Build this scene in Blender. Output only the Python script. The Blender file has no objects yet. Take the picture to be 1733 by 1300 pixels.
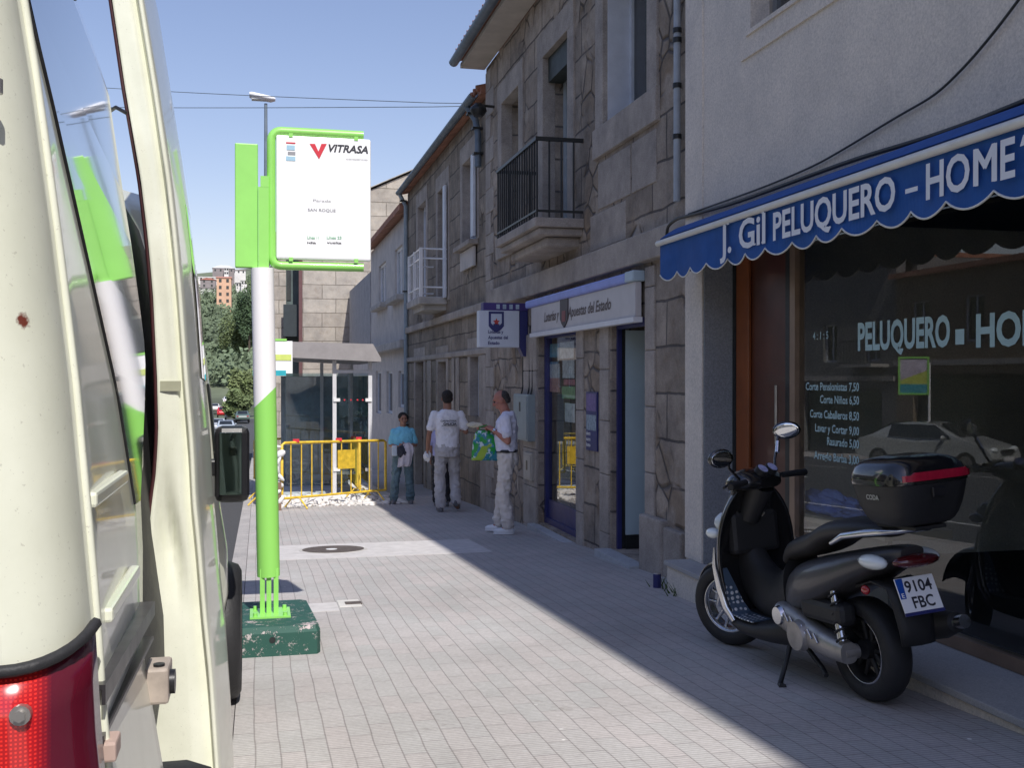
import bpy, bmesh, math, random
from mathutils import Vector, Matrix
random.seed(7)
C = bpy.context.scene.collection
SC = bpy.context.scene
rad = math.radians
# ------------------------------------------------------------------ camera, sky, sun, exposure
F_PX = 1800.0
YAW = rad(13.47); PITCH = -math.atan(10 / F_PX)
CAM = Vector((0, 0, 1.30))
fwd = Vector((math.sin(YAW) * math.cos(PITCH), math.cos(YAW) * math.cos(PITCH), math.sin(PITCH)))
rgt = Vector((math.cos(YAW), -math.sin(YAW), 0)); upv = rgt.cross(fwd)
cd = bpy.data.cameras.new('camera'); cam = bpy.data.objects.new('camera', cd); C.objects.link(cam)
cd.sensor_width = 36; cd.lens = 36 * F_PX / 1733; cd.clip_start = 0.05; cd.clip_end = 4000
cam.matrix_world = Matrix((rgt, upv, -fwd)).transposed().to_4x4(); cam.location = CAM
SC.camera = cam
LIGHT = Vector((-.135, .827, -1)).normalized()
sun_el = math.asin(-LIGHT.z)
W = bpy.data.worlds.new('World'); SC.world = W; W.use_nodes = True
wn = W.node_tree; sky = wn.nodes.new('ShaderNodeTexSky'); sky.sky_type = 'NISHITA'; sky.sun_disc = False
sky.sun_elevation = sun_el; sky.sun_rotation = math.atan2(-LIGHT.x, -LIGHT.y)
sky.altitude = 20; sky.air_density = 1.3; sky.dust_density = 0.5; sky.ozone_density = 3.5
bg = wn.nodes['Background']; bg.inputs[1].default_value = 0.135
gr0 = wn.nodes.new('ShaderNodeMix'); gr0.data_type = 'RGBA'; gr0.blend_type = 'MULTIPLY'; gr0.inputs[0].default_value = 1; gr0.inputs[7].default_value = (1.16, .97, 1.02, 1)
wn.links.new(sky.outputs[0], gr0.inputs[6]); wn.links.new(gr0.outputs[2], bg.inputs[0])
sd = bpy.data.lights.new('sun', 'SUN'); sd.energy = 4.75; sd.angle = rad(0.53); sd.color = (1, .96, .90)
sun = bpy.data.objects.new('sun', sd); C.objects.link(sun)
sun.rotation_euler = LIGHT.to_track_quat('-Z', 'Y').to_euler(); sun.location = (5, -30, 40)
SC.view_settings.view_transform = 'Standard'; SC.view_settings.look = 'None'
SC.view_settings.exposure = 0.0; SC.view_settings.gamma = 1.0
SC.cycles.max_bounces = 8; SC.cycles.transparent_max_bounces = 16

# ------------------------------------------------------------------ pixel helpers (used once, to place real geometry)
def ray(x, y): return fwd + rgt * ((x - 866.5) / F_PX) - upv * ((y - 650) / F_PX)
def onX(x, y, X): r = ray(x, y); return CAM + r * (X / r.x)
def onY(x, y, Y): r = ray(x, y); return CAM + r * (Y / r.y)
SLOPE = .0459
def gz(Y):
    if Y < 70: return -SLOPE * Y
    if Y < 110: t = (Y - 70) / 40; return -SLOPE * 70 - SLOPE * 40 * (t - t * t / 2)
    return -SLOPE * 90
def onG(x, y, h=0):
    r = ray(x, y); s = (CAM.z - h) / (-r.z - SLOPE * r.y); return CAM + r * s
# ------------------------------------------------------------------ object helpers
def tag(o, label=None, cat=None, group=None, kind=None):
    if label: o['label'] = label
    if cat: o['category'] = cat
    if group: o['group'] = group
    if kind: o['kind'] = kind
    return o
def thing(name, label, cat, loc=(0, 0, 0), rz=0, group=None, rx=0):
    o = bpy.data.objects.new(name, None); C.objects.link(o); o.empty_display_size = .1
    o.location = loc; o.rotation_euler = (rx, 0, rz); tag(o, label, cat, group); return o
def obj(name, me, mats, parent=None, local=False, smooth=False):
    if isinstance(me, MB): me = me.mesh(name, smooth)
    o = bpy.data.objects.new(name, me); C.objects.link(o)
    for m in (mats if isinstance(mats, (list, tuple)) else [mats]): me.materials.append(m)
    if parent:
        o.parent = parent
        if not local:
            chain = Matrix.Identity(4); q = parent
            while q:
                chain = q.matrix_basis_cache @ chain if False else (mbasis(q) @ chain); q = q.parent
            o.matrix_parent_inverse = chain.inverted()
    return o
def mbasis(q):
    m = Matrix.LocRotScale(q.location, q.rotation_euler, q.scale)
    return q.matrix_parent_inverse @ m
def copy_tree(o, parent=None):
    c = o.copy(); C.objects.link(c); c.parent = parent
    for ch in [k for k in bpy.data.objects if k.parent == o]: copy_tree(ch, c)
    return c
class MB:
    def __init__(s): s.v = []; s.f = []; s.m = []; s.sm = []
    def add(s, vs, fs, mi=0, smooth=None):
        n = len(s.v); s.v += [tuple(v) for v in vs]
        for f in fs: s.f.append([n + i for i in f]); s.m.append(mi); s.sm.append(smooth)
        return s
    def box(s, a, b, mi=0, bev=0):
        x0, x1 = sorted((a[0], b[0])); y0, y1 = sorted((a[1], b[1])); z0, z1 = sorted((a[2], b[2]))
        if bev:
            bm = bmesh.new(); bmesh.ops.create_cube(bm, size=1)
            for v in bm.verts: v.co = Vector(((x0 + x1) / 2 + v.co.x * (x1 - x0), (y0 + y1) / 2 + v.co.y * (y1 - y0), (z0 + z1) / 2 + v.co.z * (z1 - z0)))
            bmesh.ops.bevel(bm, geom=bm.edges[:], offset=bev, segments=2, affect='EDGES', profile=.5)
            bm.verts.index_update()
            s.add([v.co for v in bm.verts], [[v.index for v in f.verts] for f in bm.faces], mi); bm.free(); return s
        vs = [(x0, y0, z0), (x1, y0, z0), (x1, y1, z0), (x0, y1, z0), (x0, y0, z1), (x1, y0, z1), (x1, y1, z1), (x0, y1, z1)]
        return s.add(vs, [(0, 3, 2, 1), (4, 5, 6, 7), (0, 1, 5, 4), (1, 2, 6, 5), (2, 3, 7, 6), (3, 0, 4, 7)], mi)
    def quad(s, a, b, c, d, mi=0): return s.add([a, b, c, d], [(0, 1, 2, 3)], mi)
    def loft(s, rings, cap=True, closed=True, mi=0, smooth=True):
        n = len(rings[0]); vs = [p for r in rings for p in r]; fs = []
        for i in range(len(rings) - 1):
            for j in range(n if closed else n - 1):
                k = (j + 1) % n; fs.append((i * n + j, i * n + k, (i + 1) * n + k, (i + 1) * n + j))
        s.add(vs, fs, mi, smooth)
        if cap and closed:
            s.add(rings[0], [tuple(range(n))[::-1]], mi, False); s.add(rings[-1], [tuple(range(n))], mi, False)
        return s
    def tube(s, pts, r, n=8, mi=0, cap=True, flat=1.0, ref=None):
        pts = [Vector(p) for p in pts]; rr = r if isinstance(r, (list, tuple)) else [r] * len(pts); rings = []; U = None
        for i, p in enumerate(pts):
            t = (pts[min(i + 1, len(pts) - 1)] - pts[max(i - 1, 0)]).normalized()
            if U is None:
                U = Vector(ref) if ref else (Vector((0, 0, 1)) if abs(t.z) < .9 else Vector((1, 0, 0)))
            U = (U - t * U.dot(t)).normalized(); V = t.cross(U)
            rings.append([p + (U * math.cos(2 * math.pi * k / n) * rr[i] * flat + V * math.sin(2 * math.pi * k / n) * rr[i]) for k in range(n)])
        return s.loft(rings, cap, mi=mi)
    def ell(s, c, r, n=12, m=8, mi=0, rot=None):
        c = Vector(c); r = r if isinstance(r, (tuple, list)) else (r, r, r); rings = []
        for i in range(m + 1):
            a = -math.pi / 2 + math.pi * i / m; a = max(-math.pi / 2 + .02, min(math.pi / 2 - .02, a)); ring = []
            for k in range(n):
                p = Vector((r[0] * math.cos(a) * math.cos(2 * math.pi * k / n), r[1] * math.cos(a) * math.sin(2 * math.pi * k / n), r[2] * math.sin(a)))
                if rot: p = rot @ p
                ring.append(c + p)
            rings.append(ring)
        return s.loft(rings, mi=mi)
    def prism(s, poly, d, mi=0):
        d = Vector(d); n = len(poly); a = [Vector(p) for p in poly]; b = [p + d for p in a]
        s.add(a + b, [tuple(range(n))[::-1], tuple(range(n, 2 * n))] + [(i, (i + 1) % n, n + (i + 1) % n, n + i) for i in range(n)], mi, False); return s
    def xform(s, M): s.v = [tuple(M @ Vector(v)) for v in s.v]; return s
    def join(s, o, mi=None):
        n = len(s.v); s.v += o.v; s.f += [[n + i for i in f] for f in o.f]; s.m += [mi if mi is not None else k for k in o.m]; s.sm += o.sm; return s
    def mesh(s, name, smooth=False):
        me = bpy.data.meshes.new(name); me.from_pydata(s.v, [], s.f); me.update()
        bm = bmesh.new(); bm.from_mesh(me)
        bmesh.ops.recalc_face_normals(bm, faces=bm.faces[:]); bm.to_mesh(me); bm.free()
        me.polygons.foreach_set('material_index', s.m)
        me.polygons.foreach_set('use_smooth', [bool(smooth if q is None else (q and smooth is not None)) for q in s.sm])
        return me
def subsurf(o, lv=2, crease=None):
    m = o.modifiers.new('sub', 'SUBSURF'); m.levels = lv; m.render_levels = lv; return o
def bevel(o, w=.004, seg=2, ang=35):
    m = o.modifiers.new('bev', 'BEVEL'); m.width = w; m.segments = seg; m.limit_method = 'ANGLE'; m.angle_limit = rad(ang); return o
def remesh(o, vox=.008, it=6):
    m = o.modifiers.new('rm', 'REMESH'); m.mode = 'VOXEL'; m.voxel_size = vox; m.use_smooth_shade = True
    k = o.modifiers.new('sm', 'SMOOTH'); k.iterations = it; k.factor = .5; return o
def text_mesh(body, o, u, v, w, h, depth=.002, off=0.0, shear=0, squeeze=True, align='L'):
    cu = bpy.data.curves.new('t', 'FONT'); cu.body = body; cu.size = 1; cu.offset = off; cu.shear = shear; cu.resolution_u = 3
    ob = bpy.data.objects.new('t', cu); C.objects.link(ob); bpy.context.view_layer.update()
    me = bpy.data.meshes.new_from_object(ob.evaluated_get(bpy.context.evaluated_depsgraph_get()))
    bpy.data.objects.remove(ob)
    xs = [q.co.x for q in me.vertices]; ys = [q.co.y for q in me.vertices]
    x0, x1, y0 = min(xs), max(xs), 0.0; cap = .73
    sx = w / (x1 - x0) if w else h / cap; sy = h / cap
    o = Vector(o); u = Vector(u).normalized(); v = Vector(v).normalized(); n = u.cross(v)
    if align == 'R': o = o - u * (x1 - x0) * sx
    mb = MB(); vs = [o + u * (q.co.x - x0) * sx + v * (q.co.y - y0) * sy + n * depth for q in me.vertices]
    mb.add(vs, [list(p.vertices) for p in me.polygons]); bpy.data.meshes.remove(me); return mb
# ------------------------------------------------------------------ materials
def nodes(name):
    m = bpy.data.materials.new(name); m.use_nodes = True; nt = m.node_tree; return m, nt, nt.nodes['Principled BSDF']
def N(nt, t, **kw):
    n = nt.nodes.new(t)
    for k, v in kw.items():
        if k.startswith('i_'): n.inputs[k[2:].replace('_', ' ')].default_value = v
        else: setattr(n, k, v)
    return n
def L(nt, a, b): nt.links.new(a, b)
def rgba(c, k=1): return (min(1, c[0] * k), min(1, c[1] * k), min(1, c[2] * k), 1)
def mix(nt, f, a, b, mode='MIX'):
    n = nt.nodes.new('ShaderNodeMix'); n.data_type = 'RGBA'; n.blend_type = mode
    for s, val in ((n.inputs[0], f), (n.inputs[6], a), (n.inputs[7], b)):
        if hasattr(val, 'links'): L(nt, val, s)
        else: s.default_value = val if not isinstance(val, tuple) else (val if len(val) == 4 else rgba(val))
    return n.outputs[2]
def ramp(nt, fac, p0, p1, c0=(0, 0, 0, 1), c1=(1, 1, 1, 1)):
    r = nt.nodes.new('ShaderNodeValToRGB'); r.color_ramp.elements[0].position = p0; r.color_ramp.elements[1].position = p1
    r.color_ramp.elements[0].color = c0; r.color_ramp.elements[1].color = c1; L(nt, fac, r.inputs[0]); return r.outputs[0]
def noise(nt, vec, scale, detail=4, rough=.6):
    n = N(nt, 'ShaderNodeTexNoise'); n.inputs['Scale'].default_value = scale; n.inputs['Detail'].default_value = detail; n.inputs['Roughness'].default_value = rough
    if vec is not None: L(nt, vec, n.inputs['Vector'])
    return n.outputs[0]
def M(name, col, rough=.6, metal=0, var=.12, vs=6, bump=0, bs=60, coat=0, spec=.5, trans=0, emit=None, sss=0):
    m, nt, b = nodes(name); tc = N(nt, 'ShaderNodeTexCoord').outputs['Object']
    if var:
        f = ramp(nt, noise(nt, tc, vs, 5), .3, .7)
        L(nt, mix(nt, f, rgba(col, 1 - var), rgba(col, 1 + var)), b.inputs['Base Color'])
        r2 = N(nt, 'ShaderNodeMapRange'); r2.inputs[3].default_value = max(0.02, rough - .08); r2.inputs[4].default_value = min(1, rough + .08)
        L(nt, noise(nt, tc, vs * 3), r2.inputs[0]); L(nt, r2.outputs[0], b.inputs['Roughness'])
    else: b.inputs['Base Color'].default_value = rgba(col); b.inputs['Roughness'].default_value = rough
    b.inputs['Metallic'].default_value = metal; b.inputs['Specular IOR Level'].default_value = spec
    b.inputs['Coat Weight'].default_value = coat; b.inputs['Coat Roughness'].default_value = .05
    if bump:
        bp = N(nt, 'ShaderNodeBump'); bp.inputs['Strength'].default_value = bump; bp.inputs['Distance'].default_value = .01
        L(nt, noise(nt, tc, bs), bp.inputs['Height']); L(nt, bp.outputs[0], b.inputs['Normal'])
    if emit: b.inputs['Emission Color'].default_value = rgba(emit[0]); b.inputs['Emission Strength'].default_value = emit[1]
    return m
def M_glass(name, tint=(.9, .95, .93), refl=1.0, rough=0.0):
    m, nt, b = nodes(name); nt.nodes.remove(b); out = nt.nodes['Material Output']
    fr = N(nt, 'ShaderNodeFresnel'); fr.inputs[0].default_value = 1.5
    mu = N(nt, 'ShaderNodeMath', operation='MULTIPLY'); mu.inputs[1].default_value = refl; mu.use_clamp = True; ge = N(nt, 'ShaderNodeNewGeometry'); L(nt, fr.outputs[0], mu.inputs[0]); bf = N(nt, 'ShaderNodeMath', operation='SUBTRACT'); bf.inputs[0].default_value = 1; L(nt, ge.outputs['Backfacing'], bf.inputs[1])
    m2 = N(nt, 'ShaderNodeMath', operation='MULTIPLY'); L(nt, bf.outputs[0], m2.inputs[0]); m2.inputs[1].default_value = refl; L(nt, m2.outputs[0], mu.inputs[1])
    t = N(nt, 'ShaderNodeBsdfTransparent'); t.inputs[0].default_value = rgba(tint)
    g = N(nt, 'ShaderNodeBsdfGlossy'); g.inputs['Roughness'].default_value = rough
    mx = N(nt, 'ShaderNodeMixShader'); L(nt, mu.outputs[0], mx.inputs[0]); L(nt, t.outputs[0], mx.inputs[1]); L(nt, g.outputs[0], mx.inputs[2]); L(nt, mx.outputs[0], out.inputs[0])
    return m
def yz(nt):
    tc = N(nt, 'ShaderNodeTexCoord'); s = N(nt, 'ShaderNodeSeparateXYZ'); L(nt, tc.outputs['Object'], s.inputs[0])
    a = N(nt, 'ShaderNodeMath', operation='ADD'); L(nt, s.outputs[0], a.inputs[0]); L(nt, s.outputs[1], a.inputs[1])
    c = N(nt, 'ShaderNodeCombineXYZ'); L(nt, a.outputs[0], c.inputs[0]); L(nt, s.outputs[2], c.inputs[1]); return c.outputs[0], tc.outputs['Object'], s
def M_stone(name, c1, c2, cm, bw=.75, bh=.36, rubble=.5, rscale=3.2, grime=.5, warm=(.30, .24, .17), rmask=.55, mortar=.012, wob=.06):
    """dressed granite courses broken by patches of rubble masonry, with grime and lichen"""
    m, nt, b = nodes(name); v, oc, sp = yz(nt)
    d = N(nt, 'ShaderNodeTexNoise'); d.inputs['Scale'].default_value = 2.2; L(nt, oc, d.inputs['Vector'])
    dv = N(nt, 'ShaderNodeVectorMath', operation='SCALE'); L(nt, d.outputs['Color'], dv.inputs[0]); dv.inputs[3].default_value = wob
    av = N(nt, 'ShaderNodeVectorMath', operation='ADD'); L(nt, v, av.inputs[0]); L(nt, dv.outputs[0], av.inputs[1])
    br = N(nt, 'ShaderNodeTexBrick', offset=.42); br.inputs['Scale'].default_value = 1; br.inputs['Brick Width'].default_value = bw; br.inputs['Row Height'].default_value = bh
    br.inputs['Mortar Size'].default_value = mortar; br.inputs['Mortar Smooth'].default_value = .3; br.inputs['Bias'].default_value = -.1
    br.inputs['Color1'].default_value = rgba(c1); br.inputs['Color2'].default_value = rgba(c2); br.inputs['Mortar'].default_value = rgba(cm)
    L(nt, av.outputs[0], br.inputs['Vector'])
    vo = N(nt, 'ShaderNodeTexVoronoi', feature='DISTANCE_TO_EDGE'); vo.inputs['Scale'].default_value = rscale; L(nt, av.outputs[0], vo.inputs['Vector'])
    vc = N(nt, 'ShaderNodeTexVoronoi'); vc.inputs['Scale'].default_value = rscale; L(nt, av.outputs[0], vc.inputs['Vector'])
    cell = N(nt, 'ShaderNodeSeparateXYZ'); L(nt, vc.outputs['Color'], cell.inputs[0])
    rc = mix(nt, cell.outputs[0], rgba(warm, .8), rgba(c1, 1.15))
    edge = ramp(nt, vo.outputs['Distance'], .0, .06)
    rc = mix(nt, edge, rgba(cm, 1.1), rc)
    msk = ramp(nt, noise(nt, oc, .9, 3), rmask, rmask + .06)
    mk = N(nt, 'ShaderNodeMath', operation='MULTIPLY'); L(nt, msk, mk.inputs[0]); mk.inputs[1].default_value = 1 if rubble else 0
    col = mix(nt, mk.outputs[0], br.outputs['Color'], rc)
    sp1 = ramp(nt, noise(nt, oc, 55, 6, .8), .3, .72, (.62, .62, .62, 1), (1.0, 1.0, 1.0, 1)); col = mix(nt, 1.0, col, sp1, 'MULTIPLY')
    g = ramp(nt, noise(nt, oc, 1.7, 8, .72), .35, .68, (1 - grime, 1 - grime, 1 - grime, 1), (1.12, 1.1, 1.06, 1)); col = mix(nt, 1.0, col, g, 'MULTIPLY')
    g2 = ramp(nt, noise(nt, oc, 6, 6, .7), .52, .75, (1, 1, 1, 1), (.72, .62, .5, 1)); col = mix(nt, .6, col, g2, 'MULTIPLY')
    L(nt, col, b.inputs['Base Color']); b.inputs['Roughness'].default_value = .93; b.inputs['Specular IOR Level'].default_value = .2
    h1 = mix(nt, mk.outputs[0], ramp(nt, br.outputs['Fac'], 0, 1, (1, 1, 1, 1), (0, 0, 0, 1)), edge)
    h2 = mix(nt, .35, h1, noise(nt, oc, 24, 6, .75))
    bp = N(nt, 'ShaderNodeBump'); bp.inputs['Strength'].default_value = 1; bp.inputs['Distance'].default_value = .055; L(nt, h2, bp.inputs['Height']); L(nt, bp.outputs[0], b.inputs['Normal'])
    return m
def M_granite(name, col, sc=90, var=.35, grime=.3, bump=.25):
    m, nt, b = nodes(name); oc = N(nt, 'ShaderNodeTexCoord').outputs['Object']
    s = ramp(nt, noise(nt, oc, sc, 6, .85), .32, .68, rgba(col, 1 - var), rgba(col, 1 + var))
    g = ramp(nt, noise(nt, oc, 2.3, 7, .7), .3, .7, (1 - grime,) * 3 + (1,), (1.08, 1.06, 1.03, 1))
    L(nt, mix(nt, 1.0, s, g, 'MULTIPLY'), b.inputs['Base Color']); b.inputs['Roughness'].default_value = .85; b.inputs['Specular IOR Level'].default_value = .25
    bp = N(nt, 'ShaderNodeBump'); bp.inputs['Strength'].default_value = bump; bp.inputs['Distance'].default_value = .01
    L(nt, noise(nt, oc, 30, 6, .8), bp.inputs['Height']); L(nt, bp.outputs[0], b.inputs['Normal']); return m
def M_paving():
    m, nt, b = nodes('ribbed_paving'); tc = N(nt, 'ShaderNodeTexCoord').outputs['Object']
    s = N(nt, 'ShaderNodeSeparateXYZ'); L(nt, tc, s.inputs[0])
    wo = N(nt, 'ShaderNodeMath', operation='MULTIPLY_ADD'); L(nt, noise(nt, tc, 1.3, 2), wo.inputs[0]); wo.inputs[1].default_value = .03; L(nt, s.outputs[0], wo.inputs[2])
    c = N(nt, 'ShaderNodeCombineXYZ'); L(nt, s.outputs[1], c.inputs[0]); L(nt, wo.outputs[0], c.inputs[1])
    br = N(nt, 'ShaderNodeTexBrick', offset=.5); br.inputs['Scale'].default_value = 1; br.inputs['Brick Width'].default_value = .31; br.inputs['Row Height'].default_value = .097
    br.inputs['Mortar Size'].default_value = .0036; br.inputs['Mortar Smooth'].default_value = .35
    br.inputs['Color1'].default_value = (.53, .525, .51, 1); br.inputs['Color2'].default_value = (.565, .53, .515, 1); br.inputs['Mortar'].default_value = (.37, .35, .34, 1); L(nt, c.outputs[0], br.inputs['Vector'])
    wv = N(nt, 'ShaderNodeMath', operation='MULTIPLY'); L(nt, s.outputs[1], wv.inputs[0]); wv.inputs[1].default_value = 2 * math.pi / .024
    ws = N(nt, 'ShaderNodeMath', operation='SINE'); L(nt, wv.outputs[0], ws.inputs[0])
    rib = ramp(nt, ws.outputs[0], .0, .35); col = mix(nt, 1.0, br.outputs['Color'], mix(nt, rib, (.80, .80, .80, 1), (1, 1, 1, 1)), 'MULTIPLY')
    g = ramp(nt, noise(nt, tc, .8, 8, .7), .3, .7, (.80, .79, .78, 1), (1.10, 1.09, 1.09, 1)); col = mix(nt, 1.0, col, g, 'MULTIPLY')
    st = ramp(nt, noise(nt, tc, 3.1, 9, .78), .60, .74, (1, 1, 1, 1), (.64, .62, .59, 1)); col = mix(nt, 1.0, col, st, 'MULTIPLY')
    g3 = ramp(nt, noise(nt, tc, 45, 4, .8), .3, .75, (.84, .83, .82, 1), (1.1, 1.1, 1.1, 1)); col = mix(nt, 1.0, col, g3, 'MULTIPLY')
    vo = N(nt, 'ShaderNodeTexVoronoi'); vo.inputs['Scale'].default_value = 4.5; L(nt, tc, vo.inputs['Vector'])
    spot = ramp(nt, vo.outputs['Distance'], .035, .055, (1, 1, 1, 1), (0, 0, 0, 1))
    cs = N(nt, 'ShaderNodeSeparateXYZ'); L(nt, vo.outputs['Color'], cs.inputs[0])
    on = N(nt, 'ShaderNodeMath', operation='GREATER_THAN'); L(nt, cs.outputs[0], on.inputs[0]); on.inputs[1].default_value = .5
    sm = N(nt, 'ShaderNodeMath', operation='MULTIPLY'); L(nt, on.outputs[0], sm.inputs[0]); L(nt, spot, sm.inputs[1])
    col = mix(nt, sm.outputs[0], col, mix(nt, cs.outputs[1], (.18, .17, .17, 1), (.85, .84, .8, 1)))
    L(nt, col, b.inputs['Base Color']); b.inputs['Roughness'].default_value = .9; b.inputs['Specular IOR Level'].default_value = .25
    h = N(nt, 'ShaderNodeMath', operation='MULTIPLY_ADD'); L(nt, rib, h.inputs[0]); h.inputs[1].default_value = .5
    iv = N(nt, 'ShaderNodeMath', operation='SUBTRACT'); iv.inputs[0].default_value = 1; L(nt, br.outputs['Fac'], iv.inputs[1]); L(nt, iv.outputs[0], h.inputs[2])
    h2 = N(nt, 'ShaderNodeMath', operation='MULTIPLY_ADD'); L(nt, noise(nt, tc, 60), h2.inputs[0]); h2.inputs[1].default_value = .5; L(nt, h.outputs[0], h2.inputs[2])
    bp = N(nt, 'ShaderNodeBump'); bp.inputs['Strength'].default_value = .5; bp.inputs['Distance'].default_value = .004; L(nt, h2.outputs[0], bp.inputs['Height']); L(nt, bp.outputs[0], b.inputs['Normal']); return m
m_pave = M_paving()
m_asph = M('asphalt', (.07, .07, .072), .9, var=.25, vs=30, bump=.5, bs=200)
m_kerb = M_granite('kerb_granite', (.45, .43, .42), grime=.3)
m_soil = M('dry_soil', (.10, .10, .06), .95, var=.4, vs=.05)
m_stoneA = M_stone('granite_and_rubble_wall', (.61, .53, .455), (.45, .385, .325), (.22, .20, .19), bw=.82, bh=.40, rmask=.53, warm=(.52, .40, .29))
m_ashlar = M_granite('dressed_granite', (.45, .405, .365), var=.32, grime=.45)
m_stoneB = M_stone('weathered_granite_courses', (.50, .435, .365), (.38, .33, .275), (.22, .20, .18), bw=.62, bh=.42, rmask=.62, grime=.45)
m_stoneC = M_stone('pale_granite_blocks', (.60, .55, .49), (.50, .45, .40), (.30, .27, .23), bw=1.25, bh=.55, rmask=.75, grime=.28, warm=(.5, .38, .27), wob=.03)
m_plaster = M_granite('speckled_render', (.76, .70, .625), sc=60, var=.24, grime=.14, bump=.8)
m_plaster2 = M_granite('pale_render', (.60, .57, .54), sc=40, var=.08, grime=.25)
m_revealg = M_granite('speckled_granite_slab', (.27, .29, .32), sc=80, var=.35, grime=.1)
m_sill = M_granite('polished_grey_granite', (.40, .40, .40), sc=110, var=.3, grime=.1, bump=.05)
m_marble = M_granite('worn_marble', (.52, .54, .56), sc=30, var=.12, grime=.25, bump=.1)
m_conc = M('concrete', (.42, .40, .37), .92, var=.25, vs=4, bump=.5, bs=40)
m_soffit = M('soffit_render', (.55, .50, .44), .9, var=.12, vs=3)
m_zinc = M('zinc_gutter', (.16, .20, .24), .55, metal=.3, var=.25, vs=4)
m_black = M('black_painted_iron', (.018, .02, .02), .45, var=.3, vs=20)
m_dark = M('dark_plastic', (.015, .015, .017), .35, var=.2)
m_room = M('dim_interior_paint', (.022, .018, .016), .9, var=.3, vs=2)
m_white = M('white_paint', (.78, .78, .78), .45, var=.06, vs=5)
m_whitewood = M('white_window_paint', (.62, .65, .70), .5, var=.1, vs=5)
m_shutter = M('dark_green_shutter', (.035, .045, .04), .6, var=.3)
m_wood = M('varnished_orange_wood', (.085, .024, .011), .35, var=.35, vs=3, coat=.3)
m_tile = M('clay_roof_tile', (.36, .17, .11), .9, var=.4, vs=3, bump=.5, bs=10)
m_glass = M_glass('shop_glass', (.90, .93, .92), 1.75)
m_glass_dark = M('dark_window_glass', (.02, .024, .027), .04, var=.3, vs=1, spec=.9)
m_blue = M('deep_blue_paint', (.03, .035, .15), .4, var=.15)
m_lilac = M('lilac_blue_panel', (.27, .33, .72), .5, var=.1)
m_alu = M('brushed_aluminium', (.45, .43, .40), .35, metal=.8, var=.15)
m_bronze = M('bronze_anodised_frame', (.30, .21, .15), .4, metal=.4, var=.15)
# ------------------------------------------------------------------ ground, road, pavement
def strip(x0, x1, ys, dz, x_sub=1):
    mb = MB(); n = x_sub + 1
    vs = [(x0 + (x1 - x0) * i / x_sub, y, gz(y) + dz) for y in ys for i in range(n)]
    fs = [(j * n + i, j * n + i + 1, (j + 1) * n + i + 1, (j + 1) * n + i) for j in range(len(ys) - 1) for i in range(x_sub)]
    return mb.add(vs, fs)
YS = [-30 + 2 * i for i in range(91)]
KX = -.24
def slab(x0, x1, ys, dz, th):
    vs = []; fs = []
    for y in ys:
        z = gz(y) + dz; vs += [(x0, y, z - th), (x0, y, z), (x1, y, z), (x1, y, z - th)]
    for j in range(len(ys) - 1):
        for k in range(3): a = j * 4 + k; fs.append((a, a + 1, a + 5, a + 4))
    return MB().add(vs, fs)
pv = obj('pavement', slab(KX + .14, 4.6, [y for y in YS if y <= 46], 0, .25), m_pave); tag(pv, kind='structure')
kb = obj('kerb', slab(KX, KX + .136, [y for y in YS if y <= 100], .002, .25), m_kerb); tag(kb, kind='structure')
rd = obj('road', strip(-13.2, KX, YS, -.125), m_asph); tag(rd, kind='structure')
ok_ = obj('far_kerb', slab(-13.34, -13.2, [y for y in YS if y <= 100], .002, .25), m_kerb); tag(ok_, kind='structure')
fp = obj('far_pavement', slab(-16.6, -13.34, [y for y in YS if y <= 100], 0, .25), m_pave); tag(fp, kind='structure')
lm = MB()
for y in range(-20, 90, 5): lm.add([(-6.9, y, gz(y) - .121), (-6.75, y, gz(y) - .121), (-6.75, y + 2.4, gz(y + 2.4) - .121), (-6.9, y + 2.4, gz(y + 2.4) - .121)], [(0, 1, 2, 3)])
for x in (-10.75, -2.45):
    for y in range(-20, 90, 2): lm.add([(x, y, gz(y) - .121), (x + .11, y, gz(y) - .121), (x + .11, y + 2, gz(y + 2) - .121), (x, y + 2, gz(y + 2) - .121)], [(0, 1, 2, 3)])
o = obj('road_markings', lm, M('road_paint', (.6, .6, .58), .7, var=.3, vs=20)); tag(o, kind='structure')
# ground sheet with the far valley and hillside
def hz(x, y):
    base = gz(y) - .3
    if y > 180:
        t = max(0, (y - 180) / 800.0)
        base += 105 * min(1, t) ** 1.15 + 6 * math.sin(x * .011 + y * .006) * min(1, t * 2) + 3 * math.sin(x * .03 + 1) * min(1, t * 2)
    return base
gx = [-900 + 30 * i for i in range(61)]; gy = [-60, -20, 0, 20, 40, 60, 80, 100, 120, 140, 160, 180] + [200 + 25 * i for i in range(52)]
g = MB().add([(x, y, hz(x, y)) for y in gy for x in gx], [(j * 61 + i, j * 61 + i + 1, (j + 1) * 61 + i + 1, (j + 1) * 61 + i) for j in range(len(gy) - 1) for i in range(60)])
m_land = M('scrubby_hillside', (.12, .14, .085), .95, var=.6, vs=.03)
tag(obj('ground', g, m_land, smooth=True), kind='structure')
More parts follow.
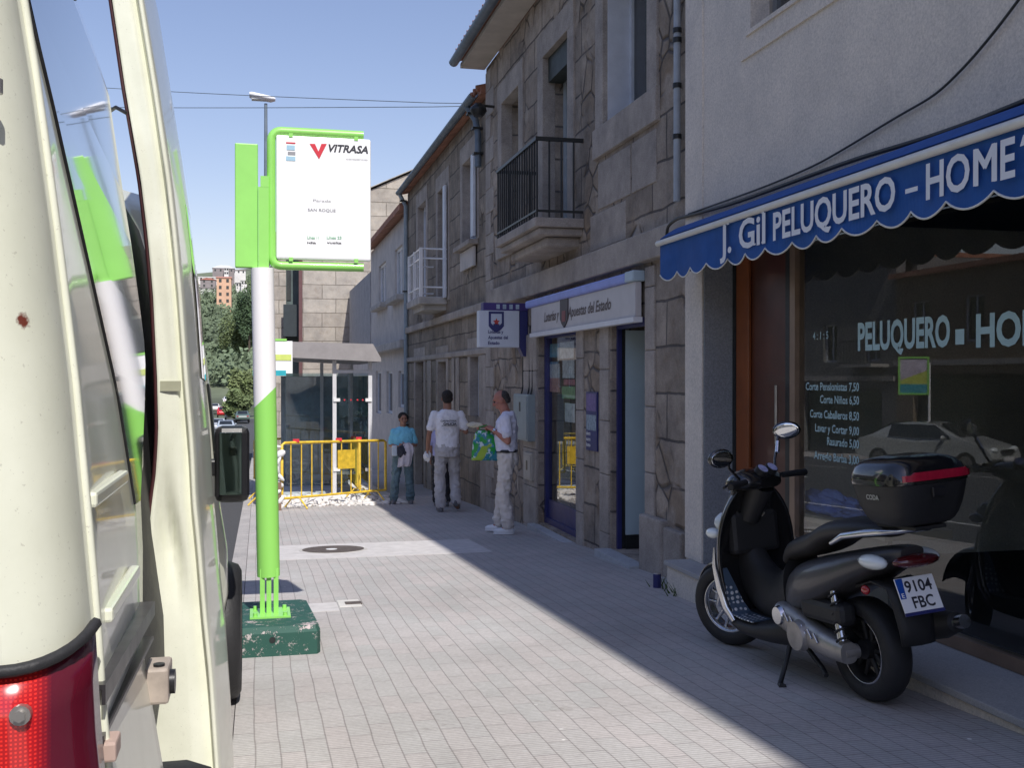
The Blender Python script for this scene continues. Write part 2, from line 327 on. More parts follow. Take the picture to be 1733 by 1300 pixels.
# manhole, valve cover, pale paving repairs
def disc(c, r, h, n=28):
    mb = MB(); vs = [(c[0] + r * math.cos(2 * math.pi * i / n), c[1] + r * math.sin(2 * math.pi * i / n)) for i in range(n)]
    return mb.loft([[(x, y, gz(y) + d) for x, y in vs] for d in (-.02, h)], smooth=False)
mc = onG(564, 931)
t = thing('manhole_cover', 'round dark iron manhole cover set in the sunlit pavement', 'manhole cover', (mc.x, mc.y, mc.z))
m_iron = M('cast_iron', (.14, .115, .10), .7, metal=.4, var=.35, vs=20, bump=.4, bs=60)
obj('rim', disc(mc, .36, .006), M('pale_cement', (.55, .53, .50), .9, var=.2), t)
obj('lid', disc(mc, .325, .010), m_iron, t); obj('plug', disc((mc.x - .02, mc.y - .02), .06, .013, 12), m_white, t)
vc_ = onG(598, 1022)
t = thing('valve_cover', 'small rectangular water valve cover in the pavement', 'valve cover', vc_)
mb = MB()
def plate(mb, x0, x1, y0, y1, h, mi=0):
    return mb.add([(x0, y0, gz(y0) - .02), (x1, y0, gz(y0) - .02), (x1, y1, gz(y1) - .02), (x0, y1, gz(y1) - .02), (x0, y0, gz(y0) + h), (x1, y0, gz(y0) + h), (x1, y1, gz(y1) + h), (x0, y1, gz(y1) + h)], [(0, 3, 2, 1), (4, 5, 6, 7), (0, 1, 5, 4), (1, 2, 6, 5), (2, 3, 7, 6), (3, 0, 4, 7)], mi)
plate(mb, vc_.x - .11, vc_.x + .05, vc_.y - .14, vc_.y + .16, .004); obj('surround', mb, M('light_cement', (.62, .60, .56), .9, var=.15), t)
obj('lid', plate(MB(), vc_.x - .06, vc_.x + .06, vc_.y - .055, vc_.y + .055, .008), m_iron, t)
m_palepave = M('pale_cement_setts', (.57, .545, .53), .92, var=.12, vs=9, bump=.4, bs=40)
a = onG(470, 946); b_ = onG(700, 918)
tag(obj('paving_repair', plate(MB(), .02, 2.35, a.y - .15, b_.y + .1, .003), m_palepave), 'pale band of newer setts across the pavement around the manhole', kind='structure')
a = onG(590, 1036); tag(obj('paving_strip', plate(MB(), .36, vc_.x - .12, a.y + .05, a.y + .42, .003), m_palepave), kind='structure')

# ------------------------------------------------------------------ facade tools
def wall_mb(X, y0, y1, z0, z1, ops, th=.4):
    mb = MB(); ys = sorted({y0, y1, *[o[0] for o in ops], *[o[1] for o in ops]})
    ys = [y for y in ys if y0 <= y <= y1]
    for a, b in zip(ys[:-1], ys[1:]):
        if b - a < 1e-4: continue
        hs = sorted([(max(z0, o[2]), min(z1, o[3])) for o in ops if o[0] <= a + 1e-5 and o[1] >= b - 1e-5]); z = z0
        for h0, h1 in hs:
            if h0 > z + 1e-4: mb.box((X, a, z), (X + th, b, h0))
            z = max(z, h1)
        if z < z1 - 1e-4: mb.box((X, a, z), (X + th, b, z1))
    return mb
def frame_mb(X, y0, y1, z0, z1, w, d, bottom=True):
    mb = MB(); mb.box((X, y0, z0), (X + d, y0 + w, z1)); mb.box((X, y1 - w, z0), (X + d, y1, z1)); mb.box((X, y0 + w, z1 - w), (X + d, y1 - w, z1))
    if bottom: mb.box((X, y0 + w, z0), (X + d, y1 - w, z0 + w))
    return mb
def window(bld, op, X, inset=.2, fm=None, gm=None, fw=.06, mull=1, rail=0, name='window', label=None):
    y0, y1, z0, z1 = op; Xf = X + inset; mb = frame_mb(Xf, y0, y1, z0, z1, fw, .06)
    for i in range(mull):
        yc = y0 + (y1 - y0) * (i + 1) / (mull + 1); mb.box((Xf + .003, yc - fw * .5, z0 + fw), (Xf + .057, yc + fw * .5, z1 - fw))
    if rail: mb.box((Xf + .006, y0 + fw, z0 + (z1 - z0) * rail - .02), (Xf + .054, y1 - fw, z0 + (z1 - z0) * rail + .02))
    w = obj(name, mb, fm or m_whitewood, bld); tag(w, label)
    obj('pane', MB().box((Xf + .03, y0 + fw * .5, z0 + fw * .5), (Xf + .036, y1 - fw * .5, z1 - fw * .5)), gm or m_glass_dark, w); return w
def surround(bld, op, X, w=.24, pr=.025, sill=True, name='window_surround', mat=None, th=.3, lint=.3):
    y0, y1, z0, z1 = op; mb = MB()
    mb.box((X - pr, y0 - w, z0), (X + .14, y0 + .004, z1), bev=.008); mb.box((X - pr, y1 - .004, z0), (X + .14, y1 + w, z1), bev=.008)
    mb.box((X - pr - .003, y0 - w, z1 - .004), (X + .14, y1 + w, z1 + lint), bev=.008)
    if sill: mb.box((X - pr - .02, y0 - w - .03, z0 - .3), (X + .2, y1 + w + .03, z0 + .004), bev=.008)
    return obj(name, mb, mat or m_ashlar, bld)
def dark_back(bld, op, X, d=1.2, mat=None):
    y0, y1, z0, z1 = op; mb = MB()
    mb.box((X + .4, y0 - .6, z0 - .3), (X + .4 + d, y1 + .6, z1 + .5)); return obj('inner_room', mb, mat or m_room, bld)

# ================================================================== B1: rendered building with the barber shop
XW = 3.27; XG = 3.50
yN = -5.25; yF = onX(1162, 500, XW).y
bld1 = thing('rendered_building', 'speckled grey rendered building with the barber shop at street level', 'building', (XW + 2, 3, -.3))
yr = onX(1190, 500, XW).y; zsill = onX(1121.5, 947, 3.05).z
shop = (1.9, yr, zsill - .02, 2.38)
p = onX(1270, 53, XW); wy1 = p.y; wz = p.z; win = (wy1 - 1.25, wy1, wz, wz + 1.5)
ops = [shop, win, (win[0] - 3.2, win[1] - 3.2, wz, wz + 1.5), (win[0], win[1], wz + 3, wz + 4.5), (win[0] - 3.2, win[1] - 3.2, wz + 3, wz + 4.5)]
obj('wall', wall_mb(XW, yN, yF, -1, 8.9, ops, .45), m_plaster, bld1)
mb = MB(); mb.box((XW + .45, yN, -1), (XW + 9, yN + .3, 8.9)); mb.box((XW + .45, yF - .3, -1), (XW + 9, yF, 8.9)); mb.box((XW + 8.7, yN + .3, -1), (XW + 9, yF - .3, 8.9)); mb.box((XW + .45, yN + .3, 2.9), (XW + 8.7, yF - .3, 3.1))
obj('rear_walls', mb, m_plaster, bld1)
obj('roof', MB().box((XW - .05, yN, 8.9), (XW + 9.1, yF, 9.12)), m_conc, bld1)
obj('corner_strip', MB().box((XW - .012, yr - .003, zsill + .003), (XW, yF, 8.9)), m_plaster, bld1)
obj('reveal_cladding', MB().box((XW + .004, yr, zsill + .002), (XG + .12, yr + .012, 2.38)).box((XW - .0, yr + .012, zsill), (XW, yr + .012, zsill)), m_revealg, bld1) if False else None
obj('reveal_cladding', MB().box((XW + .003, yr - .02, zsill + .002), (XG + .10, yr, 2.38)), m_revealg, bld1)
for w_ in ops[1:]:
    window(bld1, w_, XW, .14, m_alu, fw=.05, mull=1)
    obj('sill', MB().box((XW - .015, w_[0] - .12, w_[2] - .17), (XW, w_[1] + .12, w_[2] - .005)).box((XW - .03, w_[0] - .02, w_[2] - .03), (XW + .14, w_[1] + .02, w_[2])), m_plaster, bld1)
# granite plinth step in front of the shop, following the falling pavement
pl = MB(); y_e = onX(1125, 960, 3.05).y
pl.box((3.07, yN, -.9), (XG + .15, y_e, zsill - .035)); obj('plinth', pl, m_plaster, bld1)
sl = obj('sill_slab', MB().box((3.045, yN, zsill - .035), (XG + .16, y_e + .015, zsill), bev=.006), m_sill, bld1)
# shopfront
yd0 = onX(1338, 700, XG).y; yd1 = yr - .02
dr = obj('door', MB().box((XG + .03, yd0 + .03, zsill + .02), (XG + .07, yd1 - .06, 2.33)), m_wood, bld1)
obj('door_frame', frame_mb(XG, yd0 + .02, yd1, zsill + .004, 2.376, .055, .1, False), m_black, dr)
obj('door_panel', MB().box((XG + .0, yd1 - .26, zsill + .02), (XG + .03, yd1 - .06, 2.3), bev=.008), M('orange_wood', (.24, .07, .02), .4, var=.2, vs=4), dr)
obj('door_handle', MB().tube([(XG - .04, yd0 + .13, .85), (XG - .04, yd0 + .13, 1.25)], .011), m_alu, dr)
sf = obj('shop_window', MB().box((XG, yd0 - .055, zsill + .003), (XG + .08, yd0 + .016, 2.376)).box((XG + .005, 1.94, zsill + .003), (XG + .075, yd0 - .055, zsill + .07)).box((XG + .005, 1.94, 2.31), (XG + .075, yd0 - .055, 2.374)).box((XG, 1.9, zsill + .003), (XG + .08, 1.94, 2.376)), m_bronze, bld1)
yv = onX(1452, 566, XG).y
obj('mullion', MB().box((XG + .012, 3.36, zsill + .07), (XG + .07, 3.40, 2.31)), m_dark, sf)
obj('pane', MB().box((XG + .035, 1.94, zsill + .07), (XG + .041, yd0 - .055, 2.31)), m_glass, sf)
# interior
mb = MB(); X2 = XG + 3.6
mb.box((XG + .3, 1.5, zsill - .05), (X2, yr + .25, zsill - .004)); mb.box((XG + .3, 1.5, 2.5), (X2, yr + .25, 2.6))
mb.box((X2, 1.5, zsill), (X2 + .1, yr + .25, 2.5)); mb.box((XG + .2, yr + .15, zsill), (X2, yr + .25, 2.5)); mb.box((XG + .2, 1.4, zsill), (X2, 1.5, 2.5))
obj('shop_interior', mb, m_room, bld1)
led = thing('window_ledge', 'beige display ledge just inside the barber shop window', 'ledge', (XG + .3, 5.7, zsill))
pa = onX(1352, 862, XG + .12); pb = onX(1475, 870, XG + .12)
obj('top', MB().box((XG + .05, pb.y - .25, pa.z - .05), (XG + .5, yd0 - .1, pa.z)), M('beige_laminate', (.34, .27, .18), .5, var=.15), led)
obj('front_panel', MB().box((XG + .07, pb.y - .25, zsill), (XG + .10, yd0 - .1, pa.z - .05)), M('beige_board', (.24, .19, .13), .6, var=.15), led)
# crumpled blue bag
import mathutils
bm = bmesh.new(); bmesh.ops.create_icosphere(bm, subdivisions=4, radius=1)
for v in bm.verts:
    n = mathutils.noise.noise(v.co * 2.4) * .35 + mathutils.noise.noise(v.co * 6) * .14
    q = v.co * (1 + n); v.co = Vector((q.x * .10, q.y * .36, max(-.02, q.z * .10 + .03)))
me = bpy.data.meshes.new('blue_bag'); bm.to_mesh(me); bm.free()
bgp = onX(1415, 850, XG + .24); ob = obj('blue_bag', me, M('blue_plastic_film', (.16, .22, .52), .45, var=.2)); ob.location = (XG + .2, bgp.y, pa.z + .02)
tag(ob, 'crumpled blue cloth lying on the ledge inside the shop window', 'cloth')
# lettering on the pane
m_vinyl = M('pale_teal_vinyl', (.42, .60, .62), .6, var=.08)
U = Vector((0, -1, 0)); Vv = Vector((0, 0, 1)); XT = XG + .033
def glass_text(s, xa, xb, yb, h, off=.0, align='L', parent=None):
    A = onX(xa, yb, XT); B = onX(xb, yb, XT)
    return obj('lettering', text_mesh(s, (XT, A.y, A.z), U, Vv, A.y - B.y, h, .001, off), m_vinyl, parent)
glass_text('PELUQUERO', 1452, 1608, 592, .165, .035, parent=sf)
glass_text('-', 1617, 1632, 600, .30, .05, parent=sf)
z0 = onX(1650, 585, XT)
A = onX(1652, 586, XT); obj('lettering', text_mesh('HOMBRE', (XT, A.y, A.z), U, Vv, .86, .165, .001, .035), m_vinyl, sf)
rows = [('Corte Pensionistas 7,50', 1364, 660), ('Corte Ni\u00f1os 6,50', 1388, 682), ('Corte Caballeros 8,50', 1371, 706), ('Lavar y Cortar 9,00', 1380, 730), ('Rasurado 5,00', 1400, 753), ('Arreglo Barba 3,00', 1378, 776)]
for s_, xa, yb in rows: glass_text(s_, xa, 1454, yb, .052, .018, parent=sf)
glass_text('4 : 1 : 5', 1376, 1402, 575, .05, .01, parent=sf)
# ------------------------------------------------------------------ awning
aw = thing('awning', 'blue scalloped awning lettered J. Gil over the barber shop window', 'awning', (3.0, 4.5, 2.3))
XA = 2.97; P0 = onX(1118, 412, XA); yA = P0.y; zA = P0.z; yB = 1.75
m_canvas = M('royal_blue_canvas', (.008, .080, .31), .75, var=.12, vs=8, bump=.15, bs=120); m_trim = M('white_awning_trim', (.72, .71, .66), .5, var=.08)
zt = onX(1733, 182, XW).z - .01
mb = MB(); nS = 14
vs = []; 
for j in range(2):
    for i in range(9):
        f = i / 8; x = XW - .01 + (XA - XW + .01) * f; z = zt + (zA + .035 - zt) * f + .03 * math.sin(f * math.pi)
        vs.append((x, yA if j else yB, z))
mb.add(vs + [(v[0], v[1], v[2] - .006) for v in vs], [(i, i + 1, i + 10, i + 9) for i in range(8)] + [(i + 18, i + 27, i + 28, i + 19) for i in range(8)] + [(9 + i, 10 + i, 28 + i, 27 + i) for i in range(8)])
obj('canopy', mb, m_canvas, aw)
obj('end_cap', MB().prism([(x, yA + .004, z) for x, y, z in [v for v in vs[9:]]] + [(XA, yA, zA - .22), (XW - .01, yA, zA - .2)], (0, .006, 0)), m_canvas, aw)
obj('front_bar', MB().tube([(XA - .012, yB, zA), (XA - .012, yA + .03, zA)], .022, 12), m_trim, aw)
# scalloped valance from the photographed scallop pitch
zv = 2.078; poly = []; tr = []; y = yA - .01; pitch = .287
while y > yB + .05:
    for k in range(10):
        f = k / 10; yy = y - pitch * f; zz = zv - .052 * math.sin(math.pi * f) ** .8; poly.append((XA, yy, zz))
    y -= pitch
poly.append((XA, y, zv)); vtop = [(XA, yA - .01, zA - .01), (XA, y, zA - .01)]
mb = MB(); n = len(poly); vs = []
for (x, yy, zz) in poly: vs += [(x, yy, zA - .012), (x + .008 * math.sin(yy * 9), yy, (zz + zA) / 2), (x + .014 * math.sin(yy * 7 + 1), yy, zz)]
for d in (0, .004): mb.add([(v[0] + d, v[1], v[2]) for v in vs], [(3 * i + k, 3 * i + k + 1, 3 * i + k + 4, 3 * i + k + 3) for i in range(n - 1) for k in range(2)])
obj('valance', mb, m_canvas, aw)
obj('valance_piping', MB().tube([(x + .014 * math.sin(yy * 7 + 1) - .002, yy, zz) for x, yy, zz in poly], .0055, 5), m_trim, aw)
m_letter = M('white_sewn_letters', (.74, .76, .80), .6, var=.05)
def aw_text(s, xa, xb, yb, h, off=.02, z=None):
    A = onX(xa, yb, XA - .018); B = onX(xb, yb, XA - .018)
    mbt = text_mesh(s, (XA - .018, A.y, A.z if z is None else z), U, Vv, A.y - B.y, h, .001, off)
    return obj('lettering', mbt, m_letter, aw)
zb = 2.112
aw_text('J. Gil', 1219, 1296, 0, .185, .022, zb)
aw_text('PELUQUERO', 1309, 1516, 0, .165, .024, zb); aw_text('-', 1533, 1554, 0, .17, .0, zb + .01); aw_text('HO', 1568, 1642, 0, .165, .022, zb); aw_text('E', 1694, 1719, 0, .165, .022, zb); aw_text('\u00b4S', 1727, 1775, 0, .165, .02, zb)
aw_text('M', 1648, 1685, 0, .168, .0, zb)
A = onX(1648, 400, XA - .018); B = onX(1685, 400, XA - .018); obj('lettering', text_mesh('M', (XA - .0186, A.y - .009, zb - .002), U, Vv, A.y - B.y, .168, .001, .0), m_letter, aw)
sr = MB()   # slab serifs of the J, i and l
for px, up in ((1226, 1), (1232, 1), (1277, 0), (1291, 0), (1291, 1)):
    A = onX(px, 400, XA - .018); zz = zb + (.178 if up else .0); sr.box((XA - .0195, A.y - .016, zz), (XA - .0185, A.y + .016, zz + .010))
obj('serifs', sr, m_letter, aw)
obj('arm', MB().tube([(XW, yA - .12, zA - .1), (3.1, yA - .10, zA + .02), (XA, yA - .08, zA)], .014), m_alu, aw)
# cables on the render
def cable(name, pts, X, r, label, group=None):
    P = [onX(px, py, X) for px, py in pts]; Q = []
    for i in range(len(P) - 1):
        for k in range(5): Q.append(P[i].lerp(P[i + 1], k / 5))
    Q.append(P[-1])
    for it in range(4): Q = [Q[0]] + [(Q[i - 1] + Q[i] * 2 + Q[i + 1]) / 4 for i in range(1, len(Q) - 1)] + [Q[-1]]
    return tag(obj(name, MB().tube(Q, r, 6), m_black, smooth=True), label, 'cable', group)
cable('cable', [(1128, 400), (1130, 382), (1145, 370), (1162, 366), (1240, 345), (1330, 312), (1450, 268), (1560, 236), (1650, 205), (1760, 160)], XW - .03, .013, 'thick black cable bundle along the wall just above the awning')
cable('cable', [(1165, 362), (1290, 318), (1380, 280), (1440, 245), (1520, 196), (1585, 160), (1640, 105), (1690, 45), (1760, -50)], XW - .02, .007, 'thin black cable climbing away across the grey rendered wall')

# ================================================================== B2: granite house with balcony
X2W = 3.40; yE = onX(823, 300, X2W).y
b2 = thing('granite_house', 'granite and rubble house with black iron balcony and lottery shop below', 'building', (X2W + 2, 12, -.5))
def opn(xa, xb, za, zb, X=X2W): return (onX(xb, 500, X).y, onX(xa, 500, X).y, za, zb)
W1 = opn(1023, 1098, onX(1023, 213, X2W).z, 5.35); D2 = opn(921, 963, 2.98, 5.2); W3 = opn(851, 880, 3.3, 5.2)
zs1 = 1.86
S1 = opn(912, 976, gz(12) + .06, zs1); S2 = opn(1035, 1093, gz(9.5) + .05, zs1)
zw = 6.02
obj('wall', wall_mb(X2W, yF + .004, yE, -1.6, zw, [W1, D2, W3, S1, S2], .4), m_stoneA, b2)
obj('side_walls', MB().box((X2W + .4, yE - .4, -1.6), (X2W + 8, yE, zw)).box((X2W + 7.6, yF + .01, -1.6), (X2W + 8, yE - .4, zw)), m_stoneA, b2)
for o_, s_, nm in ((W1, True, 'window_surround'), (D2, False, 'door_surround'), (W3, True, 'window_surround')): surround(b2, o_, X2W, sill=s_, name=nm)
# window with half lowered dark shutter, balcony door, small window
w = window(b2, (W1[0] + .0, W1[1], W1[2], W1[3]), X2W, .26, m_whitewood, fw=.07)
sh = MB()
for k in range(34): z = W1[2] + .03 + k * .045; sh.box((X2W + .22, W1[0] + .03, z), (X2W + .24, W1[0] + .68, z + .036))
obj('shutter', sh, m_shutter, w)
obj('reveal', MB().box((X2W + .03, W1[1] - .02, W1[2]), (X2W + .26, W1[1] - .0, W1[3])), m_whitewood, w)
m_curt = M('net_curtain_glass', (.17, .20, .22), .12, var=.25, vs=3, spec=.8)
window(b2, D2, X2W, .24, M('grey_door_paint', (.40, .45, .47), .5, var=.15), m_curt, fw=.11, rail=.45, name='balcony_door')
obj('shutter_box', MB().box((X2W + .05, D2[0], D2[3] - .3), (X2W + .24, D2[1], D2[3])), m_shutter, b2)
window(b2, W3, X2W, .24, M('grey_window_paint', (.40, .43, .45), .5, var=.15), m_curt, fw=.08)
# ashlar courses, ledge over the shop, quoins
mb = MB(); zl = onX(1024, 461, X2W - .1).z
mb.box((X2W - .09, yF + .01, zl), (X2W + .1, yE - .5, zl + .26), bev=.015)
obj('ledge', mb, m_ashlar, b2)
mb = MB(); z = -1.5; k = 0
while z < zw - .1:
    h = .30 + .1 * random.random(); l = .34 if k % 2 else .55
    mb.box((X2W - .012, yE - l, z), (X2W + .1, yE + .004, min(z + h, zw) - .008), bev=.008); z += h; k += 1
obj('quoins', mb, m_ashlar, b2)
mb = MB()   # dressed blocks beside and under the big window
for (a, b, z0_, z1_) in [(1013, 1068, 3.02, 3.5), (1070, 1112, 3.02, 3.5), (1000, 1060, 2.62, 3.0)]:
    o_ = opn(a, b, 0, 0); mb.box((X2W - .01, o_[0] + .006, z0_), (X2W + .1, o_[1] - .006, z1_ - .012), bev=.008)
obj('dressed_blocks', mb, m_ashlar, b2)
# stone jambs of the shop openings
def jamb(xa, xb, zt_, pr, zlo=-1.2, zstep=None):
    mb = MB(); o_ = opn(xa, xb, 0, 0); z = zlo
    while z < zt_ - .05:
        h = zstep or (.45 + .2 * random.random()); mb.box((X2W - pr, o_[0], z), (X2W + .12, o_[1], min(z + h, zt_) - .004), bev=.012); z += h - .0
    return obj('jamb', mb, m_ashlar, b2)
jamb(889, 911, zs1, .03); jamb(977, 989, zs1, .02); jamb(1018, 1033, zs1, .025); jamb(1094, 1110, 2.3, .02)
zbz = onX(1120, 878, X2W).z
mb = MB(); o_ = opn(1093, 1131, 0, 0); mb.box((X2W - .07, o_[0], -1), (X2W + .1, o_[1], zbz), bev=.02); o_ = opn(1132, 1161, 0, 0); mb.box((X2W - .05, max(o_[0], yF + .01), -1), (X2W + .1, o_[1] + .02, zbz - .05), bev=.02)
obj('base_stones', mb, m_ashlar, b2)
# roof, soffit, gutter
XE = 2.98; zg = onX(823, 112, X2W).z
obj('soffit', MB().box((XE + .04, yF + .01, zg - .02), (X2W, yE + .12, zg + .05)), m_soffit, b2)
mb = MB(); yA_, yB_ = yF + .01, yE + .14
mb.add([(XE, yA_, zg + .08), (XE, yB_, zg + .08), (X2W + 4, yB_, zg + 1.5), (X2W + 4, yA_, zg + 1.5), (XE, yA_, zg + .2), (XE, yB_, zg + .2), (X2W + 4, yB_, zg + 1.65), (X2W + 4, yA_, zg + 1.65)], [(0, 1, 2, 3), (4, 7, 6, 5), (0, 4, 5, 1), (1, 5, 6, 2), (2, 6, 7, 3), (3, 7, 4, 0)])
obj('roof', mb, m_tile, b2)
mb = MB()
for i in range(38):
    y = yA_ + .1 + i * (yB_ - yA_ - .2) / 37; mb.tube([(XE - .03, y, zg + .20), (XE + .6, y, zg + .42)], .055, 8)
obj('eave_tiles', mb, m_tile, b2)
gt = MB(); pr = [(XE - .02 + .075 * math.cos(a) - .03, zg + .09 + .075 * math.sin(a)) for a in [math.pi + i * math.pi / 8 for i in range(9)]] + [(XE - .02 + .06 * math.cos(a) - .03, zg + .09 + .06 * math.sin(a)) for a in [2 * math.pi - i * math.pi / 8 for i in range(9)]]
gt.loft([[(x, yA_, z) for x, z in pr], [(x, yB_ + .05, z) for x, z in pr]], smooth=True)
obj('gutter', gt, m_zinc, b2)
# drainpipe with brackets beside the rendered building
pp = thing('drainpipe', 'thin pale drainpipe with black clips at the edge of the granite wall', 'pipe', (X2W - .06, onX(1147, 100, X2W - .05).y, 2.9))
yp = onX(1146, 100, X2W - .05).y; obj('pipe', MB().tube([(X2W - .05, yp, 2.75), (X2W - .05, yp, 6.0)], .03, 10), M('pale_grey_pvc', (.38, .42, .46), .5, var=.15), pp)
for py in (60, 76, 152, 237): z = onX(1146, py, X2W).z; obj('clip', MB().tube([(X2W - .05, yp, z - .02), (X2W - .05, yp, z + .02)], .038, 10), m_black, pp)
# balcony
yb0 = onX(988, 383, X2W).y; yb1 = onX(838, 400, 2.86).y; zb1 = onX(898.5, 391, 2.86).z; XB = 2.86
bal = obj('balcony', MB().box((XB, yb0, zb1 + .03), (X2W + .05, yb1, zb1 + .13), bev=.01).box((XB + .05, yb0 + .05, zb1 - .05), (X2W + .05, yb1 - .05, zb1 + .03), bev=.02).box((XB + .16, yb0 + .16, zb1 - .16), (X2W + .05, yb1 - .16, zb1 - .05), bev=.03), m_ashlar, b2)
zr = onX(905, 233, XB).z; zf = zb1 + .13; mb = MB(); e = .03
for z, r in ((zr, .02), (zf + .07, .012)):
    mb.box((XB + e - r, yb0 + e - r, z - r), (X2W, yb0 + e + r, z + r)); mb.box((XB + e - r, yb0 + e + r, z - r + .001), (XB + e + r, yb1 - e - r, z + r - .001)); mb.box((XB + e - r, yb1 - e - r, z - r), (X2W, yb1 - e + r, z + r))
for i in range(4): x = XB + e + i * (X2W - XB) / 4; mb.tube([(x, yb0 + e, zf), (x, yb0 + e, zr)], .011, 6); mb.tube([(x, yb1 - e, zf), (x, yb1 - e, zr)], .011, 6)
nb = 17
for i in range(1, nb): y = yb0 + e + i * (yb1 - yb0 - 2 * e) / nb; mb.tube([(XB + e, y, zf), (XB + e, y, zr)], .011, 6)
obj('railing', mb, m_black, bal)
# lottery shopfront in the granite house
SP = MB(); XSg = X2W + .1
fr = obj('shop_window', frame_mb(XSg - .03, S1[0], S1[1], S1[2], S1[3], .07, .08), m_blue, b2)
zpn = onX(945, 852, XSg).z
obj('lower_panel', MB().box((XSg, S1[0] + .07, S1[2] + .07), (XSg + .04, S1[1] - .07, zpn)), m_blue, fr)
obj('pane', MB().box((XSg + .01, S1[0] + .07, zpn), (XSg + .016, S1[1] - .07, S1[3] - .07)), m_glass, fr)
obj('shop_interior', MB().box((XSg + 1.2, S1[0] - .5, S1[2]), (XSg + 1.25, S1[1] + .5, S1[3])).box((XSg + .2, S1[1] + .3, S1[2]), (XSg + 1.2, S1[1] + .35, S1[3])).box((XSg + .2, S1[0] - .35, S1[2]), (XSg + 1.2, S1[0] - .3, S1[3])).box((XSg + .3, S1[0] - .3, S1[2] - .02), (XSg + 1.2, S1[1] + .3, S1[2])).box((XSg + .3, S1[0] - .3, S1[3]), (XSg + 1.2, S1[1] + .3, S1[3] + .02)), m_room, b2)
cols = [(.2, .45, .6), (.75, .75, .78), (.55, .15, .18), (.7, .72, .75), (.12, .3, .5), (.2, .45, .18), (.75, .76, .8), (.72, .35, .3)]
pcs = [(921, 584, 947, 612, 0), (948, 580, 972, 606, 3), (920, 617, 948, 640, 1), (953, 610, 973, 640, 6), (955, 642, 974, 652, 2), (921, 640, 948, 664, 7), (952, 654, 974, 676, 5), (957, 682, 974, 716, 6), (921, 606, 946, 616, 4)]
for xa, ya, xb, yb_, ci in pcs:
    A = onX(xa, ya, XSg + .03); B = onX(xb, yb_, XSg + .03)
    pc = obj('poster', MB().box((XSg + .022, B.y, B.z), (XSg + .025, A.y, A.z)), M('printed_poster', cols[ci], .6, var=.35, vs=14), fr)
tag(obj('shop_step', MB().box((X2W - .12, S1[0] - .05, gz(12) - .3), (X2W + .14, S1[1] + .12, gz(12.9) + .075), bev=.006), m_marble, b2), 'thin worn marble step below the blue shopfront')
dj = obj('door_frame', MB().box((XSg - .05, S2[1] - .05, S2[2]), (XSg - .01, S2[1] - .003, S2[3])).box((XSg - .05, S2[0] + .003, S2[3] - .08), (XSg - .01, S2[1] - .05, S2[3])), m_blue, b2)
obj('dark_gap_strip', MB().box((XSg - .009, S2[1] - .04, S2[2]), (XSg + .03, S2[1] - .003, S2[3])), m_black, b2)  # black strip standing in for the shaded gap behind the blue frame
m_pale = M('pale_green_painted_board', (.50, .62, .66), .6, var=.06, vs=2)
obj('passage_wall', MB().box((XSg + .03, S2[1] - .06, S2[2] + .14), (XSg + 1.4, S2[1] - .006, S2[3] - .09)), m_pale, b2)
obj('skirting', MB().box((XSg + .03, S2[1] - .07, S2[2]), (XSg + 1.4, S2[1] - .006, S2[2] + .138)), m_black, b2)
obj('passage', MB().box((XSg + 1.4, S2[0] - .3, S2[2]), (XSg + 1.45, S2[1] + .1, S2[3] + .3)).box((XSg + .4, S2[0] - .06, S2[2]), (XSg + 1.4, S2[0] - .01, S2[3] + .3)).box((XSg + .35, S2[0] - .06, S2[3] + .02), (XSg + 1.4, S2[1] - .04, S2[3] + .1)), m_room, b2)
st_ = onX(1015, 935, 3.26)
obj('door_step', MB().box((3.24, S2[0] - .02, gz(9) - .3), (XSg + 1.3, S2[1] + .06, S2[2] - .002), bev=.005), m_marble, b2)
# ------------------------------------------------------------------ lottery fascia sign
XS = 3.30; A = onX(1075, 545, XS); Bf = onX(899, 571, XS); Tp = onX(1075, 476, XS)
fs = thing('fascia_sign', 'pale shop sign board with lilac top over the lottery shop', 'sign', (XS, 10.3, 1.9))
m_signface = M('cream_sign_face', (.56, .53, .52), .5, var=.05)
obj('board', MB().box((XS, A.y, A.z + .05), (X2W - .04, Bf.y, Tp.z), bev=.004), m_signface, fs)
obj('lower_lip', MB().box((XS - .02, A.y - .01, A.z - .0), (X2W - .035, Bf.y + .01, A.z + .048)), M('white_lip', (.72, .72, .74), .4, var=.05), fs)
obj('top_housing', MB().box((XS - .03, A.y + .2, Tp.z + .002), (X2W - .01, Bf.y + .2, Tp.z + .095), bev=.02), m_lilac, fs)
obj('housing_cap', MB().box((XS - .035, A.y - .02, Tp.z + .002), (X2W - .01, A.y + .198, Tp.z + .1), bev=.012), M('pale_blue_cap', (.42, .52, .58), .5, var=.05), fs)
m_ink = M('brown_grey_sign_ink', (.12, .09, .08), .6, var=0)
def sign_text(s, xa, xb, yb, h, X, par, mat, off=.0, shear=0):
    a = onX(xa, yb, X); b = onX(xb, yb, X); return obj('lettering', text_mesh(s, (X, a.y, a.z), U, Vv, a.y - b.y, h, .001, off, shear), mat, par)
zt0 = Bf.z + .105
for s_, xa, xb in (('Loter\u00edas y', 921, 946), ('Apuestas del Estado', 961, 1034)):
    a = onX(xa, 540, XS - .002); b = onX(xb, 540, XS - .002); obj('lettering', text_mesh(s_, (XS - .002, a.y, A.z + .16), U, Vv, a.y - b.y, .115, .001, .02, .25), m_ink, fs)
a = onX(947, 505, XS - .015); b = onX(960, 558, XS - .015)
def shield(w, h):
    return [(-w / 2, h / 2), (w / 2, h / 2), (w / 2, -h * .2), (w * .28, -h * .38), (0, -h / 2), (-w * .28, -h * .38), (-w / 2, -h * .2)]
yc = (a.y + b.y) / 2; hh = .33; zc = A.z + .22; ww = abs(a.y - b.y)
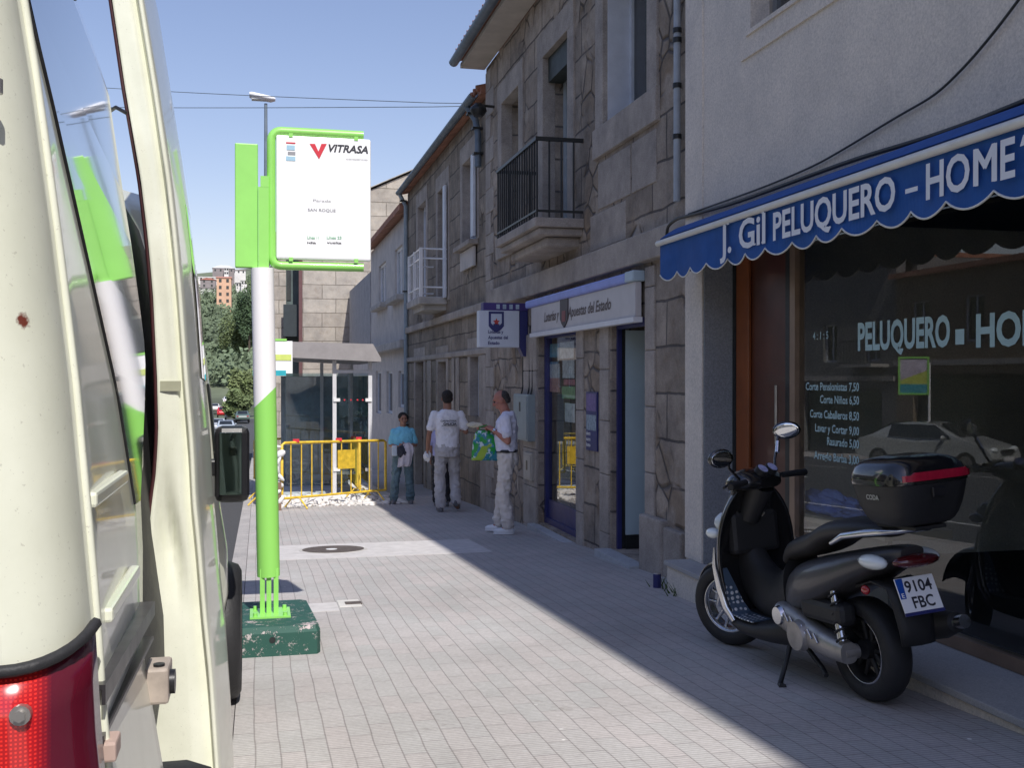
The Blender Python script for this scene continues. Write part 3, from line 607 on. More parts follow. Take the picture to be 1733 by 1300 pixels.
obj('emblem', MB().prism([(XS - .012, yc - q[0], zc + q[1]) for q in shield(ww, hh)], (.011, 0, 0)), M('dark_brown_emblem', (.05, .035, .04), .5, var=0), fs)
obj('emblem_stripe', MB().box((XS - .015, yc - ww * .22, zc - .10), (XS - .0125, yc + ww * .22, zc + .02)), M('maroon_emblem', (.22, .05, .05), .5, var=0), fs)
# hanging sign
YH = onX(892, 560, X2W).y; hs = thing('projecting_sign', 'white projecting box sign with blue shield emblem of the lottery shop', 'sign', (3.1, YH, 1.9))
a = onY(811, 525, YH - .08); b = onY(879, 588, YH - .08)
obj('light_box', MB().box((a.x, YH - .08, b.z), (b.x, YH + .08, a.z), bev=.006), M('white_sign_face', (.62, .66, .74), .4, var=.04), hs)
c_ = onY(893, 606, YH - .07); obj('bracket', MB().prism([(b.x + .004, YH - .07, a.z - .0), (c_.x, YH - .07, a.z), (c_.x, YH - .07, c_.z + .02), (b.x + .06, YH - .07, c_.z + .02), (b.x + .004, YH - .07, b.z)], (0, .14, 0)), m_blue, hs)
t0 = onY(818, 512, YH - .075); obj('top_strip', MB().box((t0.x, YH - .075, a.z + .002), (c_.x, YH + .07, t0.z)), M('violet_strip', (.06, .04, .20), .5, var=.1), hs)
sq = MB(); 
for i in range(4): sx = onY(840 + i * 11, 518, YH - .08).x; sq.box((sx, YH - .079, a.z + .02), (sx + .045, YH - .0755, t0.z - .02))
obj('strip_icons', sq, M('pale_icon', (.4, .5, .6), .5, var=.3, vs=8), hs)
ex = onY(840, 545, YH - .083); cx, cz = ex.x, ex.z
mb = MB(); mb.prism([(cx + q[0], YH - .0835, cz + q[1]) for q in shield(.20, .27)], (0, .003, 0)); obj('emblem', mb, m_blue, hs)
obj('emblem_field', MB().prism([(cx + q[0], YH - .0865, cz + .02 + q[1]) for q in shield(.14, .17)], (0, .0025, 0)), M('pale_emblem_field', (.55, .6, .7), .5, var=0), hs)
obj('emblem_star', MB().prism([(cx + .045 * math.cos(rad(90 + 36 * k)) * (1 if k % 2 == 0 else .5), YH - .0885, cz + .0 + .05 * math.sin(rad(90 + 36 * k)) * (1 if k % 2 == 0 else .5)) for k in range(10)], (0, .0015, 0)), M('red_star', (.5, .05, .04), .5, var=0), hs)
obj('emblem_foot', MB().prism([(cx + q[0], YH - .0885, cz - .07 + q[1]) for q in shield(.08, .09)], (0, .0015, 0)), m_blue, hs)
for i, (s_, w_) in enumerate((('Loter\u00edas y', .20), ('Apuestas del', .26), ('Estado', .15))):
    px0 = onY(826, 560 + 9.5 * i + 4, YH - .083); obj('lettering', text_mesh(s_, (px0.x, YH - .083, px0.z), (1, 0, 0), (0, 0, 1), w_, .042, .001, .025), m_blue, hs)
# poster on the pier, intercom, conduit
a = onX(995, 663, X2W - .0); b = onX(1013, 763, X2W); po = thing('wall_poster', 'narrow dark blue notice with a violet top on the stone pier', 'poster', (X2W, (a.y + b.y) / 2, b.z))
zT, zB_ = a.z, onX(1004, 763, X2W).z
obj('board', MB().box((X2W - .02, b.y, zB_), (X2W, a.y, zT)), m_blue, po)
obj('violet_panel', MB().box((X2W - .023, b.y + .02, zT - .2), (X2W - .0205, a.y - .02, zT - .02)), M('violet_print', (.16, .11, .28), .5, var=.3, vs=30), po)
obj('photo_panel', MB().box((X2W - .023, b.y + .02, zT - .4), (X2W - .0205, a.y - .02, zT - .24)), M('grey_print', (.25, .32, .38), .5, var=.5, vs=30), po)
for i in range(3): obj('lettering', text_mesh(['abierto', 'euro', 'loto'][i], (X2W - .023, a.y - .02, zB_ + .16 - .06 * i), U, Vv, .14, .04, .001, .02), m_white, po)
# meter cabinets
def cabinet(name, label, xa, xm, xb, ya, yb_, mat, ex=True):
    near = onX(xb, 700, X2W - .003).y; dpt = X2W - onY(xm, 700, near).x; Xf = X2W - dpt; far = onX(xa, 700, Xf).y; zt_ = onX(xm, ya, Xf).z; zb_ = onX(xm, yb_, Xf).z
    c = thing(name, label, 'utility box', (X2W - .1, near, zb_)); obj('cabinet', MB().box((Xf, near, zb_), (X2W - .003, far, zt_), bev=.01), mat, c)
    obj('door', MB().box((Xf - .008, near + .03, zb_ + .03), (Xf - .001, far - .03, zt_ - .03), bev=.003), mat, c)
    obj('vent', MB().box((Xf - .012, (near + far) / 2 - .03, zt_ - .22), (Xf - .0085, (near + far) / 2 + .03, zt_ - .10)), m_dark, c); return near, Xf, zt_, zb_
m_cab = M('grey_green_cabinet', (.30, .35, .35), .5, var=.08)
nr, Xf, zt_, zb_ = cabinet('meter_cabinet', 'large grey green meter cabinet beside the blue shopfront', 869, 893, 909, 668, 748, m_cab)
cabinet('gas_meter_box', 'small cream meter box under the grey cabinet', 886, 899, 907, 768, 815, M('cream_box', (.45, .42, .37), .6, var=.1))
for i, px in enumerate((886, 897, 902)):
    A = onX(px, 592, X2W - .02); tag(obj('cable', MB().tube([(X2W - .02, A.y, A.z + .3), (X2W - .02, A.y + .01, A.z), (X2W - .03, A.y - .01, zt_ + .1), (X2W - .05, A.y, zt_ - .005)], .01, 6), m_black), 'black cable dropping from the projecting sign to the meter cabinet', 'cable', 'cables down to the meter cabinet')
# ================================================================== B3: lower weathered stone house
X3 = 3.46; y3a = yE + .006; y3b = onX(690, 400, X3).y
b3 = thing('stone_house', 'lower weathered stone house with white railed balcony beyond the granite house', 'building', (X3 + 2, 20, -1))
z3 = onX(823, 137, X3 - .2).z
def op3(xa, xb, za, zb): return (onX(xb, 500, X3).y, onX(xa, 500, X3).y, za, zb)
def z3p(px, py): return onX(px, py, X3).z
O3 = [op3(708, 722, z3p(715, 505), z3p(715, 345)), op3(742, 758, 2.75, z3p(750, 318)), op3(784, 807, z3p(795, 413), z3p(795, 268)),
      op3(704, 718, -1.2, z3p(711, 612)), op3(797, 812, z3p(805, 705), z3p(805, 603)), op3(742, 756, -1.0, z3p(750, 612))]
obj('wall', wall_mb(X3, y3a, y3b, -2, z3, O3, .4), m_stoneB, b3)
obj('side_walls', MB().box((X3 + .4, y3b - .4, -2), (X3 + 8, y3b, z3)).box((X3 + 7.6, y3a, -2), (X3 + 8, y3b - .4, z3)), m_stoneB, b3)
for o_ in O3: surround(b3, o_, X3, w=.2, pr=.02, sill=False)
m_cu3 = M('curtained_glass', (.30, .34, .38), .15, var=.2, vs=3, spec=.8)
window(b3, O3[0], X3, .12, gm=m_cu3, fw=.09); window(b3, O3[1], X3, .25, name='balcony_door'); window(b3, O3[2], X3, .12, gm=m_cu3, fw=.09, mull=1)
window(b3, O3[3], X3, .28, m_dark, fw=.08, name='door'); window(b3, O3[4], X3, .12, M('pale_blue_frame', (.42, .46, .52), .5, var=.1), fw=.09, mull=0); window(b3, O3[5], X3, .28, m_dark, name='door')
for o_, e_ in ((O3[1], .05), (O3[2], .02)): obj('open_shutter', MB().box((X3 - .08, o_[0] - .10, o_[2] + .05), (X3 - .045, o_[0] + .12, o_[3] - .05)), m_whitewood, b3)
s_ = O3[2]; obj('window_sill', MB().box((X3 - .16, s_[0] - .12, s_[2] - .08), (X3, s_[1] + .12, s_[2]), bev=.01), m_ashlar, b3)
za = z3p(795, 455); obj('sill_panel', MB().box((X3 - .06, s_[0] - .02, za), (X3 - .024, s_[1] - .02, s_[2] - .1)), m_plaster2, b3)
obj('string_course', MB().box((X3 - .09, y3a + .02, z3p(760, 545)), (X3, y3b - .05, z3p(760, 545) + .14), bev=.02).box((X3 - .05, y3a + .02, z3p(760, 606)), (X3, y3b - .05, z3p(760, 606) + .1), bev=.02), m_ashlar, b3)
for px in (728, 770, 775, 820):   # shallow pilasters of dressed stone on the ground floor
    y_ = onX(px, 600, X3).y; obj('pilaster', MB().box((X3 - .03, y_ - .2, -1.6), (X3, y_ + .2, z3p(760, 606) - .004), bev=.012), m_ashlar, b3)
mb = MB(); XE3 = X3 - .14
mb.add([(XE3, y3a, z3), (XE3, y3b + .1, z3), (X3 + 4, y3b + .1, z3 + .95), (X3 + 4, y3a, z3 + .95), (XE3, y3a, z3 + .1), (XE3, y3b + .1, z3 + .1), (X3 + 4, y3b + .1, z3 + 1.08), (X3 + 4, y3a, z3 + 1.08)], [(0, 1, 2, 3), (4, 7, 6, 5), (0, 4, 5, 1), (1, 5, 6, 2), (2, 6, 7, 3), (3, 7, 4, 0)])
obj('roof', mb, m_tile, b3)
mb = MB()
for i in range(44): y = y3a + .12 + i * (y3b - y3a - .2) / 43; mb.tube([(XE3 - .05, y, z3 + .10), (XE3 + .5, y, z3 + .24)], .05, 7)
obj('eave_tiles', mb, m_tile, b3)
def gutter(bld, X, z, ya, yb, r=.07, mat=None):
    pr = [(X + r * math.cos(a), z + r * math.sin(a)) for a in [math.pi + i * math.pi / 8 for i in range(9)]] + [(X + (r - .012) * math.cos(a), z + (r - .012) * math.sin(a)) for a in [2 * math.pi - i * math.pi / 8 for i in range(9)]]
    return obj('gutter', MB().loft([[(x, ya, zz) for x, zz in pr], [(x, yb, zz) for x, zz in pr]]), mat or m_zinc, bld)
gutter(b3, XE3 - .08, z3 + .03, y3a + .16, y3b)
def pipe(name, label, pts, r, mat, cat='pipe', group=None):
    p0 = Vector(pts[-1]); t = thing(name, label, cat, p0, group=group); obj('pipe', MB().tube(pts, r, 8), mat, t)
    for i in range(1, len(pts)): q = Vector(pts[i - 1]).lerp(Vector(pts[i]), .6); obj('clip', MB().box(q - Vector((r * 1.5, r * 1.3, .015)), q + Vector((r * 1.6, r * 1.3, .015))), m_black, t)
    return t
q = onX(806, 180, X3 - .1); q2 = onX(806, 282, X3 - .1)
pipe('drainpipe', 'dark zinc drainpipe dropping from the gutter next to the black lantern', [(XE3 - .08, q.y + .2, z3), (XE3 + .05, q.y + .1, z3 - .25), (X3 - .07, q.y, z3 - .5), (X3 - .07, q2.y, q2.z)], .055, m_zinc)
q = onX(691, 330, X3 - .1); pipe('drainpipe', 'pale grey drainpipe at the far corner of the lower stone house', [(XE3 - .08, y3b - .12, z3), (X3 - .06, y3b - .12, z3 - .3), (X3 - .06, y3b - .12, 2.0), (X3 - .06, y3b - .12, -1.0)], .05, M('pale_blue_pipe', (.28, .34, .38), .5, var=.15))
q = onX(814, 185, 3.2); t = thing('wall_lantern', 'small black lantern bracketed high on the granite wall corner', 'lamp', (3.3, q.y, q.z))
obj('bracket', MB().tube([(X3, q.y, q.z + .05), (3.2, q.y, q.z + .06)], .02), m_black, t); obj('shade', MB().loft([[(3.16 + r * math.cos(a), q.y + r * math.sin(a), q.z + z) for a in [k * math.pi / 5 for k in range(10)]] for r, z in ((.04, .09), (.12, .02), (.13, -.02), (.07, -.1))]), m_black, t)
# balcony with white railing
ya_ = onX(757, 500, X3).y; XB3 = 2.92; yb_ = onX(688, 500, XB3).y; zb_ = onX(707, 515, XB3).z
bal = obj('balcony', MB().box((XB3, ya_, zb_), (X3, yb_, zb_ + .14), bev=.02).box((XB3 + .12, ya_ + .1, zb_ - .1), (X3, yb_ - .1, zb_)), m_conc, b3)
zt3 = onX(707, 421, XB3).z; zf = zb_ + .14; mb = MB()
for z in (zt3, zt3 - .18, zf + .18): mb.tube([(X3, ya_ + .05, z), (XB3 + .05, ya_ + .05, z), (XB3 + .05, yb_ - .05, z), (X3, yb_ - .05, z)], .016, 6)
for y in (ya_ + .05, (ya_ + yb_) / 2, yb_ - .05): mb.box((XB3 + .02, y - .03, zf), (XB3 + .08, y + .03, zt3 + .02))
for i in range(9): y = ya_ + .1 + i * (yb_ - ya_ - .2) / 8; mb.tube([(XB3 + .05, y, zf), (XB3 + .05, y, zt3)], .008, 5)
obj('railing', mb, m_white, bal)
# ================================================================== B4: small pale rendered house, B5 low wall beyond
X4 = 3.52; y4b = onX(628, 500, X4).y
b4 = thing('pale_house', 'small pale rendered house with stone ledges beyond the white railed balcony', 'building', (X4 + 2, 29, -1.4))
def op4(xa, xb, ya, yb2): return (onX(xb, 500, X4).y, onX(xa, 500, X4).y, onX((xa + xb) / 2, yb2, X4).z, onX((xa + xb) / 2, ya, X4).z)
O4 = [op4(641, 653, 446, 515), op4(668, 681, 418, 502), op4(636, 645, 628, 700), op4(654, 664, 628, 700), op4(674, 684, 628, 690)]
z4 = onX(683, 350, X4 - .2).z
obj('wall', wall_mb(X4, y3b + .006, y4b, -2.5, z4, O4, .4), m_plaster2, b4)
obj('side_walls', MB().box((X4 + .4, y4b - .4, -2.5), (X4 + 6, y4b, z4)).box((X4 + 5.6, y3b + .01, -2.5), (X4 + 6, y4b - .4, z4)), m_plaster2, b4)
for k, o_ in enumerate(O4): window(b4, o_, X4, .06, m_white if k < 2 else None, m_cu3 if k < 2 else None, mull=1 if k < 2 else 0, fw=.07)
for o_ in O4[:2]: obj('window_ledge', MB().box((X4 - .22, o_[0] - .4, o_[2] - .16), (X4, o_[1] + .4, o_[2] - .01), bev=.03), m_conc, b4)
zc4 = onX(660, 596, X4).z; obj('ledge', MB().box((X4 - .25, y3b + .1, zc4), (X4, y4b - .1, zc4 + .22), bev=.03), m_conc, b4)
o_ = op4(657, 690, 400, 500); obj('stone_band', MB().box((X4 - .02, y3b + .01, zc4 + .23), (X4, onX(657, 500, X4).y, z4 - .01)), m_stoneB, b4) if False else None
mb = MB(); XE4 = X4 - .25; ya4, yb4 = y3b + .02, y4b + .1
mb.add([(XE4, ya4, z4), (XE4, yb4, z4), (X4 + 3, yb4, z4 + 1.1), (X4 + 3, ya4, z4 + 1.1), (XE4, ya4, z4 + .14), (XE4, yb4, z4 + .14), (X4 + 3, yb4, z4 + 1.25), (X4 + 3, ya4, z4 + 1.25)], [(0, 1, 2, 3), (4, 7, 6, 5), (0, 4, 5, 1), (1, 5, 6, 2), (2, 6, 7, 3), (3, 7, 4, 0)])
obj('roof', mb, m_tile, b4)
b5 = thing('low_annexe', 'low annexe clad in rough pale panels against the sunlit end wall', 'building', (X4 + 1, 36, -1.8)); z5 = onX(630, 458, X4).z
obj('wall', MB().box((X4 + .03, y4b + .01, -2.5), (X4 + 4, 41.9, z5 - .3)), m_plaster2, b5); obj('parapet', MB().box((X4 - .02, y4b + .02, 2.2), (X4 + .029, 41.8, z5)).box((X4 + .03, y4b + .012, z5 - .3), (X4 + 4, 41.9, z5 - .02)), M_granite('rough_cladding', (.42, .42, .43), sc=12, var=.2), b5)
# ================================================================== end building: tall sunlit granite gable facing the camera
YE = 42.0
eb = thing('gable_building', 'tall building with sunlit pale granite side wall closing the view', 'building', (3, YE + 3, -2))
xl = onY(512, 500, YE).x; xr = 9.0; zl_ = onY(627, 300, YE).z; zr_ = onY(702, 268, YE).z; sl = (zr_ - zl_) / (onY(702, 278, YE).x - onY(627, 315, YE).x)
zL = zl_ + sl * (xl - onY(627, 315, YE).x) - .5
obj('gable_wall', MB().prism([(xl, YE, -2.6), (xr, YE, -2.6), (xr, YE, zL + sl * (xr - xl)), (xl, YE, zL)], (0, 12, 0)), m_stoneC, eb)
xl2 = onY(468, 500, YE + .9).x
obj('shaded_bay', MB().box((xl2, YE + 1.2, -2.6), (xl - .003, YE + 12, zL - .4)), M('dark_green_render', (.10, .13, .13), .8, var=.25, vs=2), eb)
obj('corner_pier', MB().box((xl2 - .15, YE + .9, -2.6), (onY(484, 500, YE + .9).x, YE + 1.19, zL - .4)), m_stoneC, eb)
obj('downpipe', MB().box((xl - .14, YE + .02, -2.6), (xl - .004, YE + .14, zL - .3)), M('maroon_pipe', (.13, .06, .06), .6), eb)
bl = MB(); z = onY(495, 570, YE + .8).z; bl.box((xl2 + .25, YE + .45, z), (xl - .15, YE + 1.19, z + .15)); bl.box((xl2 + .25, YE + .45, z + .15), (xl - .15, YE + .5, z + 1.25)); obj('balcony', bl, M('dark_balcony_panels', (.03, .04, .045), .6), eb)
wz5 = onY(495, 500, YE + 1.2).z; window_b = MB().box((xl2 + .4, YE + 1.17, wz5 - .2), (xl - .4, YE + 1.199, wz5 + 1.6)); obj('window', window_b, m_glass_dark, eb)
mb = MB().prism([(xl - .3, YE - .12, zL - .05), (xr, YE - .12, zL + sl * (xr - xl) + .07), (xr, YE - .12, zL + sl * (xr - xl) + .10), (xl - .3, YE - .12, zL - .02)], (0, 12.3, 0)); obj('roof', mb, m_conc, eb)
# ================================================================== buildings over the road (seen in the shop glass) and behind the camera
random.seed(3)
m_opp = [M_granite('dark_render_%s' % n, c, sc=20, var=.12, grime=.35) for n, c in (('ochre', (.25, .20, .15)), ('grey', (.22, .22, .22)), ('brown', (.20, .15, .12)), ('stone', (.26, .25, .23)))]
opp = [(-26, -12, 8, 1, 'ochre'), (-12, 2, 10, 0, 'grey'), (2, 13, 7.5, 3, 'stone'), (13, 27, 9.5, 2, 'brown'), (27, 36, 6.5, 0, 'ochre'), (36, 52, 8.0, 1, 'grey'), (52, 66, 9.5, 3, 'stone'), (66, 84, 7, 2, 'brown')]
for i, (a, b, h, mi, cn) in enumerate(opp):
    desc = ['two storey', 'three storey', 'low stone', 'four window wide brown', 'small ochre', 'grey shop', 'tall stone', 'last brown'][i]
    o = thing('terraced_building', desc + ' building across the road, shop at street level', 'building', (-18, (a + b) / 2, gz((a + b) / 2)), group='buildings across the road')
    zb = gz((a + b) / 2); ops_ = []; n = int((b - a) / 3); XO = -16.6
    for lv in range(int((h - 3.6) / 2.8) + 1):
        for k in range(n): yc = a + (b - a) * (k + .5) / n; ops_.append((yc - .55, yc + .55, zb + 4.0 + lv * 2.8, zb + 5.6 + lv * 2.8))
    ops_ = [q for q in ops_ if q[3] < zb + h - .3]
    gf = [(a + (b - a) * (k + .12) / (n // 2), a + (b - a) * (k + .88) / (n // 2), zb + .1, zb + 2.9) for k in range(n // 2)]
    w = wall_mb(0, a + .005, b - .005, -5, zb + h, ops_ + gf, .4); w.v = [(XO - v[0], v[1], v[2]) for v in w.v]; obj('wall', w, m_opp[mi], o)
    obj('rear_block', MB().box((XO - 8, a + .005, -5), (XO - .9, b - .005, zb + h - .02)), m_opp[mi], o)
    obj('roof', MB().box((XO - 8, a, zb + h), (XO + .35, b, zb + h + .18)), m_tile, o)
    for q in ops_:
        f = frame_mb(0, q[0], q[1], q[2], q[3], .07, .06).box((.003, (q[0] + q[1]) / 2 - .03, q[2] + .07), (.057, (q[0] + q[1]) / 2 + .03, q[3] - .07)); f.v = [(XO - .14 - v[0], v[1], v[2]) for v in f.v]; wo = obj('window', f, m_whitewood, o)
        obj('pane', MB().box((XO - .18, q[0] + .05, q[2] + .05), (XO - .175, q[1] - .05, q[3] - .05)), m_glass_dark, wo)
    for q in gf:
        f = frame_mb(0, q[0], q[1], q[2], q[3], .1, .1, False); f.v = [(XO - .2 - v[0], v[1], v[2]) for v in f.v]; wo = obj('shop_front', f, m_black, o)
        obj('pane', MB().box((XO - .26, q[0] + .08, q[2]), (XO - .255, q[1] - .08, q[3] - .08)), m_glass_dark, wo)
    obj('string_course', MB().box((XO + .001, a + .01, zb + 3.2), (XO + .12, b - .01, zb + 3.4)), m_conc, o)
    if h > 7: 
        yc = ops_[0][0]; obj('balcony', MB().box((XO + .002, yc - .6, zb + 3.75), (XO + .8, yc + 1.7, zb + 3.87)), m_conc, o)
        r_ = MB()
        for k in range(10): r_.tube([(XO + .77, yc - .55 + k * .245, zb + 3.87), (XO + .77, yc - .55 + k * .245, zb + 4.8)], .015, 5)
        r_.tube([(XO, yc - .57, zb + 4.8), (XO + .77, yc - .57, zb + 4.8), (XO + .77, yc + 1.67, zb + 4.8), (XO, yc + 1.67, zb + 4.8)], .02, 5); obj('railing', r_, m_black, o)
bb = thing('corner_block', 'taller rendered block next to the barber shop building, behind the camera', 'building', (6, -10, 0)); ynt = 3.66 - .827 * (9.95 - .1)
obj('wall', MB().box((3.18, -20, -1), (11, yN - .02, 10.4)), m_plaster, bb); obj('roof', MB().box((2.86, -20, 10.4), (11, yN - .02, 10.6)), m_conc, bb)
# ================================================================== street lamp, wires
p = onY(450, 300, 25); gzz = gz(25)
t = thing('street_lamp', 'tall thin street lamp with white head behind the bus stop sign', 'street lamp', (p.x, 25, gzz))
zt_ = onY(450, 175, 25).z; obj('pole', MB().tube([(p.x, 25, gzz), (p.x, 25, zt_)], [.075, .035], 10), m_zinc, t)
h0 = onY(422, 160, 25); h1 = onY(466, 168, 25)
obj('lamp_head', MB().loft([[Vector((x, 25 + .16 * k * math.cos(a), zc + .075 * k * math.sin(a))) for a in [j * math.pi / 6 for j in range(12)]] for x, zc, k in ((h0.x, h0.z, .75), (h0.x + .06, h0.z - .01, 1), (h1.x - .1, h1.z, .9), (h1.x, h1.z, .5))]), M('white_lamp_shell', (.75, .76, .78), .35, var=.03), t)
obj('lens', MB().box((h0.x + .05, 24.9, h0.z - .11), (h1.x - .22, 25.1, h0.z - .06)), M('frosted_lens', (.6, .62, .6), .3, var=0), t)
P1 = [onY(792, 176, 17), onY(792, 180, 17)]; P2 = [onY(285, 133, 22), onY(285, 169, 22)]; P3 = [onY(500, 141, 19.6), onY(500, 173, 19.6)]
for i in range(2):
    A, B_ = P1[i], P2[i]; E = A + (B_ - A) * ((A.x + 16.6) / (A.x - B_.x)); pts = []
    for k in range(41): f = k / 40; q = A.lerp(E, f); q.z -= .35 * math.sin(math.pi * f) * (1 if i == 0 else .6); pts.append(q)
    dz = 0; pts[0] = Vector((X3 + .02, A.y, A.z + .02))
    tag(obj('overhead_wire', MB().tube(pts, .007, 5), m_zinc), ['upper sagging overhead wire crossing the sky over the street', 'lower straighter overhead wire crossing the sky over the street'][i], 'wire', 'overhead wires')
# ================================================================== distance: parked cars, trees, hillside town
def leaf_crown(name, c, r, n, mat, parent, seed=1, sz=.25, clumps=14):
    random.seed(seed); cl = []
    for k in range(clumps):
        d = Vector((random.gauss(0, 1), random.gauss(0, 1), random.gauss(0, .8))).normalized() * (random.random() ** .5)
        cl.append((Vector((c[0] + d.x * r[0] * .8, c[1] + d.y * r[1] * .8, c[2] + d.z * r[2] * .8)), .25 + .25 * random.random()))
    vs = []; fs = []
    for k in range(n):
        cc, cr = random.choice(cl); d = Vector((random.gauss(0, 1), random.gauss(0, 1), random.gauss(0, 1))).normalized() * (random.random() ** .33)
        p = cc + Vector((d.x * r[0], d.y * r[1], d.z * r[2])) * cr; a = Vector((random.gauss(0, 1), random.gauss(0, 1), random.gauss(0, 1))).normalized(); b = a.orthogonal().normalized(); s = sz * (.6 + .8 * random.random())
        i = len(vs); vs += [p - a * s, p + b * s * .6, p + a * s, p - b * s * .6]; fs.append((i, i + 1, i + 2, i + 3))
    return obj(name, MB().add(vs, fs), mat, parent)
m_leaf = [M('olive_leaves', (.125, .165, .065), .7, var=.5, vs=.6), M('dark_leaves', (.07, .115, .055), .7, var=.5, vs=.6), M('light_leaves', (.16, .20, .08), .7, var=.5, vs=.6)]
m_bark = M('bark', (.08, .06, .045), .95, var=.3)
trs = [(404, 566, 250, 4.4, 8.6, 0), (421, 535, 240, 3.2, 7.0, 1), (386, 604, 262, 3.4, 4.2, 1), (438, 520, 245, 5.0, 10.0, 0), (414, 655, 160, 2.3, 4.4, 2), (402, 682, 140, 1.8, 1.9, 0), (374, 592, 300, 4, 4, 1), (455, 500, 250, 5, 9, 1)]
desc = ['broad olive green tree right of the orange apartment block', 'dark tree in front of the broad olive one by the bus stop pole', 'dark bushy tree at the left of the far clump', 'tall olive tree partly behind the white pole', 'low pale green tree above the parked cars', 'low olive tree behind the pole above the parked cars', 'wide dark tree on the lower hillside', 'tall dark tree behind the bus stop sign']
for i, (px, py, Y, r, rz_, mi) in enumerate(trs):
    c = onY(px, py, Y); g0 = hz(c.x, Y)
    t = thing('tree', desc[i], 'tree', (c.x, Y, g0), group='trees at the end of the street')
    obj('trunk', MB().tube([(c.x, Y, g0), (c.x + .1, Y, (g0 + c.z) / 2), (c.x, Y, c.z)], [.35, .25, .12], 7), m_bark, t)
    leaf_crown('crown', c, (r, r, rz_), 8000, m_leaf[mi], t, seed=i + 5, sz=.24, clumps=24)
def house(px, py, wpx, hpx, Y, wall, roofm, label, win=True, depth=9, roof='hip'):
    c = onY(px, py, Y); w = wpx / F_PX * Y; h = hpx / F_PX * Y; g0 = min(c.z, hz(c.x, Y)) - 1
    t = thing('hillside_house', label, 'house', (c.x, Y, c.z), group='houses on the far hillside')
    obj('wall', MB().box((c.x - w / 2, Y, g0 - 3), (c.x + w / 2, Y + depth, c.z + h)), wall, t)
    if roof == 'hip':
        e = .4; z = c.z + h; vs = [(c.x - w / 2 - e, Y - e, z + .01), (c.x + w / 2 + e, Y - e, z + .01), (c.x + w / 2 + e, Y + depth + e, z + .01), (c.x - w / 2 - e, Y + depth + e, z + .01), (c.x - w * .2, Y + depth / 2, z + w * .16), (c.x + w * .2, Y + depth / 2, z + w * .16)]
        obj('roof', MB().add(vs, [(0, 3, 2, 1), (0, 1, 5, 4), (1, 2, 5), (2, 3, 4, 5), (3, 0, 4)]), roofm, t)
    else: obj('roof', MB().box((c.x - w / 2 - .3, Y - .3, c.z + h + .01), (c.x + w / 2 + .3, Y + depth, c.z + h + .5)), roofm, t)
    if win:
        nf = max(1, round(h / 3)); nw = max(2, round(w / 3.2)); mb = MB()
        for f in range(nf):
            for k in range(nw): x = c.x - w / 2 + w * (k + .5) / nw; z = c.z + (f + .35) * h / nf; mb.box((x - .5, Y - .06, z), (x + .5, Y - .01, z + 1.3))
        obj('windows', mb, m_glass_dark, t)
    return t
mW = M('hill_white', (.7, .68, .66), .8, var=.1, vs=.2); mO = M('hill_orange', (.64, .40, .27), .8, var=.12, vs=.3); mG = M('hill_grey', (.26, .23, .23), .8, var=.15, vs=.3); mR = M('hill_red_roof', (.40, .14, .09), .8, var=.3, vs=.5); mPk = M('hill_pink', (.55, .28, .24), .8, var=.1)
hs_ = [(379, 516, 23, 44, 430, mO, mPk, 'tall orange apartment block on the far hillside', 'flat'), (384, 613, 46, 0, 300, mG, mR, '', ''),
 (378, 462, 34, 8, 700, mG, mW, 'grey house with a broad white gable on the ridge', 'hip'), (383, 466, 7, 12, 690, mW, mW, 'narrow white gabled house at the crest of the ridge', 'hip'), (404, 464, 22, 6, 720, mW, mG, 'long low pale house on the ridge right of the crest', 'flat'), (404, 487, 9, 8, 600, mW, mG, 'small white house right of the orange block', 'hip'), (413, 484, 9, 9, 590, mW, mW, 'white house with dark windows near the bus stop pole', 'hip'),
 (350, 492, 26, 4, 560, mW, mG, 'long white wall like house left of the orange block', 'flat'), (352, 488, 24, 14, 600, mG, mR, 'dark roofed house above the long white one', 'hip'), (355, 476, 36, 6, 680, mW, mW, 'low pale terrace at the left end of the ridge', 'flat'),
 (360, 545, 16, 10, 420, mG, mR, 'grey house with red roof below the long white one', 'hip'), (350, 565, 24, 8, 380, mW, mR, 'white house with a big red roof near the van', 'hip'), (385, 553, 14, 6, 410, mPk, mR, 'pink house half hidden by trees', 'hip'), (418, 548, 12, 8, 420, mW, mG, 'white house glimpsed through trees by the pole', 'hip'),
 (366, 600, 36, 7, 330, mW, mPk, 'long white building above the grey apartment block', 'flat'), (390, 600, 16, 10, 325, mPk, mR, 'pink gabled house above the grey apartment block', 'hip'), (342, 530, 12, 14, 500, mW, mR, 'white house at the far left of the hillside', 'hip')]
for h_ in hs_:
    if h_[2] == 46: continue
    house(h_[0], h_[1], h_[2], h_[3], h_[4], h_[5], h_[6], h_[7], roof=h_[8])
house(384, 668, 40, 52, 240, mG, M('slate_roof', (.10, .10, .13), .7), 'grey apartment block with a slate roof behind the parked cars', roof='hip')
wd = MB(); random.seed(21)
for k in range(760):
    Y = 215 + 620 * random.random() ** 1.1; X = Y * (-.02 + .13 * random.gauss(0, 1)) if k > 520 else Y * (-.075 + .085 * random.random()); r = 1.6 + 2.6 * random.random(); c0 = Vector((X, Y, hz(X, Y) + r * .7))
    for q in range(60):
        d = Vector((random.gauss(0, 1), random.gauss(0, 1), random.gauss(0, 1))).normalized() * r * random.random() ** .4; p = c0 + d; a = Vector((random.gauss(0, 1), random.gauss(0, 1), random.gauss(0, 1))).normalized(); b = a.orthogonal().normalized(); z_ = .17 * r
        wd.add([p - a * z_, p + b * z_ * .7, p + a * z_, p - b * z_ * .7], [(0, 1, 2, 3)])
tag(obj('hillside_woods', wd, M('distant_woodland', (.13, .17, .10), .9, var=.5, vs=.05)), 'scattered woodland covering the far hillside between the houses', 'woodland', kind='stuff')
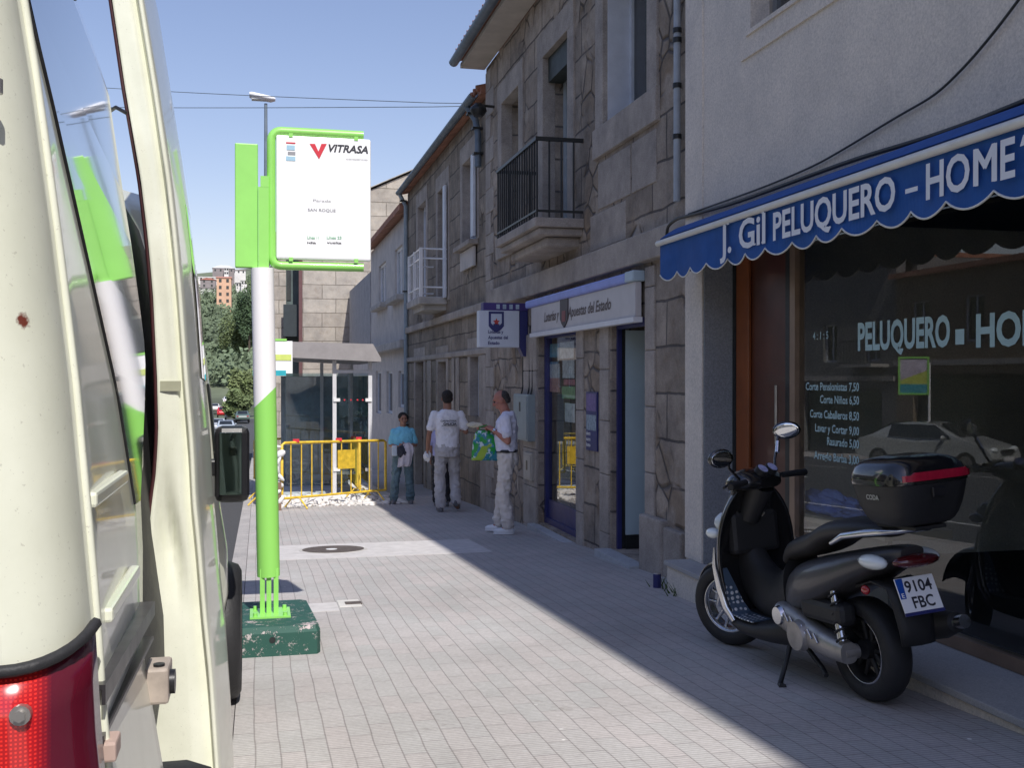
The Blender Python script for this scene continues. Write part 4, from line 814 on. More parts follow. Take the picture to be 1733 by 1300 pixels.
# car shape used for the far parked cars and for the silver saloon across the road
def car_thing(loc, rz, paint, label, group=None, detail=True, est=False):
    t = thing('parked_car', label, 'car', loc, rz, group)
    prof = [(-2.12, .42), (-2.15, .70), (-2.05, .92), (-1.55, .98), (-1.05, 1.36), (-.3, 1.43), (.45, 1.38), (1.05, .98), (1.75, .86), (2.08, .68), (2.15, .45), (2.0, .26), (-2.0, .26)]
    if est: prof[3] = (-2.0, 1.30); prof[4] = (-1.7, 1.42)
    rings = []
    for y, k in ((-.84, 0), (-.80, .5), (-.60, 1), (0, 1.02), (.60, 1), (.80, .5), (.84, 0)):
        ring = []
        for x, z in prof:
            tum = 1 - .22 * max(0, (z - .92)) / .5 if abs(y) > .5 else 1; f = .97 if k == 0 else 1
            zz = .55 + (z - .55) * (f if k == 0 else 1); ring.append((x * (.985 if k == 0 else 1), y * tum, zz))
        rings.append(ring)
    b = obj('body', MB().loft(rings), paint, t, True); subsurf(b, 1)
    gl = MB(); wh = -.95 if not est else -1.55
    for s in (-1, 1): gl.add([(-1.0 if not est else -1.7, s * .815, .99), (.92, s * .815, .99), (.40, s * .70, 1.33), (-.95 if not est else -1.6, s * .70, 1.33)], [(0, 1, 2, 3)]); 
    gl.add([(1.10, -.62, .99), (1.10, .62, .99), (.50, .55, 1.37), (.50, -.55, 1.37)], [(0, 1, 2, 3)])
    if not est: gl.add([(-1.52, -.6, 1.03), (-1.52, .6, 1.03), (-1.06, .53, 1.36), (-1.06, -.53, 1.36)], [(0, 1, 2, 3)])
    g_ = obj('windows', gl, m_glass_dark, t, True); so = g_.modifiers.new('s', 'SOLIDIFY'); so.thickness = .05; so.offset = 0
    for x in (-1.32, 1.34):
        for s in (-1, 1):
            w = obj('wheel', MB().tube([(x, s * .66, .31), (x, s * .84, .31)], .31, 20), m_dark, t, True); obj('rim', MB().tube([(x, s * .83, .31), (x, s * .852, .31)], .20, 14), m_alu, w, True)
    for s in (-1, 1):
        obj('headlight', MB().ell((2.02, s * .58, .70), (.10, .17, .085)), M_CLEAR, t, True); obj('tail_light', MB().ell((-2.08, s * .6, .78), (.07, .14, .09)), M_RED, t, True)
        obj('mirror', MB().ell((.72, s * .92, 1.0), (.06, .10, .07)), paint, t, True)
    obj('grille', MB().box((2.08, -.32, .60), (2.16, .32, .70)), m_dark, t, True); obj('number_plate', MB().box((2.14, -.26, .40), (2.18, .26, .50)), m_white, t, True)
    return t
M_CLEAR = M('clear_lamp_glass', (.75, .8, .8), .08, var=0, coat=1); M_RED = M('red_lamp_glass', (.35, .01, .015), .1, var=0, coat=1)
m_silver = M('silver_car_paint', (.60, .63, .61), .3, metal=.35, var=.04, coat=1)
far = [(378, 153, 'red', (.55, .015, .02), 'small red car parked in the distance beside the van'), (386, 190, 'white', (.7, .7, .7), 'white car parked beyond the small red one'), (402, 185, 'grey', (.3, .32, .33), 'grey car parked by the low trees'), (392, 143, 'cream', (.6, .6, .58), 'white van like car right of the small red one'), (368, 110, 'silver', (.5, .52, .55), 'silver car parked closest below the red one'), (410, 135, 'green', (.10, .14, .12), 'dark green car parked by the pole'), (382, 105, 'pale blue', (.4, .45, .5), 'pale blue car behind the van mirror'), (363, 175, 'pale', (.6, .58, .55), 'pale car at the far left of the parked row')]
for px, Y, n, c, lb in far:
    p = onY(px, 690, Y); m_ = M(n.replace(' ', '_') + '_paint', c, .3, var=.03, coat=.8); car_thing((p.x, Y, hz(p.x, Y) + (.3 if Y < 180 else .25)), rad(92), m_, lb, 'cars parked in the distance', est=(n in ('cream', 'grey')))
rb_ = Vector((-12.1, 27.2, gz(27.2) - .125))
car_thing(rb_, rad(-58), m_silver, 'silver saloon parked across the road, seen in the shop window').rotation_euler = (0, 0, rad(-116))
# bus stop sign across the road, seen in the shop window
m_busgreen = M('bus_stop_green', (.30, .70, .14), .4, var=.08, vs=3, coat=.3); m_poster_w = M('white_sign_panel', (.92, .92, .92), .35, var=.03)
t = thing('far_bus_stop', 'small bus stop sign across the road with a green frame', 'bus stop', (-14.2, 30.5, gz(30.5)), rad(-55))
obj('pole', MB().tube([(0, 0, 0), (0, 0, 3.2)], .045), m_poster_w, t, True); obj('frame', frame_mb(-.03, 0, .95, 2.15, 3.4, .06, .09), m_busgreen, t, True)
obj('panel', MB().box((-.01, .06, 2.5), (.03, .89, 3.34)), M('pale_poster', (.55, .5, .6), .5, var=.3, vs=3), t, True); obj('lower_panel', MB().box((-.01, .06, 2.2), (.035, .89, 2.5)), M('teal_panel', (.05, .35, .42), .5), t, True)
obj('poster_field', MB().prism([(.032, .06, 2.5), (.032, .89, 2.5), (.032, .89, 2.62), (.032, .06, 2.95)], (.003, 0, 0)), M('lime_poster', (.55, .62, .12), .5), t, True)
# ================================================================== cream van at the kerb
def M_van():
    m, nt, b = nodes('cream_van_paint'); oc = N(nt, 'ShaderNodeTexCoord').outputs['Object']
    base = mix(nt, ramp(nt, noise(nt, oc, 3, 6, .7), .35, .7), (.68, .69, .56, 1), (.78, .79, .66, 1))
    dirt = ramp(nt, noise(nt, oc, 26, 7, .8), .62, .74); base = mix(nt, mulv(nt, dirt, .35), base, (.36, .35, .26, 1))
    fine = ramp(nt, noise(nt, oc, 170, 2, .8), .66, .72); base = mix(nt, mulv(nt, fine, .3), base, (.2, .17, .12, 1))
    # a single rust spot with its own outline
    sb = N(nt, 'ShaderNodeVectorMath', operation='DISTANCE'); L(nt, oc, sb.inputs[0]); rp = onY(42, 543, 1.155); sb.inputs[1].default_value = rp
    nz = N(nt, 'ShaderNodeMath', operation='MULTIPLY_ADD'); L(nt, noise(nt, oc, 180, 3), nz.inputs[0]); nz.inputs[1].default_value = .012; L(nt, sb.outputs['Value'], nz.inputs[2])
    base = mix(nt, ramp(nt, nz.outputs[0], .0125, .0150, (1, 1, 1, 1), (0, 0, 0, 1)), base, (.16, .035, .02, 1))
    L(nt, base, b.inputs['Base Color']); b.inputs['Roughness'].default_value = .32; b.inputs['Coat Weight'].default_value = .6; b.inputs['Coat Roughness'].default_value = .06
    bp = N(nt, 'ShaderNodeBump'); bp.inputs['Strength'].default_value = .25; bp.inputs['Distance'].default_value = .01; L(nt, noise(nt, oc, 5, 2), bp.inputs['Height']); L(nt, bp.outputs[0], b.inputs['Normal']); return m
def mulv(nt, a, k):
    n = N(nt, 'ShaderNodeMath', operation='MULTIPLY'); L(nt, a, n.inputs[0]); n.inputs[1].default_value = k; return n.outputs[0]
m_van = M_van(); m_tint = M('tinted_van_glass', (.012, .014, .014), .02, var=0, spec=1.0, coat=1)
m_rub = M('black_rubber', (.02, .02, .022), .6, var=.3, bump=.2, bs=80)
def rec(y, h=2.0):
    ys_ = 1.83 if h < .98 else (1.83 + (h - .98) / .16 * .16 if h < 1.14 else (1.99 + (h - 1.14) / .30 * .39 if h < 1.44 else 2.38))
    a = -.022 * max(0, min(y, ys_) - 1.25)
    if y <= ys_: return a
    d = -.14 * min(1, (y - ys_) / .10)
    if y > 4.65: d *= max(0, 1 - (y - 4.65) / .25); a *= max(0, 1 - (y - 4.65) / .25)
    return a + d
YD = 3.4
VX = -.175; V0 = 1.13; VL = 4.75; HT = 2.37
van = thing('delivery_van', 'cream van at the kerb with its side door slid open', 'van', (VX - .9, V0 + 2.4, gz(V0 + 2.4)))
def s_of(h):   # sideways offset of the van side at height h above the ground
    T = [(.28, -.03), (.42, .02), (.55, .045), (.75, .04), (.95, .008), (1.1, 0), (1.36, -.022), (1.52, -.040), (1.68, -.060), (1.8, -.078), (2.0, -.105), (2.12, -.14), (2.24, -.20), (2.32, -.30), (2.37, -.9)]
    if h <= T[0][0]: return T[0][1]
    for (a, u), (b, v) in zip(T[:-1], T[1:]):
        if h <= b: return u + (v - u) * (h - a) / (b - a)
    return T[-1][1]
HS = [.28, .36, .45, .55, .65, .75, .85, .95, 1.02, 1.1, 1.23, 1.36, 1.52, 1.68, 1.8, 1.9, 2.0, 2.06, 2.12, 2.18, 2.24, 2.28, 2.32, 2.35, 2.37]
def vring(y, ins, zk=1, drop=0):
    R = [];
    for h in HS: R.append((VX + s_of(h) - ins + rec(y, h), y, gz(y) + h * zk - drop))
    Lf = [(2 * (VX - .9) - x, yy, z) for x, yy, z in R[::-1]]; return R + Lf
rings = []
for k in range(7): a = k / 6 * math.pi / 2; rings.append(vring(V0 + .012 + .115 * (1 - math.sin(a)), .075 * (1 - math.cos(a)) if False else .075 * (1 - math.sin(math.pi / 2 - a)) , 1)) 
rings = [vring(V0 + .115 * (1 - math.cos(t)), .07 * (1 - math.sin(t))) for t in [i * math.pi / 12 for i in range(7)]]
for y in (1.35, 1.5, 1.6, 1.69, 1.74, 1.79, 1.84, 1.9, 1.97, 2.04, 2.11, 2.18, 2.25, 2.32, 2.38, 2.43, 2.48, 2.6, 2.9, 3.3, 3.8, 4.3, 4.62, 4.68, 4.88, 4.95): rings.append(vring(y, 0))
# sloping windscreen and bonnet: lower the upper heights towards the front
def front_ring(y, top, ins):
    R = []
    for h in HS: hh = min(h, top) if h < top else top - .0 + (h - top) * .02; R.append((VX + s_of(min(h, 2.0)) - ins - max(0, h - top) * .25, y, gz(y) + hh))
    return R + [(2 * (VX - .9) - x, yy, z) for x, yy, z in R[::-1]]
for y, top, ins in ((V0 + 3.95, 1.9, .0), (V0 + 4.2, 1.45, .01), (V0 + 4.45, 1.15, .03), (V0 + 4.68, .95, .12), (V0 + 4.75, .8, .25)): rings.append(front_ring(y, top, ins))
obj('body', MB().loft(rings), m_van, van)
# two raised ribs added to catch the sun as bright bars, and the edge bead at the rear corner
def on_side(px, py, off=0): 
    X = VX
    for _ in range(6): q = onX(px, py, X); X = VX + s_of(q.z - gz(q.y)) + off
    return onX(px, py, X)
for pts in ([(160, 847), (214, 820)], [(187, 1043), (233, 968)]):
    a, b = on_side(*pts[0], .004), on_side(*pts[1], .004); obj('sun_bar_rib', MB().box((a.x - .012, a.y, a.z - .009), (a.x + .003, b.y, a.z + .009), bev=.004), m_van, van)
bead = MB(); bp_ = []
for h in [.3 + i * .07 for i in range(30)]: y = V0 + .118; bp_.append((VX + s_of(h) + .002, y, gz(y) + h))
bead.tube(bp_, .005, 6); obj('corner_bead', bead, m_van, van)
# rear quarter window: dark glass following the body side
def side_patch(y0, y1, h0, h1, off, th=.006, nh=12, yf=None):
    vs = []; n = nh + 1
    for k in (off, off - th):
        for i in range(n):
            h = h0 + (h1 - h0) * i / nh
            for j in range(5):
                ya = y0(h) if callable(y0) else y0; y = ya + ((y1(h) if callable(y1) else y1) - ya) * j / 4; vs.append((VX + s_of(h) + k + rec(y, h), y, gz(y) + h))
    m_ = n * 5; fs = []
    for i in range(nh):
        for j in range(4): a = i * 5 + j; fs.append((a, a + 1, a + 6, a + 5)); fs.append((m_ + a, m_ + a + 5, m_ + a + 6, m_ + a + 1))
    for i in range(nh): a = i * 5; fs += [(a, a + 5, m_ + a + 5, m_ + a), (a + 4, m_ + a + 4, m_ + a + 9, a + 9)]
    for j in range(4): fs += [(j, m_ + j, m_ + j + 1, j + 1), (nh * 5 + j, nh * 5 + j + 1, m_ + nh * 5 + j + 1, m_ + nh * 5 + j)]
    return MB().add(vs, fs)
def edge_y(h):   # slanted, curved rear edge of the quarter glass, read from the photograph
    T = [(1.0, 1.95), (1.15, 1.83), (1.35, 1.70), (1.52, 1.52), (1.66, 1.39), (1.78, 1.29), (2.1, 1.27)]
    for (a, u), (b, v) in zip(T[:-1], T[1:]):
        if h <= b: return u + (v - u) * (h - a) / (b - a)
    return 1.27
qg = obj('quarter_window', side_patch(lambda h: min(edge_y(h), 2.0), lambda h: 2.36 if h > 1.45 else 1.86 + (h - 1.16) / .29 * .48, 1.18, 2.10, .004, .01, 18), m_tint, van)
obj('window_seal', MB().tube([(VX + s_of(h) + .001 + rec(edge_y(h), h), edge_y(h), gz(edge_y(h)) + h) for h in [1.0 + i * .06 for i in range(3, 19)]], .0025, 6), m_rub, van)
obj('opening_shade_panel', side_patch(2.5, 4.62, .35, 2.12, .008, .01, 14), m_rub, van)  # black sheet over the recessed body, standing in for the dark interior
obj('front_window', side_patch(4.9, 5.02, 1.12, 1.5, .004, .01, 8), m_tint, van)
# roof drip rail
obj('drip_rail', MB().tube([(VX - .165, V0 + .15 + i * .5, gz(V0 + .15 + i * .5) + 2.17) for i in range(3)], .006, 6), m_rub, van)
# door rail: dark channel with an open end
ra = on_side(172, 1160, .006); rb2 = on_side(245, 1040, .006); zh = (ra.z - gz(ra.y))
rl = MB()
def railpiece(x0, x1, h0, h1): 
    y0_, y1_ = ra.y, 1.80; return [(x0, y0_, gz(y0_) + h0), (x1, y0_, gz(y0_) + h0), (x1, y0_, gz(y0_) + h1), (x0, y0_, gz(y0_) + h1), (x0, y1_, gz(y1_) + h0), (x1, y1_, gz(y1_) + h0), (x1, y1_, gz(y1_) + h1), (x0, y1_, gz(y1_) + h1)]
F6 = [(0, 1, 2, 3), (4, 7, 6, 5), (0, 4, 5, 1), (1, 5, 6, 2), (2, 6, 7, 3), (3, 7, 4, 0)]
xs_ = VX + s_of(zh)
for q in ((xs_ - .04, xs_ + .010, zh - .006, zh), (xs_ + .006, xs_ + .010, zh - .022, zh - .006), (xs_ - .04, xs_ + .008, zh - .062, zh - .056), (xs_ - .04, xs_ - .010, zh - .056, zh - .006)): rl.add(railpiece(*q), F6)
obj('door_rail', rl, M('dark_grey_rail', (.055, .05, .055), .35, metal=.4, var=.3), van)
obj('rail_stop', MB().box((xs_ - .01, ra.y + .006, gz(ra.y) + zh - .088), (xs_ + .02, ra.y + .05, gz(ra.y) + zh - .066), bev=.003), M('pinkish_plastic', (.45, .33, .28), .6, var=.2), van)
# ------------------------------------------------------------------ sliding door standing open: its sunlit rear edge faces the camera
YD = 3.4
inner = [(190, 0), (212, 150), (238, 300), (250, 400), (259, 500), (266, 640), (268, 730), (264, 800), (257, 850), (249, 930), (246, 1030), (245, 1130), (247, 1215), (248, 1300), (246, 1420), (246, 1520)]
outer = [(232, 0), (256, 150), (278, 300), (289, 400), (298, 500), (308, 640), (318, 760), (322, 850), (330, 930), (340, 1050), (350, 1150), (356, 1240), (360, 1300), (366, 1420), (370, 1520)]
def interp(T, y):
    for (a, u), (b, v) in zip(T[:-1], T[1:]):
        if y <= v: return a + (b - a) * (y - u) / (v - u)
    return T[-1][0]
ysamp = [-130 + i * 27.5 for i in range(61)]
def px_x(T, py): 
    if py < 0: return T[0][0] + (T[1][0] - T[0][0]) / (T[1][1] - T[0][1]) * py
    return interp(T, py)
rear = []
for py in ysamp:
    a = onY(px_x(inner, py), py, YD); b = onY(px_x(outer, py), py, YD); rear.append((a.x, b.x, a.z))
def dent(z, f):   # crease dent low on the door edge
    e = math.exp(-((z - .80) / .16) ** 2 - ((f - (.25 + (.98 - z) * 1.1)) / .20) ** 2); return .055 * e
NE = 9; vs = []; fs = []; ny = 14; ylen = 1.15
rows_ = []
for (xi, xo, z) in rear:
    row = []
    for j in range(NE + 1): f = j / NE; row.append((xi + (xo - xi) * f, YD + .004 * math.sin(f * 3) + dent(z, f) + .002 * math.sin(z * 9 + f * 4) + .13 * max(0, f - .76), z))
    row.append((xo + .003, YD + .034, z)); row.append((xo + .005, YD - .002, z)); row.append((xo + .013, YD - .004, z)); row.append((xo + .018, YD + .006, z))
    for j in range(1, ny + 1):
        y = YD + .006 + ylen * j / ny; zz = z - SLOPE * (y - YD); h = zz - gz(y); bow = .020 * math.sin(math.pi * j / ny)
        row.append((xo + .018 + bow, y, zz))
    yv = YD + .006 + ylen; row.append((xo - .03, yv + .02, z - SLOPE * ylen)); row.append((xi - .0, yv + .02, z - SLOPE * ylen)); row.append((xi - .004, YD + .05, z)); rows_.append(row)
nr_ = len(rows_[0])
rows_ = rows_[::-1]
dm = MB(); dm.add([p for r in rows_ for p in r], [(i * nr_ + j, i * nr_ + (j + 1) % nr_, (i + 1) * nr_ + (j + 1) % nr_, (i + 1) * nr_ + j) for i in range(len(rows_) - 1) for j in range(nr_)] , 0, True)
dm.add(rows_[0], [tuple(range(nr_))], 0, False); dm.add(rows_[-1], [tuple(range(nr_))[::-1]], 0, False)
sdoor = obj('sliding_door', dm, m_van, van); tag(sdoor, 'open sliding door with a dented sunlit rear edge')
def door_x(h_z):  # outer x of the door near height z
    best = min(rear, key=lambda r: abs(r[2] - h_z)); return best[1] + .018
wv_ = []; nh = 12
for k in (.003, -.004):
    for i in range(nh + 1):
        z = 1.32 + .60 * i / nh
        for j in range(9): y = YD + .42 + (ylen - .55) * j / 8; u = (y - YD - .006) / ylen; wv_.append((door_x(z) + .020 * math.sin(math.pi * u) + k, y, z - SLOPE * (y - YD)))
m_ = (nh + 1) * 9; fs = []
for i in range(nh):
    for j in range(8): a = i * 9 + j; fs += [(a, a + 1, a + 10, a + 9), (m_ + a, m_ + a + 9, m_ + a + 10, m_ + a + 1)]
obj('door_window', MB().add(wv_, fs), m_tint, sdoor)
sl_ = []
for (xi, xo, z) in rear:
    sl_.append((xi - .006, YD + .022, z))
obj('door_seal', MB().tube(sl_, .007, 6), M('dark_red_rubber', (.05, .012, .014), .5, var=.2), sdoor)
YR = 1.80; c0 = onY(246, 1126, YR); c1 = onY(288, 1184, YR)
hg = obj('hinge_bracket', MB().box((c0.x, YR - .03, c1.z), (c1.x, YR + .05, c0.z), bev=.005).tube([(c0.x + .004, YR, c0.z - .018), (c0.x - .016, YR - .02, c0.z - .022), (c0.x - .030, YR - .04, c0.z - .040), (c0.x - .034, YR - .04, c1.z - .002)], [.013, .012, .010, .008], 8), M('cream_pink_plastic', (.40, .34, .29), .45, var=.2, vs=25), sdoor)
obj('cap', MB().tube([(c0.x + .022, YR - .012, c0.z - .001), (c0.x + .022, YR - .012, c0.z + .004)], .009, 12).tube([(c1.x, YR, (c0.z + c1.z) / 2), (c1.x + .008, YR, (c0.z + c1.z) / 2)], .020, 12), m_dark, hg)
q0 = onY(271, 645, YD - .002); q1 = onY(306, 662, YD - .002); obj('latch_plate', MB().box((q0.x, YD - .004, q1.z), (q1.x, YD + .004, q0.z)), M('worn_sealant', (.34, .34, .24), .6, var=.2), sdoor)
u1 = onY(205, 183, YD - .02); obj('upper_guide', MB().tube([(u1.x - .06, YD + .12, u1.z + .015), (u1.x - .02, YD + .02, u1.z + .012), (u1.x + .012, YD, u1.z - .008)], .006, 6), m_dark, sdoor)
# tail lamp wrapping the rear corner
tl = []; LT = 1.06; LB = .66
for i in range(11):
    t_ = i * math.pi / 20; row = []
    for j in range(9):
        hh = LT + .045 * (i / 10) ** 2 - (LT - LB) * j / 8; y = V0 + .115 * (1 - math.cos(t_)) - .010 * math.cos(t_); ins = .07 * (1 - math.sin(t_)) - .010 * math.sin(t_)
        row.append((VX + s_of(hh) - ins, y, gz(y) + hh))
    tl.append(row)
for i in range(1, 7):
    y = V0 - .010; tl.insert(0, [(VX + s_of(LT - (LT - LB) * j / 8) - .07 - .03 * i, y, gz(y) + LT - (LT - LB) * j / 8) for j in range(9)])
tl = tl[:-2]
def M_lamp():
    m, nt, b = nodes('ribbed_red_lens'); oc = N(nt, 'ShaderNodeTexCoord').outputs['Object']
    s = N(nt, 'ShaderNodeSeparateXYZ'); L(nt, oc, s.inputs[0])
    def stripe(sock):
        k = N(nt, 'ShaderNodeMath', operation='MULTIPLY'); L(nt, sock, k.inputs[0]); k.inputs[1].default_value = 2 * math.pi / .0042; q = N(nt, 'ShaderNodeMath', operation='SINE'); L(nt, k.outputs[0], q.inputs[0]); return q.outputs[0]
    mn = N(nt, 'ShaderNodeMath', operation='MINIMUM'); L(nt, stripe(s.outputs[0]), mn.inputs[0]); L(nt, stripe(s.outputs[2]), mn.inputs[1])
    fx = N(nt, 'ShaderNodeMapRange'); L(nt, s.outputs[0], fx.inputs[0]); fx.inputs[1].default_value = -.215; fx.inputs[2].default_value = -.20; fx.inputs[3].default_value = 1; fx.inputs[4].default_value = .0
    red = mix(nt, ramp(nt, mn.outputs[0], -.8, .2), (.42, .008, .01, 1), (.85, .03, .02, 1)); col = mix(nt, fx.outputs[0], (.10, .006, .018, 1), red)
    L(nt, col, b.inputs['Base Color']); b.inputs['Roughness'].default_value = .18; b.inputs['Coat Weight'].default_value = 1; b.inputs['Coat Roughness'].default_value = .03
    return m
nn = len(tl); vv = [p for r in tl for p in r]; lampm = MB().add(vv, [(i * 9 + j, i * 9 + j + 1, (i + 1) * 9 + j + 1, (i + 1) * 9 + j) for i in range(nn - 1) for j in range(8)], 0, True)
lo = obj('tail_light', lampm, M_lamp(), van); so = lo.modifiers.new('s', 'SOLIDIFY'); so.thickness = .012; so.offset = 1
top = [Vector(r[0]) + Vector((.001, -.003, .006)) for r in tl]; obj('lamp_gasket', MB().tube(top, .0065, 6), m_rub, lo)
sp_ = onY(33, 1213, V0 - .015); obj('screw', MB().tube([(sp_.x, V0 - .004, sp_.z), (sp_.x, V0 - .014, sp_.z)], .010, 12).tube([(sp_.x, V0 - .0135, sp_.z), (sp_.x, V0 - .018, sp_.z)], .006, 6), m_alu, lo)
hgp = onY(5, 148, V0); obj('rear_hinge', MB().tube([(hgp.x - .006, V0 - .004, hgp.z - .007), (hgp.x - .006, V0 - .004, hgp.z + .007)], .007, 10), m_alu, van)
obj('rear_door_seam', MB().tube([(-.262, V0 - .002, gz(V0) + h) for h in (.5, 1.2, 1.6, 1.9, 2.1)], .004, 6), m_rub, van)
# rear window, wheels, bumper, mirror, lamps
obj('rear_window', MB().box((VX - 1.6, V0 - .008, 1.3 + gz(V0)), (VX - .38, V0 + .02, 1.95 + gz(V0)), bev=.004), m_tint, van)
obj('rear_bumper', MB().box((VX - 1.85, V0 - .09, .32 + gz(V0)), (VX + .03, V0 + .12, .56 + gz(V0)), bev=.03), m_dark, van)
def wheel(name, par, c, r, w, axis=(1, 0, 0), rimr=.62, mat=None):
    ax = Vector(axis).normalized(); c = Vector(c); u = ax.orthogonal().normalized(); v = ax.cross(u); n = 36
    prof = [(-.5, rimr), (-.5, .86), (-.42, .95), (-.2, 1), (.2, 1), (.42, .95), (.5, .86), (.5, rimr)]
    rg = [[c + ax * (p * w) + (u * math.cos(2 * math.pi * k / n) + v * math.sin(2 * math.pi * k / n)) * (q * r) for k in range(n)] for p, q in prof]
    tb = MB(); tb.loft(rg + [rg[0]], cap=False); t = obj(name, tb, m_rub, par)
    rp = [(-.46, rimr), (-.30, rimr * .93), (-.30, rimr * .86), (0.05, rimr * .84), (.30, rimr * .86), (.30, rimr * .93), (.46, rimr)]
    rg = [[c + ax * (p * w) + (u * math.cos(2 * math.pi * k / n) + v * math.sin(2 * math.pi * k / n)) * (q * r) for k in range(n)] for p, q in rp]
    o = obj('rim', MB().loft(rg, cap=False), mat or m_alu, t); o.modifiers.new('s', 'SOLIDIFY').thickness = .008 if r < .3 else .012
    return t, o, c, ax, u, v
for yy in (V0 + .95, 5.28):
    for s in (0, 1):
        X = VX - .03 + .05 if s == 0 else VX - 1.85; cc = (VX + .0 if s == 0 else VX - 1.8, yy, gz(yy) + .33)
        w_, r_, c2, ax, u, v = wheel('wheel', van, cc, .33, .20); obj('hub_cap', MB().ell(Vector(cc) + Vector((.055 if s == 0 else -.055, 0, 0)), (.04, .19, .19)), m_dark, w_)
mq = onY(397, 786, 4.62); gx0 = onY(371, 722, 4.6); gx1 = onY(422, 851, 4.6)
mh = obj('door_mirror', MB().box((gx0.x - .02, 4.60, gx1.z), (gx1.x, 4.72, gx0.z), bev=.03).box((VX - .08, 4.63, mq.z - .05), (gx0.x, 4.69, mq.z + .02), bev=.01), m_dark, van)
obj('mirror_glass', MB().box((gx0.x + .0, 4.590, gx1.z + .035), (gx1.x - .03, 4.598, gx0.z - .025), bev=.002), M('mirror_glass', (.10, .14, .12), .03, metal=1, var=0), mh)
obj('windscreen', MB().prism([(VX - .25, V0 + 3.92, gz(V0 + 3.9) + 1.93), (VX - .12, V0 + 4.47, gz(V0 + 4.5) + 1.16), (VX - 1.68, V0 + 4.47, gz(V0 + 4.5) + 1.16), (VX - 1.55, V0 + 3.92, gz(V0 + 3.9) + 1.93)], (0, .03, .03)), m_tint, van)
for s in (-.18, -1.62): obj('headlight', MB().ell((VX + s, V0 + 4.66, gz(V0 + 4.6) + .78), (.14, .08, .10)), M_CLEAR, van)
# ================================================================== bus stop
YP = 6.62; pb_ = onY(456, 1040, YP); px0 = pb_.x
blk = thing('concrete_base', 'scuffed dark green concrete block carrying the bus stop post', 'base block', (px0, 6.7, gz(6.7)))
def M_block():
    m, nt, b = nodes('chipped_green_paint'); oc = N(nt, 'ShaderNodeTexCoord').outputs['Object']
    ch = ramp(nt, noise(nt, oc, 15, 9, .85), .57, .59); ch2 = ramp(nt, noise(nt, oc, 4.5, 6, .8), .61, .63)
    s = N(nt, 'ShaderNodeMath', operation='MAXIMUM'); L(nt, ch, s.inputs[0]); L(nt, ch2, s.inputs[1])
    g = mix(nt, noise(nt, oc, 7), (.015, .07, .055, 1), (.03, .11, .085, 1)); w = mix(nt, noise(nt, oc, 9), (.62, .62, .60, 1), (.45, .32, .33, 1))
    L(nt, mix(nt, s.outputs[0], g, w), b.inputs['Base Color']); b.inputs['Roughness'].default_value = .7
    bp = N(nt, 'ShaderNodeBump'); bp.inputs['Strength'].default_value = .5; bp.inputs['Distance'].default_value = .006; L(nt, s.outputs[0], bp.inputs['Height']); L(nt, bp.outputs[0], b.inputs['Normal']); return m
fl = onG(412, 1112); fr_ = onG(540, 1107); zt_b = onX(540, 1064, fr_.x).z; bx0, bx1 = px0 - .42, fr_.x; by0 = fr_.y; bkk = 7.16
hB = .165
pts = [(bx0, by0, gz(by0)), (bx1, by0, gz(by0)), (bx1, by0 + .0, gz(by0) + hB - .03), (bx1, by0 + .03, gz(by0) + hB), (bx1 - .03, bkk, gz(bkk) + hB + .01), (bx0, bkk, gz(bkk) + hB + .01)]
mb = MB(); b0 = [(bx0, by0), (bx1 - .01, by0), (bx1 + .01, by0 + .05), (bx1 - .02, bkk - .05), (bx1 - .06, bkk), (bx0, bkk)]
mb.loft([[(x, y, gz(y) - .02) for x, y in b0], [(x, y, gz(y) + hB - .035) for x, y in b0], [(x - .012 * (1 if x > 0 else -1), y + (.02 if y < 6.7 else -.01), gz(y) + hB) for x, y in b0]], smooth=False)
obj('block', mb, M_block(), blk)
hp_ = onY(461, 1084, by0); obj('socket_hole', MB().tube([(hp_.x, by0 - .002, hp_.z), (hp_.x, by0 + .02, hp_.z)], .018, 14), m_black, blk)
bs = thing('bus_stop_post', 'green and white bus stop post with timetable panel on the green block', 'bus stop sign', (px0, YP, gz(YP) + hB))
zb0 = gz(YP) + hB + .002
def at(px, py, Y=YP): return onY(px, py, Y)
obj('base_plate', MB().box((at(423, 1040).x, YP - .14, zb0), (at(491, 1040).x, YP + .12, zb0 + .015)), m_busgreen, bs)
bt = MB()
for sx in (at(432, 1040).x, at(482, 1040).x):
    for sy in (-.11, .09): bt.tube([(sx, YP + sy, zb0 + .014), (sx, YP + sy, zb0 + .035)], .013, 6)
for b_i, v in enumerate(range(1)): obj('bolts', bt, m_busgreen, bs)
zt0 = at(455, 975).z; fn = MB()
for x in (at(444, 1000).x, at(455, 1000).x, at(467, 1000).x): fn.box((x - .014, YP - .05, zb0 + .015), (x + .014, YP + .05, zt0 + .05))
obj('foot_fins', fn, m_busgreen, bs)
PTS = [(454.5, 975), (452.5, 900), (450, 780), (447, 650), (444, 454)]
ctr = [at(*q) for q in PTS]; r_ = .0675
cs_x = lambda z: ctr[0].x + (ctr[-1].x - ctr[0].x) * (z - ctr[0].z) / (ctr[-1].z - ctr[0].z)
zc_l = at(430, 690).z; zc_r = at(466, 653).z; m_, nt, b = nodes('two_tone_post_paint'); oc = N(nt, 'ShaderNodeTexCoord').outputs['Object']; s = N(nt, 'ShaderNodeSeparateXYZ'); L(nt, oc, s.inputs[0])
k = (zc_r - zc_l) / .135; f = N(nt, 'ShaderNodeMath', operation='MULTIPLY_ADD'); L(nt, s.outputs[0], f.inputs[0]); f.inputs[1].default_value = -k; L(nt, s.outputs[2], f.inputs[2])
gt_ = N(nt, 'ShaderNodeMath', operation='GREATER_THAN'); L(nt, f.outputs[0], gt_.inputs[0]); gt_.inputs[1].default_value = zc_l - k * (at(430, 690).x)
